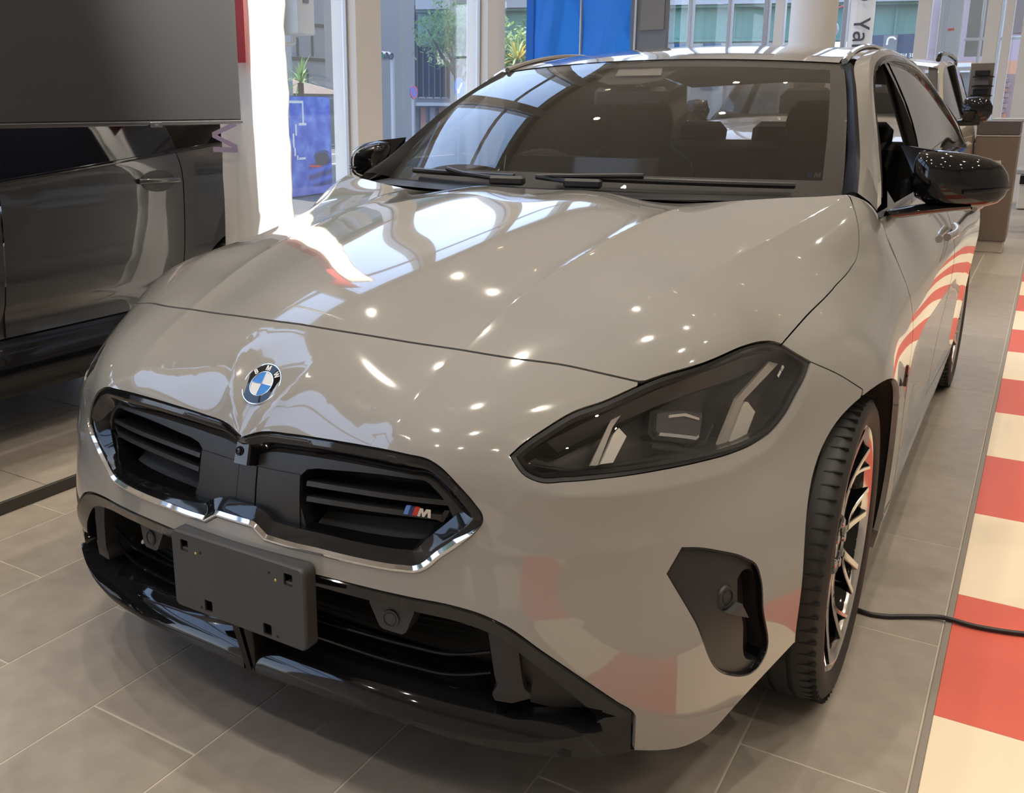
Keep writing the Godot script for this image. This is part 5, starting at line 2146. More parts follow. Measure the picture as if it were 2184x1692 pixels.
func ceiling_lamp(at: Vector3) -> void:
	var o := thing("ceiling_spotlight", "small round white spotlight set in the showroom ceiling", "spotlight", at, 0.0, "ceiling spotlights")
	var ring := MB.new()
	ring.lathe(v2([0.050, -0.004, 0.056, -0.012, 0.070, -0.012, 0.074, 0.0]), Vector3.ZERO, Vector3.UP, 24)
	put("lamp_ring", ring.done(), M.lamp_white, o)
	var disc := MB.new()
	disc.lathe(v2([0.0001, -0.003, 0.050, -0.003]), Vector3.ZERO, Vector3.UP, 20)
	put("lamp_face", disc.done(), M.lamp_glow, o)
	var l := SpotLight3D.new()
	l.name = "lamp_light"
	o.add_child(l)
	l.position = Vector3(0, -0.03, 0)
	l.rotation.x = -PI / 2
	l.spot_angle = 52.0
	l.spot_angle_attenuation = 0.8
	l.spot_range = 16.0
	l.spot_attenuation = 2.0
	l.light_size = 0.045
	l.light_color = Color(1.0, 0.95, 0.88)
	l.light_energy = LAMP_ENERGY
	l.shadow_enabled = true

const LAMP_ENERGY := 3.0

# ---------------------------------------------------------------- the street outside
func bar(called: String, at: Vector3, size: Vector3, m: Material, parent: Node, bev := 0.0) -> MeshInstance3D:
	return put(called, box_mesh(at, size, bev), m, parent)

func build_street() -> void:
	struct("floor_street", box_mesh(Vector3(-24.5, -0.11, -20.0), Vector3(41.0, 0.1, 90.0)), M.asphalt)
	struct("floor_pavement", box_mesh(Vector3(-5.2, -0.06, -16.0), Vector3(2.4, 0.12, 60.0), 0.01), M.paving)
	struct("floor_yard", box_mesh(Vector3(4.0, -0.10, -34.0), Vector3(18.0, 0.1, 41.6)), M.asphalt)
	for k in 3:
		var ln := box_mesh(Vector3(-13.5 - k * 3.2, -0.058, -20.0), Vector3(0.14, 0.004, 70.0))
		tag(put("road_line", ln, M.road_white), ["white road line nearest the showroom windows", "white road line in the middle of the street", "white road line along the far kerb"][k], "road line", "road lines")
	# white building with narrow slots
	var b := thing("white_building", "pale blue white building with narrow window slots across the street", "building", Vector3(-27.0, 0, -27.6))
	bar("wall", Vector3(0, 4.6, 0), Vector3(6.0, 9.4, 4.6), M.wall_white, b)
	for s in [[5.17, 4.40, -27.93, 0.10], [4.02, 3.25, -28.34, 0.10], [3.90, 3.22, -27.45, 0.12], [2.74, 2.10, -27.99, 0.09], [4.9, 4.3, -26.6, 0.10], [3.9, 3.2, -26.4, 0.10]]:
		bar("window_slot", Vector3(3.0, (s[0] + s[1]) * 0.5, s[2] + 27.6), Vector3(0.06, s[0] - s[1], s[3]), M.dark_gap, b)
	for y in [4.43, 3.13]:
		bar("floor_joint", Vector3(3.02, y, 0), Vector3(0.05, 0.11, 4.6), M.dark_gap, b)
	b = thing("taupe_building", "plain taupe office block behind the utility pole", "building", Vector3(-21.2, 0, -28.5))
	bar("wall", Vector3(0, 6.0, 0), Vector3(0.4, 12.0, 5.2), M.wall_taupe, b)
	for k in 2:
		bar("window_grille", Vector3(0.22, 3.55, 2.3 - k * 0.62), Vector3(0.05, 0.62, 0.5), M.dark_gap, b)
	b = thing("small_house", "low house with brown hipped roof beside the white building", "house", Vector3(-21.5, 0, -23.6))
	bar("wall", Vector3(0, 0.88, 0), Vector3(3.0, 1.76, 2.6), M.wall_stone, b)
	bar("doorway", Vector3(1.51, 0.8, -0.5), Vector3(0.04, 1.5, 0.8), M.dark_gap, b)
	var hr := MB.new()
	var r0 := v3([-1.7, 1.72, -1.6, 1.7, 1.72, -1.6, 1.7, 1.72, 1.6, -1.7, 1.72, 1.6])
	var r1 := v3([-0.2, 2.25, -0.3, 0.2, 2.25, -0.3, 0.2, 2.25, 0.7, -0.2, 2.25, 0.7])
	hr.grid([r0, r1], true)
	hr.quad(r1[0], r1[1], r1[2], r1[3])
	put("roof", hr.done(20), M.roof_brown, b)
	# utility pole with fittings
	b = thing("utility_pole", "grey utility pole with brackets outside the left window", "pole", Vector3(-13.0, -0.06, -16.22))
	var pm := MB.new()
	pm.lathe(v2([0.12, 0.0, 0.10, 2.0, 0.085, 3.55, 0.05, 3.62, 0.0001, 3.62]), Vector3.ZERO, Vector3.UP, 20)
	put("shaft", pm.done(), M.pole_grey, b)
	bar("bracket", Vector3(0, 2.45, 0.22), Vector3(0.05, 0.05, 0.36), M.pole_grey, b)
	bar("bracket", Vector3(0, 3.25, -0.2), Vector3(0.05, 0.06, 0.3), M.pole_grey, b)
	bar("cable_box", Vector3(0.02, 2.75, -0.2), Vector3(0.16, 0.5, 0.16), M.pole_grey, b, 0.02)
	bar("marker_plate", Vector3(0.13, 0.95, 0.0), Vector3(0.01, 0.12, 0.12), M.sign_yellow, b)
	# road direction sign
	b = thing("direction_sign", "cream road direction sign with red arrow beside the utility pole", "sign", Vector3(-12.78, 1.08, -15.86))
	bar("board", Vector3(0, 0.42, 0), Vector3(0.03, 0.86, 0.62), M.sign_cream, b)
	bar("yellow_edge", Vector3(0.018, 0.62, 0.29), Vector3(0.006, 0.46, 0.05), M.sign_yellow, b)
	bar("green_bar", Vector3(0.018, 0.76, -0.12), Vector3(0.006, 0.16, 0.05), M.sign_green, b)
	bar("green_bar", Vector3(0.018, 0.12, -0.10), Vector3(0.006, 0.18, 0.05), M.sign_green, b)
	var ar := MB.new()
	ar.prism(v2([0.15, 0.42, 0.12, 0.46, 0.12, 0.66, 0.08, 0.66, 0.135, 0.78, 0.19, 0.66, 0.15, 0.66, 0.15, 0.48, -0.28, 0.30, -0.30, 0.34]), Transform3D(Basis(Vector3(0, 0, 1), Vector3(0, 1, 0), Vector3(-1, 0, 0)), Vector3(0.022, 0, 0)), 0.004)
	put("arrow", ar.done(20), M.sign_red, b)
	for y in [0.56, 0.26]:
		for k in 9:
			bar("scale_mark", Vector3(0.018, y, 0.24 - k * 0.06), Vector3(0.004, 0.05, 0.03), M.pole_grey, b)
	for c in [[0.80, 0.18], [0.80, 0.08], [0.40, 0.24], [0.40, 0.16], [0.34, 0.22], [0.34, 0.13], [0.34, 0.04], [0.14, 0.2]]:
		bar("character", Vector3(0.018, c[0], c[1]), Vector3(0.004, 0.05, 0.045), M.pole_grey, b)
	bar("post", Vector3(-0.04, -0.10, 0.20), Vector3(0.05, 2.1, 0.05), M.pole_grey, b)
	# office building with vertical fins
	b = thing("finned_building", "dark glass office building with rows of vertical fins", "building", Vector3(-28.0, 0, -46.5))
	bar("wall", Vector3(-2.0, 3.6, 0), Vector3(5.0, 7.4, 22.0), M.wall_grey, b)
	for f in 3:
		var y := 1.9 + f * 1.75
		for k in 22:
			bar("window_panel", Vector3(0.52, y + 0.4, 9.6 - k * 0.75), Vector3(0.05, 1.05, 0.62), M.pane_blue, b)
		bar("spandrel", Vector3(0.6, y - 0.42, 0), Vector3(0.12, 0.42, 22.0), M.wall_white if f == 1 else M.wall_grey, b)
	for k in 30:
		bar("fin", Vector3(1.0, 4.2, 9.8 - k * 0.55), Vector3(0.4, 4.7, 0.09), M.fin_dark, b)
	for k in 14:
		bar("fin", Vector3(1.05, 4.6, -6.2 - k * 0.62), Vector3(0.25, 3.2, 0.14), M.wall_white, b)
	bar("canopy", Vector3(1.6, 1.45, 2.0), Vector3(2.4, 0.16, 14.0), M.wall_white, b)
	bar("shop_front", Vector3(0.56, 0.7, 3.0), Vector3(0.1, 1.3, 10.0), M.pole_grey, b)
	for k in 4:
		bar("shop_panel", Vector3(0.66, 0.7, 5.2 - k * 0.9), Vector3(0.06, 1.2, 0.5), M.wall_orange if k % 2 == 0 else M.wall_white, b)
	b = thing("over_bridge", "concrete deck across the top of the view behind the middle panes", "bridge", Vector3(-22.0, 5.9, -41.8))
	bar("deck", Vector3(0, 0, 0), Vector3(3.0, 1.1, 19.0), M.wall_taupe, b)
	b = thing("far_block", "grey block closing the street beyond the finned building", "building", Vector3(-30.0, 0, -66.0))
	bar("wall", Vector3(0, 5, 0), Vector3(30.0, 10.0, 4.0), M.wall_stone, b)
	for k in 12:
		for f in 3:
			bar("window_panel", Vector3(-11.0 + k * 2.0, 3.0 + f * 2.2, 2.02), Vector3(1.2, 1.2, 0.06), M.pane_blue, b)
	# traffic signs
	round_sign("no_parking_sign", "blue round no parking sign with red rim on a white post", Vector3(-12.0, 1.61, -17.57), 0.155, true)
	round_sign("arrow_sign", "blue round keep left sign with white arrow below the trees", Vector3(-11.0, 1.71, -18.04), 0.23, false)
	var ys := thing("street_name_sign", "yellowish lit shop sign high above the middle pane", "sign", Vector3(-17.0, 3.0, -27.5))
	bar("board", Vector3.ZERO, Vector3(0.10, 0.62, 1.9), M.sign_cream, ys, 0.02)
	bar("blue_mark", Vector3(0.06, 0.08, -0.25), Vector3(0.02, 0.26, 0.24), M.sign_blue, ys)
	bar("blue_mark", Vector3(0.06, 0.05, 0.45), Vector3(0.02, 0.30, 0.06), M.sign_blue, ys)
	bar("post", Vector3(-0.1, -1.7, -0.9), Vector3(0.1, 2.9, 0.1), M.sign_green, ys)
	var tl := thing("traffic_light", "horizontal traffic light showing green by the second pillar", "traffic light", Vector3(-16.0, 2.75, -21.9))
	bar("housing", Vector3.ZERO, Vector3(0.20, 0.26, 0.80), M.steel_white, tl, 0.08)
	for k in 3:
		var lm := MB.new()
		lm.lathe(v2([0.0001, 0.03, 0.07, 0.02, 0.085, 0.0, 0.10, 0.06, 0.10, -0.02]), Vector3(0.10, 0, 0.26 - 0.26 * k), Vector3.RIGHT, 16)
		put("signal_lens", lm.done(), M.sign_green if k == 0 else M.pole_grey, tl)
	bar("post", Vector3(0, -1.4, -0.5), Vector3(0.09, 2.8, 0.09), M.steel_white, tl)
	# poster stand
	poster()
	# electric cabinet on the wall by the window
	b = thing("electric_cabinet", "white electric cabinet on a pipe frame outside the left window", "cabinet", Vector3(-4.55, 1.845, -4.66))
	bar("door", Vector3(0, 0.45, 0), Vector3(0.22, 0.90, 0.22), M.steel_white, b, 0.01)
	bar("maker_plate", Vector3(0.115, 0.28, 0.01), Vector3(0.006, 0.05, 0.07), M.grey_print, b)
	var pp := MB.new()
	pp.tube(v3([0, -0.02, 0.05, 0, -0.07, 0.05, 0, -0.08, 0.10, 0, -0.08, 0.40]), 0.018, 8)
	put("pipe", pp.done(), M.steel_white, b)
	bar("bracket", Vector3(-0.04, 0.3, 0.17), Vector3(0.05, 1.2, 0.05), M.wall_stone, b)
	# planting
	palm("spiky_palm", "yellow green spiky palm between pillar and blue banner", Vector3(-6.0, -0.06, -11.5), 2.05, 0.55, 40, 2, 3)
	palm("brown_grass_tree", "dry brown spiky plant under the yellow palm", Vector3(-5.6, -0.06, -11.05), 1.35, 0.5, 36, 1, 4)
	palm("bird_of_paradise", "orange flowering plant right of the blue banner", Vector3(-4.6, -0.06, -12.3), 1.95, 0.32, 16, 3, 7)
	palm("window_palm", "dark palm beside the white cloth banner outside", Vector3(-9.5, -0.06, -10.5), 1.75, 0.5, 34, 0, 9)
	tree("street_tree", "leafy street tree behind the blue arrow sign", Vector3(-13.0, -0.06, -21.3), 4.4, 1.5, 11)
	tree("hedge_tree", "sunlit green shrub beside the blue banner", Vector3(-7.4, -0.06, -14.2), 2.9, 0.9, 12)
	tree("corner_tree", "green tree crown above the middle window pane", Vector3(-11.8, -0.06, -24.6), 4.6, 1.2, 13)
	# elevated road with green girders
	b = thing("green_girder_bridge", "elevated road on pale green riveted steel girders", "bridge", Vector3(-6.0, 3.15, -32.0), 0.42)
	bar("girder", Vector3(0, 0.75, 0), Vector3(26.0, 1.15, 0.5), M.girder_green, b)
	for y in [0.22, 1.28]:
		bar("flange", Vector3(0, y, 0.1), Vector3(26.0, 0.07, 0.9), M.girder_green, b)
		var rv := MB.new()
		for k in 90:
			rv.box(Vector3(-10.0 + k * 0.22, y + (0.10 if y < 1 else -0.10), 0.26), Vector3(0.05, 0.05, 0.03))
		var ro := put("rivets", rv.done(), M.girder_green, b)
		ro.set_meta("kind", "stuff")
	for k in 9:
		bar("stiffener", Vector3(-10.0 + k * 2.5, 0.75, 0.28), Vector3(0.07, 1.1, 0.08), M.girder_green, b)
	bar("deck", Vector3(0, 1.75, -0.6), Vector3(26.0, 0.85, 2.6), M.deck_white, b)
	bar("parapet", Vector3(0, 2.6, 0.3), Vector3(26.0, 0.9, 0.2), M.deck_white, b)
	b = thing("side_girder_bridge", "pale green steel girder road bridge along the far side of the street", "bridge", Vector3(-15.5, 6.4, -6.0), PI / 2)
	bar("girder", Vector3(0, 0.6, 0), Vector3(44.0, 1.3, 0.5), M.girder_green, b)
	bar("deck", Vector3(0, 1.6, 1.0), Vector3(44.0, 0.7, 3.0), M.deck_white, b)
	for k in 5:
		bar("bridge_pier", Vector3(-18.0 + k * 9.0, -3.2, 1.2), Vector3(0.8, 6.4, 0.8), M.wall_stone, b)
	# navy lettered panel outside, seen from behind
	b = thing("navy_signboard", "navy blue panel with mirrored white lettering outside the back window", "sign", Vector3(-1.62, 2.10, -20.0))
	bar("board", Vector3(-0.15, 0.28, 0), Vector3(1.0, 0.56, 0.05), M.navy_panel, b)
	bar("pale_board", Vector3(-0.30, 0.30, 0.035), Vector3(0.26, 0.50, 0.02), M.wall_grey, b)
	var t := TextMesh.new()
	t.text = "THE NEW"
	t.font_size = 16
	t.pixel_size = 0.0062
	t.depth = 0.01
	var to := put("lettering", t, M.sign_white, b)
	to.transform = Transform3D(Basis(Vector3(-1, 0, 0), Vector3(0, 1, 0), Vector3(0, 0, 1)), Vector3(0.03, 0.15, 0.034))
	var hook := MB.new()
	hook.tube(smooth3(v3([-0.36, 0.36, 0.05, -0.34, 0.48, 0.05, -0.26, 0.50, 0.05, -0.20, 0.46, 0.05]), 5), 0.018, 8)
	put("figure", hook.done(), M.sign_white, b)
	bar("low_wall", Vector3(-0.1, -0.12, 0.1), Vector3(2.6, 0.18, 0.2), M.sign_white, b)
	bar("base", Vector3(0, -1.2, -0.05), Vector3(2.6, 2.1, 0.2), M.wall_grey, b)
	# pink and orange shop front
	b = thing("pink_building", "pink rendered shop building beyond the back window", "building", Vector3(1.0, 0, -28.5))
	bar("wall", Vector3(0, 3.2, 0), Vector3(6.4, 6.4, 1.0), M.wall_pink, b)
	bar("orange_band", Vector3(-0.8, 2.2, 0.55), Vector3(4.6, 0.42, 0.12), M.wall_orange, b)
	bar("green_pillar", Vector3(-2.75, 3.0, 0.55), Vector3(0.16, 1.9, 0.12), M.girder_green, b)
	bar("dark_window", Vector3(-0.6, 3.9, 0.52), Vector3(1.0, 1.6, 0.06), M.roof_brown, b)
	bar("dark_window", Vector3(1.1, 3.6, 0.52), Vector3(0.8, 1.8, 0.06), M.roof_brown, b)
	for k in 5:
		bar("poster_patch", Vector3(1.0, 2.5 + (k % 2) * 0.3, 0.56), Vector3(0.28 - 0.04 * k, 0.26, 0.03 + 0.004 * k), [M.sign_blue, M.wall_orange][k % 2], b)
	b = thing("meter_box", "grey steel meter box on a pipe rack outside the back window", "cabinet", Vector3(-0.32, 1.88, -14.0))
	bar("door", Vector3(0, 0.55, 0), Vector3(0.30, 1.1, 0.2), M.steel_white, b, 0.01)
	bar("label_plate", Vector3(0.02, 0.42, 0.105), Vector3(0.08, 0.03, 0.006), M.sign_red, b)
	var rack := MB.new()
	rack.tube(v3([-0.02, -0.02, 0, -0.02, -0.10, 0, 0.06, -0.12, 0, 0.62, -0.12, 0]), 0.028, 8)
	put("pipe", rack.done(), M.steel_white, b)
	for e in [[0.40, 0.022], [0.62, 0.045]]:
		var pv := MB.new()
		pv.tube(v3([e[0], -1.9 if e[1] > 0.03 else -0.2, 0.02, e[0], 2.2, 0.02]), e[1], 10)
		put("pipe", pv.done(), M.steel_white, b)
	bar("side_panel", Vector3(0.34, 0.75, -0.1), Vector3(0.26, 1.4, 0.06), M.wall_stone, b)
	var pr := MB.new()
	pr.tube(v3([0.2, 0.28, 0.03, 0.95, 0.28, 0.03]), 0.022, 8)
	put("pipe", pr.done(), M.steel_white, b)
	b = thing("brick_wall", "pinkish brick wall strip left of the white corner wall", "wall", Vector3(0.35, 0, -15.0))
	bar("wall", Vector3(0.1, 0.85, 0), Vector3(0.7, 1.7, 0.2), M.wall_pink, b)
	for r in 22:
		for k in 2:
			bar("brick", Vector3(-0.14 + 0.17 * k + (0.04 if r % 2 == 0 else 0.0), 0.06 + r * 0.074, 0.11), Vector3(0.145, 0.060, 0.03), M.wall_orange if (r + k) % 5 == 0 else M.wall_pink, b, 0.003)
	b = thing("globe_lamp", "round glass lamp globe hanging outside the back window", "lamp", Vector3(-1.86, 2.34, -13.45))
	var gm := MB.new()
	var gp := PackedVector2Array()
	for k in 13:
		var a := PI * k / 12.0
		gp.push_back(Vector2(max(sin(a) * 0.13, 0.0001), cos(a) * 0.13))
	gm.lathe(gp, Vector3.ZERO, Vector3.UP, 24)
	put("globe", gm.done(80), M.steel_white, b)
	var arm := MB.new()
	arm.tube(v3([0.29, 0.30, 0.40, 0.10, 0.28, 0.10, 0.0, 0.25, 0, 0.0, 0.12, 0]), 0.012, 8)
	put("bracket", arm.done(), M.sign_red, b)

func round_sign(called: String, label: String, at: Vector3, r: float, rim: bool) -> void:
	var s := thing(called, label, "traffic sign", at)
	var d := MB.new()
	d.lathe(v2([0.0001, 0.012, r * 0.98, 0.012, r, 0.008, r, -0.008, 0.0001, -0.008]), Vector3.ZERO, Vector3.RIGHT, 32)
	put("disc", d.done(30), M.sign_blue, s)
	if rim:
		var q := MB.new()
		q.lathe(v2([r * 0.74, 0.014, r * 0.99, 0.014]), Vector3.ZERO, Vector3.RIGHT, 32)
		put("red_rim", q.done(), M.sign_red, s)
		var sl := MB.new()
		sl.box(Vector3(0.015, 0, 0), Vector3(0.004, r * 1.6, r * 0.2), 0.0, Basis(Vector3.RIGHT, -0.78))
		put("red_bar", sl.done(), M.sign_red, s)
	else:
		var a := MB.new()
		var pts := PackedVector2Array()
		for p in v2([0.0, -0.78, 0.34, -0.36, 0.11, -0.40, 0.11, 0.62, -0.11, 0.62, -0.11, -0.40, -0.34, -0.36]):
			pts.push_back(p.rotated(-0.72) * r)
		a.prism(pts, Transform3D(Basis(Vector3(0, 0, -1), Vector3(0, 1, 0), Vector3(1, 0, 0)), Vector3(0.016, 0, 0)), 0.004)
		put("arrow", a.done(20), M.sign_white, s)
	var p := MB.new()
	p.tube(PackedVector3Array([Vector3(-0.03, r, 0), Vector3(-0.03, -at.y - 0.06, 0)]), 0.025, 8)
	put("post", p.done(), M.steel_white, s)

func poster() -> void:
	var s := thing("poster_stand", "blue poster stand with a car picture standing outside the left window", "poster", Vector3(-8.35, -0.06, -9.30))
	s.rotation.y = PI / 2 + 0.10
	# the picture, drawn pixel by pixel: sky, white outline, a dark blue car rear
	var im := Image.create(256, 352, false, Image.FORMAT_RGB8)
	var nz := FastNoiseLite.new()
	nz.seed = 3
	nz.frequency = 0.012
	for y in 352:
		for x in 256:
			var n := nz.get_noise_2d(x, y) * 0.5 + 0.5
			var c := Color(0.10, 0.27, 0.72).lerp(Color(0.62, 0.74, 0.93), clampf(n * 1.4 - 0.45, 0.0, 1.0) * 0.9)
			# the car: body, roof and window as rounded shapes with a pale streak and red tail lamps
			var e := Vector2((x - 186.0) / 78.0, (y - 278.0) / 50.0)
			var f := Vector2((x - 196.0) / 56.0, (y - 226.0) / 34.0)
			if pow(absf(e.x), 3.0) + pow(absf(e.y), 3.0) < 1.0 or pow(absf(f.x), 2.4) + pow(absf(f.y), 2.4) < 1.0:
				c = Color(0.06, 0.14, 0.46).lerp(Color(0.20, 0.36, 0.80), clampf(0.5 + 0.5 * sin(y * 0.16 + x * 0.02), 0.0, 1.0))
				if pow(absf(f.x), 2.4) + pow(absf(f.y * 1.15), 2.4) < 0.6:
					c = Color(0.05, 0.08, 0.22)
				if absf(y - 252.0 - (x - 186.0) * 0.08) < 4.0 and x > 118 and x < 190:
					c = Color(0.75, 0.15, 0.12)
			if y > 322:
				c = c.lerp(Color(0.55, 0.50, 0.80), 0.6)
			im.set_pixel(x, y, c)
	for seg in [[0, 14, 92, 9], [84, 14, 9, 84], [62, 92, 44, 9], [40, 96, 9, 40], [24, 128, 9, 50], [30, 178, 9, 30], [44, 206, 9, 16], [56, 214, 40, 8], [0, 14, 9, 60]]:
		im.fill_rect(Rect2i(seg[0], seg[1], seg[2], seg[3]), Color(0.80, 0.83, 0.82))
	var tm := StandardMaterial3D.new()
	tm.albedo_texture = ImageTexture.create_from_image(im)
	tm.roughness = 0.4
	tm.resource_name = "poster_print"
	var face := MB.new()
	face.has_uv = true
	face.own_normals = true
	face.v = v3([-0.56, 1.46, 0.02, 0.56, 1.46, 0.02, 0.56, 0.02, 0.02, -0.56, 0.02, 0.02])
	face.n = PackedVector3Array([Vector3.BACK, Vector3.BACK, Vector3.BACK, Vector3.BACK])
	face.uv = v2([0, 0, 1, 0, 1, 1, 0, 1])
	face.idx = PackedInt32Array([0, 1, 2, 0, 2, 3])
	put("picture", face.done(), tm, s)
	bar("board", Vector3(0, 0.74, 0), Vector3(1.14, 1.46, 0.03), M.navy_panel, s)
	bar("back_leg", Vector3(0, 0.62, -0.22), Vector3(0.9, 1.24, 0.03), M.pole_grey, s)

# spiky plant: stem and sword leaves
func palm(called: String, label: String, at: Vector3, h: float, l: float, n: int, tone: int, sd: int) -> void:
	var r := RandomNumberGenerator.new()
	r.seed = sd
	var s := thing(called, label, "plant", at)
	var st := MB.new()
	st.tube(PackedVector3Array([Vector3.ZERO, Vector3(0.03, h * 0.5, 0.02), Vector3(0.0, h - 0.05, 0)]), 0.05 if tone != 3 else 0.012, 8)
	put("stem", st.done(), M.bark, s)
	for k in n:
		var a := r.randf() * TAU
		var e := r.randf_range(-0.5, 1.3)
		var d := Vector3(cos(a) * cos(e), sin(e), sin(a) * cos(e))
		var side := d.cross(Vector3.UP).normalized() * (0.018 if tone != 3 else 0.022)
		var p0 := Vector3(0, h - 0.08 + r.randf() * 0.1, 0)
		var ll := l * r.randf_range(0.6, 1.1)
		var p1 := p0 + d * ll * 0.5 + Vector3(0, 0.02, 0)
		var p2 := p0 + d * ll - Vector3(0, 0.10 * l, 0)
		var mb := MB.new()
		mb.quad(p0 - side * 0.4, p0 + side * 0.4, p1 + side, p1 - side)
		mb.tri(p1 - side, p1 + side, p2)
		var m: Material = M.petal if tone == 3 and k % 2 == 0 else (M.bark if tone == 1 and k % 3 != 0 else M["leaf%d" % ([0, 0, 1 + k % 2, 2][tone])])
		put("leaf", mb.done(), m, s)

func tree(called: String, label: String, at: Vector3, h: float, cr: float, sd: int) -> void:
	var r := RandomNumberGenerator.new()
	r.seed = sd
	var s := thing(called, label, "tree", at)
	var tk := MB.new()
	tk.tube(PackedVector3Array([Vector3.ZERO, Vector3(0.05, h * 0.35, 0.03), Vector3(-0.04, h * 0.6, 0.05)]), h * 0.030, 10, true, h * 0.018)
	for k in 7:
		var a := TAU * k / 7.0 + r.randf()
		var b := Vector3(0.02, h * r.randf_range(0.35, 0.6), 0.03)
		tk.tube(PackedVector3Array([b, b + Vector3(cos(a) * cr * 0.4, h * 0.14, sin(a) * cr * 0.4), b + Vector3(cos(a) * cr * 0.75, h * 0.30, sin(a) * cr * 0.75)]), h * 0.014, 6, true, h * 0.004)
	put("trunk", tk.done(), M.bark, s)
	for tone in 2:
		var mb := MB.new()
		for k in 1500:
			var d := Vector3(r.randfn(), r.randfn() * 0.8, r.randfn()).normalized() * pow(r.randf(), 0.5)
			var lump := 0.8 + 0.35 * sin(d.x * 5.0 + sd) * sin(d.z * 6.0) * sin(d.y * 5.0 + 1.0)
			var p := Vector3(0, h * 0.74, 0) + d * Vector3(cr, h * 0.28, cr) * lump
			var u := Vector3(r.randf() - 0.5, r.randf() - 0.5, r.randf() - 0.5).normalized()
			var w := u.cross(Vector3(0.3, 1, 0.2)).normalized()
			var sz := r.randf_range(0.04, 0.075) * (0.6 + cr * 0.4)
			mb.quad(p - u * sz, p + w * sz * 0.5, p + u * sz, p - w * sz * 0.5)
		var o := put("foliage", mb.done(), M["leaf%d" % tone], s)
		o.set_meta("kind", "stuff")

# ---------------------------------------------------------------- other things in the showroom
func build_other_things() -> void:
	checker_mat()
	cable()
	plinth()
	dark_car()
	screen()
	banners()
	suv()
	furniture()

func checker_mat() -> void:
	var s := 0.5914
	var o := thing("checkered_mat", "red and cream checkered vinyl mat beside the grey car", "mat", Vector3(1.0526, 0.0, 0.0134))
	put("edge_trim", box_mesh(Vector3(0.006, 0.0015, -3.0), Vector3(0.014, 0.005, 9.6), 0.001), M.mat_edge, o)
	var mb := MB.new()
	mb.box(Vector3(0, 0.001, 0), Vector3(s - 0.0015, 0.004, s - 0.0015), 0.0008)
	var mesh := mb.done(20)
	for i in 1:
		for j in range(-13, 4):
			var p := put("mat_square", mesh, M.mat_cream if (i + j) % 2 != 0 else M.mat_red, o)
			p.position = Vector3(0.013 + s * (i + 0.5), 0, s * (j - 0.5) + s)
	var sq := o.get_children()
	for c in sq:
		if c.name.begins_with("mat_square"):
			var row := int(round((c.position.z - s * 0.5) / s))
			c.material_override = M.mat_cream if row % 2 == 0 else M.mat_red

func cable() -> void:
	var mb := MB.new()
	mb.tube(smooth3(v3([0.30, 0.0065, -0.52, 0.60, 0.0065, -0.44, 0.78, 0.0065, -0.385, 0.873, 0.0065, -0.345, 0.925, 0.0065, -0.352, 0.968, 0.0065, -0.378, 1.030, 0.0090, -0.408, 1.060, 0.0110, -0.410, 1.118, 0.0100, -0.408, 1.20, 0.0100, -0.425, 1.32, 0.0100, -0.47, 1.6, 0.0100, -0.50]), 8), 0.0058, 10)
	tag(put("power_cable", mb.done(), M.cable), "black power cable running from under the grey car onto the mat", "cable")

func plinth() -> void:
	var o := thing("display_plinth", "low dark edged tiled plinth under the dark car", "platform", Vector3(-1.484, 0, 0))
	put("plinth_body", box_mesh(Vector3(-1.15, 0.015, 0.1), Vector3(2.28, 0.030, 6.0)), M.plinth_side, o)
	put("edge_rail", box_mesh(Vector3(-0.006, 0.020, 0.1), Vector3(0.012, 0.040, 6.0), 0.001), M.plinth_side, o)
	var mb := MB.new()
	mb.box(Vector3(0, 0.036, 0), Vector3(0.594, 0.010, 0.594), 0.001)
	var mesh := mb.done(20)
	for i in 4:
		for j in range(-5, 5):
			var p := put("tile", mesh, M.tile1 if (i + j) % 2 == 0 else M.tile0, o)
			p.position = Vector3(-0.012 - 0.297 - 0.5965 * i, 0, 0.253 + 0.5965 * (j + 0.5))

func dark_x(y: float, z: float) -> float:
	var ys := [0.16, 0.24, 0.34, 0.40, 0.46, 0.52, 0.62, 0.76, 0.90, 0.97, 1.06]
	var xs := [0.86, 0.905, 0.905, 0.885, 0.880, 0.905, 0.925, 0.938, 0.942, 0.930, 0.885]
	var i := 0
	while i < ys.size() - 2 and y > ys[i + 1]:
		i += 1
	var t: float = (y - ys[i]) / (ys[i + 1] - ys[i])
	var x := cubic_interpolate(xs[i], xs[i + 1], xs[max(i - 1, 0)], xs[min(i + 2, xs.size() - 1)], t)
	var e := absf(z - 0.55) / 2.15
	return x - 0.16 * pow(clampf(e, 0.0, 1.2), 5.0) + 0.006 * sin(z * 2.0)

func dark_belt(z: float) -> float:
	return 0.955 - 0.085 * (z + 0.05)

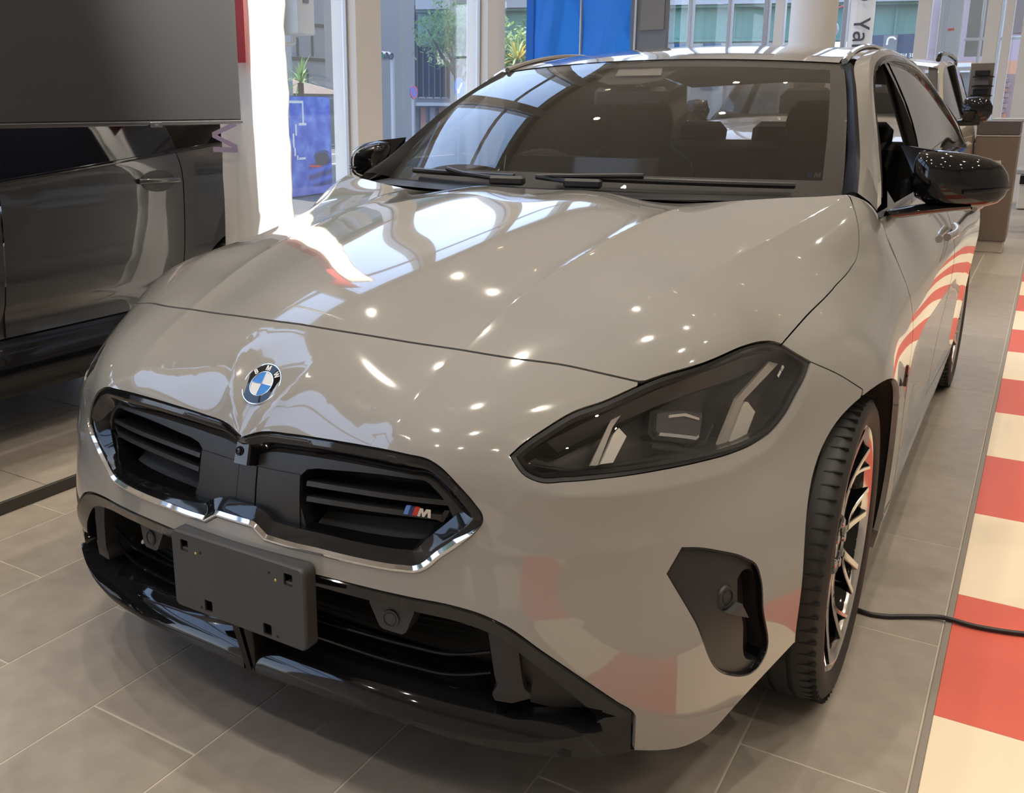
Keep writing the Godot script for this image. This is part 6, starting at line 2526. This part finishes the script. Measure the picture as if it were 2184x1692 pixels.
func dark_car() -> void:
	var o := thing("dark_car", "dark grey car standing on the low plinth behind the screen", "car", Vector3(-2.76, 0.042, 0))
	var cuts := [wheel_cut(1.90, 0.37), wheel_cut(-1.12, 0.352)]
	var side_panels := []
	for e in [["front_fender", 2.60, 1.065], ["front_door", 1.060, 0.095], ["rear_door", 0.090, -0.730], ["rear_quarter", -0.735, -1.48]]:
		var poly := []
		poly.append_array([e[2], 0.405, e[1], 0.405])
		for k in 9:
			var z: float = lerpf(e[1], e[2], k / 8.0)
			poly.append_array([z, dark_belt(z)])
		var mb := panel([zy(poly)], cuts, 0.035, 0.012, 0.0, 2)
		side_panels.push_back(put(e[0], mb.done(), M.dark_paint, o))
		put(e[0], mb.mirrored().done(), M.dark_paint, o)
	var cl := panel([zy([-1.40, 0.19, 2.5, 0.19, 2.5, 0.398, -1.40, 0.398])], cuts, 0.04, 0.02, 0.0, 2)
	put("sill_cladding", cl.done(), M.gloss_black, o)
	put("sill_cladding", cl.mirrored().done(), M.gloss_black, o)
	# handles in oval bowls
	for h in [[side_panels[2], -0.60, 0.905], [side_panels[1], 0.22, 0.880]]:
		var z: float = h[1]
		var y: float = h[2]
		var bowl := MB.new()
		var rows := []
		for r in [[1.0, 0.0015], [0.9, -0.008], [0.5, -0.016], [0.02, -0.018]]:
			var ring := PackedVector3Array()
			for k in 28:
				var a := TAU * k / 28.0
				var yy: float = y + 0.042 * sin(a) * r[0]
				var zz: float = z + 0.088 * cos(a) * r[0]
				ring.push_back(Vector3(dark_x(yy, zz) + 0.002 + r[1] * 0.12, yy, zz))
			rows.push_back(ring)
		bowl.grid(rows, true)
		put("handle_bowl", bowl.done(60), M.satin_black, h[0])
		var bar_m := MB.new()
		var path := PackedVector3Array()
		for k in 9:
			var t := k / 8.0
			path.push_back(Vector3(dark_x(y, z) + 0.006 + 0.016 * sin(PI * t), y + 0.004 - 0.006 * t, z + 0.10 - 0.20 * t))
		bar_m.tube(path, 0.011, 10)
		put("door_handle", bar_m.done(), M.dark_paint, h[0])
	# windows and roof
	for sx in [1.0, -1.0]:
		var S := Vector3(sx, 1, 1)
		var rail := resample3(v3([0.89, 0.90, 1.45, 0.80, 1.15, 1.05, 0.70, 1.38, 0.60, 0.66, 1.47, 0.25, 0.66, 1.49, -0.1, 0.70, 1.42, -0.6, 0.78, 1.24, -0.98, 0.86, 1.07, -1.12]), 40)
		var rows := []
		for j in 5:
			var line := PackedVector3Array()
			for k in 40:
				var z := rail[k].z
				var f := Vector3(dark_x(dark_belt(z), z) - 0.012, dark_belt(z) - 0.004, z)
				line.push_back((f.lerp(rail[k], j / 4.0) + Vector3(0.02 * sin(PI * j / 4.0), 0, 0)) * S)
			rows.push_back(line)
		var g := MB.new()
		g.grid(rows)
		put("side_window", g.done(60), M.gloss_black, o)
		var fr := MB.new()
		fr.tube(func_scale(rail, S), 0.016, 8)
		put("window_frame", fr.done(), M.gloss_black, o)
		var bs := PackedVector3Array()
		for k in 20:
			var z := 1.4 - k * 0.13
			bs.push_back(Vector3((dark_x(dark_belt(z), z) + 0.001) * sx, dark_belt(z), z))
		var bm := MB.new()
		bm.tube(bs, 0.007, 8)
		put("belt_strip", bm.done(), M.gloss_black, o)
		# mirror
		var mm := MB.new()
		var mr := []
		for s in [[0.93, 0.02, 0.03], [0.95, 0.075, 0.06], [1.02, 0.09, 0.075], [1.09, 0.085, 0.07], [1.13, 0.06, 0.05], [1.145, 0.02, 0.015]]:
			var ring := PackedVector3Array()
			for k in 20:
				var a := TAU * k / 20.0
				ring.push_back(Vector3(s[0] * sx, 1.04 + s[1] * sin(a), 1.12 + s[2] * cos(a)))
			mr.push_back(ring)
		mm.grid(mr, true)
		put("door_mirror", mm.done(60), M.gloss_black, o)
	var roof := MB.new()
	var rr := []
	for e in [[2.55, 0.62, 0.80, 0.78], [2.50, 0.80, 0.86, 0.80], [1.55, 0.90, 0.93, 0.82], [1.40, 0.93, 0.97, 0.80], [0.65, 1.38, 1.42, 0.70], [0.25, 1.48, 1.54, 0.665], [-0.2, 1.49, 1.55, 0.66], [-0.7, 1.40, 1.48, 0.70], [-1.15, 1.10, 1.24, 0.82], [-1.42, 0.95, 1.0, 0.82], [-1.47, 0.4, 0.4, 0.80]]:
		var line := PackedVector3Array()
		for k in 13:
			var t := k / 6.0 - 1.0
			line.push_back(Vector3(e[3] * t, lerpf(e[2], e[1], t * t), e[0] + 0.06 * (1.0 - t * t)))
		rr.push_back(line)
	roof.grid(rr)
	put("roof_and_hood", roof.done(40), M.dark_paint, o)
	put("nose", box_mesh(Vector3(0, 0.50, 2.57), Vector3(1.50, 0.55, 0.14), 0.05), M.dark_paint, o)
	put("underbody", box_mesh(Vector3(0, 0.26, 0.5), Vector3(1.2, 0.06, 3.6)), M.matte_black, o)
	var meshes := wheel_meshes()
	for z in [1.90, -1.12]:
		for sx in [1.0, -1.0]:
			var w := Node3D.new()
			w.name = "wheel"
			o.add_child(w, true)
			w.position = Vector3(0.79 * sx, 0.323, z)
			if sx < 0:
				w.rotation.y = PI
			for m in meshes:
				if m[0] != "wheel_bolt":
					put(m[0], m[1], m[2], w)

func screen() -> void:
	var o := thing("wall_display", "large dark flat screen hanging in front of the dark car", "screen", Vector3(-1.50, 1.165, -0.738))
	put("cabinet", box_mesh(Vector3(-0.03, 0.54, 0.95), Vector3(0.056, 1.08, 1.90), 0.004), M.tv_bezel, o)
	put("screen_glass", box_mesh(Vector3(-0.001, 0.546, 0.95), Vector3(0.006, 1.056, 1.886), 0.001), M.tv_screen, o)
	put("bottom_rail", box_mesh(Vector3(-0.002, 0.008, 0.95), Vector3(0.014, 0.012, 1.90), 0.002), M.tv_bezel, o)
	put("logo_tab", box_mesh(Vector3(0.001, 0.003, 0.424), Vector3(0.016, 0.018, 0.052), 0.002), M.tv_bezel, o)
	var t := TextMesh.new()
	t.text = "NEC"
	t.font_size = 16
	t.pixel_size = 0.00055
	t.depth = 0.0005
	var n := put("logo_letters", t, M.alu, o)
	n.transform = Transform3D(Basis(Vector3(0, 0, -1), Vector3(0, 1, 0), Vector3(1, 0, 0)), Vector3(0.0095, 0.003, 0.424))
	var t2 := TextMesh.new()
	t2.text = "M THE MOST POWERFUL LETTER IN THE WORLD."
	t2.font_size = 16
	t2.pixel_size = 0.0034
	t2.depth = 0.0004
	var n2 := put("caption", t2, M.tv_text, o)
	n2.transform = Transform3D(Basis(Vector3(0, 0, -1), Vector3(0, 1, 0), Vector3(1, 0, 0)), Vector3(0.0025, 0.53, 1.03))
	for z in [0.65, 1.25]:
		var pm := MB.new()
		pm.tube(PackedVector3Array([Vector3(-0.05, 0.5, z), Vector3(-0.05, ROOM_H - 1.165, z)]), 0.02, 10)
		put("hanger_pole", pm.done(), M.tv_bezel, o)

# cloth hanging in a plane: width along `across`, with folds
func cloth(w: float, h: float, folds_n: float, depth: float, sd: int, cols := 40, rows_n := 24) -> MB:
	var nz := FastNoiseLite.new()
	nz.seed = sd
	nz.frequency = 1.3
	var mb := MB.new()
	var rows := []
	for j in rows_n + 1:
		var line := PackedVector3Array()
		for i in cols + 1:
			var s := float(i) / cols
			var t := float(j) / rows_n
			var d := depth * sin(s * folds_n * TAU + nz.get_noise_2d(t * 1.4, 3.0) * 2.0) + depth * 1.4 * nz.get_noise_2d(s * 2.2, t * 2.4)
			line.push_back(Vector3(w * s + depth * 0.35 * nz.get_noise_2d(t * 4.0, 9.0), h * t, d))
		rows.push_back(line)
	mb.grid(rows)
	var back := []
	for r in rows:
		back.push_back(func_scale(r, Vector3(1, 1, 1)))
	return mb

func banners() -> void:
	var o := thing("white_banner", "bright white cloth banner hanging right of the screen", "banner", Vector3(-1.775, 0.06, -0.90))
	var c := cloth(0.345, 2.40, 0.6, 0.018, 4)
	put("cloth", c.done(80), M.white_cloth, o)
	var hem := MB.new()
	var hp := PackedVector3Array()
	var nz := FastNoiseLite.new()
	nz.seed = 21
	nz.frequency = 1.1
	for k in 60:
		var y := 2.40 * k / 59.0
		hp.push_back(Vector3(0.352 + 0.012 * nz.get_noise_1d(y * 6.0), y, 0.006 + 0.02 * nz.get_noise_1d(y * 3.0 + 40.0)))
	hem.tube(hp, 0.018, 10)
	put("rolled_hem", hem.done(80), M.white_cloth, o)
	put("top_rail", box_mesh(Vector3(0.18, 2.41, 0), Vector3(0.36, 0.03, 0.03), 0.005), M.alu, o)
	put("foot", box_mesh(Vector3(0.18, 0.005, 0), Vector3(0.44, 0.03, 0.16), 0.005), M.alu, o)
	var t := TextMesh.new()
	t.text = "M"
	t.font_size = 16
	t.pixel_size = 0.0115
	t.depth = 0.001
	var l := put("letter", t, M.lilac_print, o)
	l.transform = Transform3D(Basis(Vector3(0, -1, 0), Vector3(1, 0, 0), Vector3(0, 0, 1)), Vector3(0.055, 1.055, 0.032))
	var r := thing("red_hanging", "dark red cloth strip hanging beside the screen top", "cloth", Vector3(-1.76, 1.395, -0.84))
	var rc := MB.new()
	rc.box(Vector3(0.10, 0.62, 0), Vector3(0.20, 1.24, 0.006), 0.002)
	put("cloth", rc.done(), M.red_cloth, r)
	put("top_rail", box_mesh(Vector3(0.10, 1.25, 0), Vector3(0.22, 0.02, 0.02), 0.003), M.alu, r)
	var rp := MB.new()
	rp.tube(v3([0.10, 1.25, 0, 0.10, ROOM_H - 1.40, 0]), 0.003, 6)
	put("wire", rp.done(), M.alu, r)
	# an added spot that brightens the white banner; no such fitting is known
	var s := thing("added_banner_spotlight", "added white spotlight that brightens the white banner", "spotlight", Vector3(-0.75, 4.6, 0.75))
	var head := MB.new()
	head.lathe(v2([0.0001, 0.10, 0.05, 0.10, 0.055, 0.0, 0.055, -0.06, 0.048, -0.06]), Vector3.ZERO, Vector3(0.24, 0.88, 0.45), 20)
	put("lamp_head", head.done(), M.lamp_white, s)
	var rod := MB.new()
	rod.tube(PackedVector3Array([Vector3(0.01, 0.08, 0.01), Vector3(0.01, ROOM_H - 4.6, 0.01)]), 0.010, 8)
	put("rod", rod.done(), M.lamp_white, s)
	var li := SpotLight3D.new()
	li.name = "lamp_light"
	s.add_child(li)
	li.look_at_from_position(Vector3(-0.75, 4.6, 0.75) + Vector3(-0.87, -3.2, -1.65).normalized() * 0.08, Vector3(-1.62, 1.40, -0.9))
	li.spot_angle = 13.0
	li.light_size = 0.04
	li.light_color = Color(1.0, 0.96, 0.90)
	li.light_energy = ADDED_BANNER_LAMP
	li.spot_range = 12.0
	li.spot_attenuation = 2.0
	li.shadow_enabled = true
	# blue flag by the windows
	var b := thing("blue_banner", "tall bright blue cloth banner standing by the windows", "banner", Vector3(-3.48, 0.10, -7.0))
	var bc := cloth(1.06, 3.1, 1.6, 0.035, 8, 60, 24)
	put("cloth", bc.done(80), M.blue_cloth, b)
	put("side_hem", box_mesh(Vector3(0.0, 1.55, 0.01), Vector3(0.09, 3.1, 0.02), 0.008), M.blue_cloth, b)
	put("top_rail", box_mesh(Vector3(0.53, 3.12, 0), Vector3(1.1, 0.04, 0.03), 0.006), M.alu, b)
	put("foot", box_mesh(Vector3(0.53, -0.08, 0), Vector3(0.9, 0.04, 0.3), 0.006), M.alu, b)
	var bp := MB.new()
	bp.tube(v3([0.53, -0.08, -0.07, 0.53, 3.12, -0.03]), 0.014, 8)
	put("pole", bp.done(), M.alu, b)
	# partition with a beige board
	var p := thing("partition", "grey partition with beige board right of the blue banner", "partition", Vector3(-3.42, 0, -9.5))
	put("panel", box_mesh(Vector3(0.24, 1.6, 0), Vector3(0.50, 3.2, 0.08), 0.005), M.wall_grey, p)
	put("board", box_mesh(Vector3(0.31, 2.75, 0.045), Vector3(0.30, 1.24, 0.02), 0.004), M.wall_taupe, p)
	put("post", box_mesh(Vector3(0.10, 1.6, 0.05), Vector3(0.03, 3.2, 0.03), 0.004), M.alu, p)
	# white lettered flag
	var y := thing("lettered_flag", "white vertical flag with grey lettering near the back window", "flag", Vector3(-1.34, 0.8, -12.0))
	var yc := cloth(0.30, 2.6, 0.8, 0.010, 15, 20, 20)
	put("cloth", yc.done(80), M.white_cloth, y)
	var yt := TextMesh.new()
	yt.text = "Yan"
	yt.font_size = 16
	yt.pixel_size = 0.0165
	yt.depth = 0.002
	var yo := put("lettering", yt, M.grey_print, y)
	yo.transform = Transform3D(Basis(Vector3(0, -1, 0), Vector3(1, 0, 0), Vector3(0, 0, 1)), Vector3(0.17, 1.32, 0.026))
	var ym := MB.new()
	ym.tube(circle3(Vector3(0.17, 1.86, 0.028), 0.085, 28), 0.008, 6, false)
	put("ring_mark", ym.done(), M.grey_print, y)
	var yp := MB.new()
	yp.tube(v3([0.0, -0.8, -0.03, 0.0, 2.65, -0.03]), 0.012, 8)
	put("pole", yp.done(), M.alu, y)
	put("foot", box_mesh(Vector3(0.1, -0.785, -0.03), Vector3(0.4, 0.03, 0.3), 0.006), M.alu, y)

func circle3(at: Vector3, r: float, n: int) -> PackedVector3Array:
	var out := PackedVector3Array()
	for k in n + 1:
		var a := TAU * k / n
		out.push_back(at + Vector3(cos(a), sin(a), 0) * r)
	return out

const ADDED_BANNER_LAMP := 100.0

func suv() -> void:
	var o := thing("beige_suv", "beige compact car with black mirrors parked behind the grey car", "car", Vector3(-0.40, 0, -5.0))
	# body as a loft of half sections along z: [z, sill half width, shoulder half width, shoulder y, top half width, top y]
	var secs := [[0.62, 0.60, 0.66, 0.70, 0.55, 0.84], [0.58, 0.74, 0.80, 0.74, 0.62, 0.92], [0.40, 0.86, 0.90, 0.82, 0.70, 0.99], [0.0, 0.90, 0.94, 0.90, 0.74, 1.05], [-0.5, 0.90, 0.95, 0.96, 0.76, 1.10], [-0.78, 0.90, 0.95, 0.99, 0.80, 1.13], [-1.6, 0.90, 0.95, 1.0, 0.86, 1.14], [-2.6, 0.90, 0.95, 1.02, 0.86, 1.16], [-3.3, 0.88, 0.92, 1.02, 0.84, 1.16], [-3.55, 0.80, 0.86, 1.0, 0.78, 1.12], [-3.62, 0.70, 0.76, 0.9, 0.66, 1.0]]
	var rows := []
	for s in secs:
		var half_l := v3([s[1], 0.22, s[0], s[2], 0.42, s[0], s[2] + 0.01, lerpf(0.42, s[3], 0.6), s[0], s[2], s[3], s[0], lerpf(s[2], s[4], 0.45), lerpf(s[3], s[5], 0.75), s[0], s[4], s[5], s[0], s[4] * 0.5, s[5] + 0.03, s[0], 0.0, s[5] + 0.035, s[0]])
		var line := smooth3(half_l, 3)
		for k in range(line.size() - 2, -1, -1):
			line.push_back(line[k] * Vector3(-1, 1, 1))
		rows.push_back(line)
	# finer along z
	var fine := []
	for k in rows.size() - 1:
		var a: PackedVector3Array = rows[max(k - 1, 0)]
		var b: PackedVector3Array = rows[k]
		var c: PackedVector3Array = rows[k + 1]
		var d: PackedVector3Array = rows[min(k + 2, rows.size() - 1)]
		for t in 3:
			var line := PackedVector3Array()
			for i in b.size():
				line.push_back(b[i].lerp(c[i], t / 3.0) if k == 0 or k == rows.size() - 2 else b[i].cubic_interpolate(c[i], a[i], d[i], t / 3.0))
			fine.push_back(line)
	fine.push_back(rows[-1])
	var body := MB.new()
	body.grid(fine)
	body.fan(rows[0], Vector3(0, 0.6, 0.66))
	body.fan(rows[-1], Vector3(0, 0.6, -3.64), true)
	put("body", body.done(50), M.beige_paint, o)
	put("front_grille", box_mesh(Vector3(0, 0.60, 0.65), Vector3(0.9, 0.22, 0.05), 0.02), M.gloss_black, o)
	put("lower_intake", box_mesh(Vector3(0, 0.34, 0.64), Vector3(1.0, 0.16, 0.05), 0.02), M.matte_black, o)
	for sx in [1.0, -1.0]:
		put("headlamp", box_mesh(Vector3(0.60 * sx, 0.72, 0.60), Vector3(0.30, 0.15, 0.08), 0.04), M.lamp_block, o)
	# windshield
	var ws := MB.new()
	rows = []
	for j in 7:
		var line := PackedVector3Array()
		for i in 21:
			var t := i / 10.0 - 1.0
			var lo := Vector3(0.80 * t, 1.145 + 0.015 * (1.0 - t * t), -0.86 + 0.16 * (1.0 - t * t))
			var hi := Vector3(0.72 * t, 1.52 + 0.03 * (1.0 - t * t), -1.32 + 0.08 * (1.0 - t * t))
			line.push_back(lo.lerp(hi, j / 6.0) + Vector3(0, 0.012, 0.012) * sin(PI * j / 6.0))
		rows.push_back(line)
	ws.grid(rows)
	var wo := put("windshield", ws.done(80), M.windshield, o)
	var fr := MB.new()
	for side in [-1.0, 1.0]:
		fr.quad(Vector3(0.80 * side, 1.14, -0.862), Vector3(0.72 * side, 1.152, -0.84), Vector3(0.66 * side, 1.52, -1.315), Vector3(0.72 * side, 1.515, -1.325))
	fr.quad(Vector3(-0.79, 1.14, -0.87), Vector3(0.79, 1.14, -0.87), Vector3(0.79, 1.175, -0.90), Vector3(-0.79, 1.175, -0.90))
	put("printed_border", fr.done(), M.frit, wo)
	# roof, pillars, side glass
	var rf := MB.new()
	rows = []
	for e in [[-1.30, 1.525, 0.725], [-1.6, 1.575, 0.73], [-2.2, 1.60, 0.73], [-2.9, 1.585, 0.72], [-3.3, 1.54, 0.70]]:
		var line := PackedVector3Array()
		for i in 17:
			var t := i / 8.0 - 1.0
			line.push_back(Vector3(e[2] * t, e[1] + 0.035 * (1.0 - t * t) - 0.02 * pow(absf(t), 6.0), e[0] + 0.08 * (1.0 - t * t)))
		rows.push_back(line)
	rf.grid(rows)
	put("roof", rf.done(60), M.beige_paint, o)
	for sx in [1.0, -1.0]:
		var S := Vector3(sx, 1, 1)
		var top := resample3(v3([0.84, 1.15, -0.92, 0.785, 1.36, -1.17, 0.752, 1.50, -1.42, 0.745, 1.545, -1.8, 0.745, 1.55, -2.4, 0.76, 1.49, -3.0, 0.80, 1.30, -3.35]), 30)
		var foot := resample3(v3([0.87, 1.12, -0.90, 0.885, 1.125, -1.4, 0.89, 1.13, -2.0, 0.885, 1.14, -2.8, 0.86, 1.15, -3.42]), 30)
		var g := MB.new()
		g.grid([func_scale(foot, S), func_scale(top, S)])
		put("side_glass", g.done(), M.side_glass, o)
		var pl := MB.new()
		var outer := resample3(v3([0.815, 1.135, -0.84, 0.765, 1.36, -1.11, 0.725, 1.525, -1.33, 0.72, 1.575, -1.75, 0.72, 1.585, -2.4, 0.73, 1.55, -3.05, 0.74, 1.40, -3.45]), 30)
		pl.grid([func_scale(outer, S), func_scale(top, S)])
		put("roof_pillar", pl.done(60), M.beige_paint, o)
		var rl := MB.new()
		rl.tube(func_scale(smooth3(v3([0.70, 1.575, -1.50, 0.705, 1.625, -1.62, 0.705, 1.645, -2.2, 0.70, 1.63, -2.9, 0.69, 1.57, -3.05]), 5), S), 0.018, 8)
		put("roof_rail", rl.done(), M.gloss_black, o)
		var dp := MB.new()
		dp.tube(func_scale(v3([0.885, 1.12, -1.95, 0.75, 1.545, -2.0]), S), 0.03, 6)
		put("door_pillar", dp.done(), M.gloss_black, o)
		var mr := MB.new()
		var rg := []
		for s in [[0.93, 0.02, 0.03], [0.95, 0.085, 0.06], [1.03, 0.095, 0.07], [1.10, 0.085, 0.06], [1.13, 0.03, 0.02]]:
			var ring := PackedVector3Array()
			for k in 18:
				var a := TAU * k / 18.0
				ring.push_back(Vector3(s[0] * sx, 1.20 + s[1] * sin(a), -1.06 + s[2] * cos(a)))
			rg.push_back(ring)
		mr.grid(rg, true)
		mr.tube(func_scale(v3([0.88, 1.105, -1.04, 1.06, 1.115, -1.06]), S), 0.022, 8)
		put("door_mirror", mr.done(60), M.gloss_black, o)
		for hz in [-1.75, -2.75]:
			var hm := MB.new()
			hm.tube(func_scale(v3([0.955, 0.93, hz + 0.1, 0.975, 0.935, hz, 0.955, 0.94, hz - 0.1]), S), 0.014, 8)
			put("door_handle", hm.done(), M.beige_paint, o)
	var st := MB.new()
	for x in [-0.36, 0.36]:
		st.box(Vector3(x, 1.08, -2.05), Vector3(0.46, 0.62, 0.16), 0.07)
		st.box(Vector3(x, 1.40, -2.10), Vector3(0.26, 0.15, 0.10), 0.04)
	put("seats", st.done(), M.cloth_dark, o)
	put("dashboard", box_mesh(Vector3(0, 1.07, -1.15), Vector3(1.5, 0.12, 0.5), 0.04), M.dash, o)
	var meshes := wheel_meshes()
	for z in [-0.25, -2.85]:
		for sx in [1.0, -1.0]:
			var w := Node3D.new()
			w.name = "wheel"
			o.add_child(w, true)
			w.position = Vector3(0.845 * sx, 0.323, z)
			if sx < 0:
				w.rotation.y = PI
			for m in meshes:
				if m[0] != "wheel_bolt":
					put(m[0], m[1], m[2], w)

func furniture() -> void:
	var o := thing("info_counter", "brown reception pedestal with dark top band right of the beige car", "counter", Vector3(0.73, 0, -7.65))
	put("cabinet", box_mesh(Vector3(0, 0.54, 0), Vector3(0.32, 0.88, 0.50), 0.006), M.counter_brown, o)
	put("plinth", box_mesh(Vector3(0, 0.05, 0), Vector3(0.29, 0.10, 0.47), 0.004), M.beige_wall, o)
	put("metal_line", box_mesh(Vector3(0, 0.985, 0), Vector3(0.324, 0.012, 0.504), 0.002), M.steel_white, o)
	put("top_block", box_mesh(Vector3(0, 1.052, 0), Vector3(0.32, 0.116, 0.50), 0.006), M.counter_dark, o)
	var r := thing("brochure_rack", "dark wire brochure rack behind the beige car", "rack", Vector3(0.33, 0, -11.0))
	put("frame", box_mesh(Vector3(0, 0.86, -0.10), Vector3(0.24, 1.72, 0.03), 0.004), M.counter_brown, r)
	put("base", box_mesh(Vector3(0, 0.02, 0), Vector3(0.34, 0.04, 0.34), 0.005), M.counter_brown, r)
	for k in 9:
		put("shelf", box_mesh(Vector3(0.03, 0.72 + k * 0.105, 0.02), Vector3(0.22, 0.012, 0.18), 0.002), M.gloss_black, r)
	for k in 9:
		var b := tag(put("brochure", box_mesh(Vector3(0.345, 0.763 + k * 0.105, -10.99), Vector3(0.15, 0.062, 0.14), 0.004), M.matte_black if k % 3 != 1 else M.counter_dark), "dark brochure stack on the wire rack", "brochures", "brochures on the rack")
	var t := thing("rail_table", "steel edged white table beyond the brown pedestal", "table", Vector3(1.35, 0, -9.2))
	put("table_top", box_mesh(Vector3(0, 1.10, 0), Vector3(1.5, 0.03, 0.6), 0.006), M.steel_white, t)
	for x in [-0.68, 0.68]:
		for z in [-0.24, 0.24]:
			put("leg", box_mesh(Vector3(x, 0.545, z), Vector3(0.04, 1.09, 0.04), 0.004), M.alu, t)
	var w := thing("display_bench", "low white display bench at the far right", "bench", Vector3(1.6, 0, -12.0))
	put("bench_top", box_mesh(Vector3(0, 0.46, 0), Vector3(1.6, 0.06, 0.8), 0.01), M.steel_white, w)
	put("bench_body", box_mesh(Vector3(0, 0.22, 0), Vector3(1.5, 0.42, 0.7), 0.01), M.white_wall, w)
	put("dark_band", box_mesh(Vector3(0, 0.36, 0.36), Vector3(1.5, 0.10, 0.02), 0.004), M.matte_black, w)
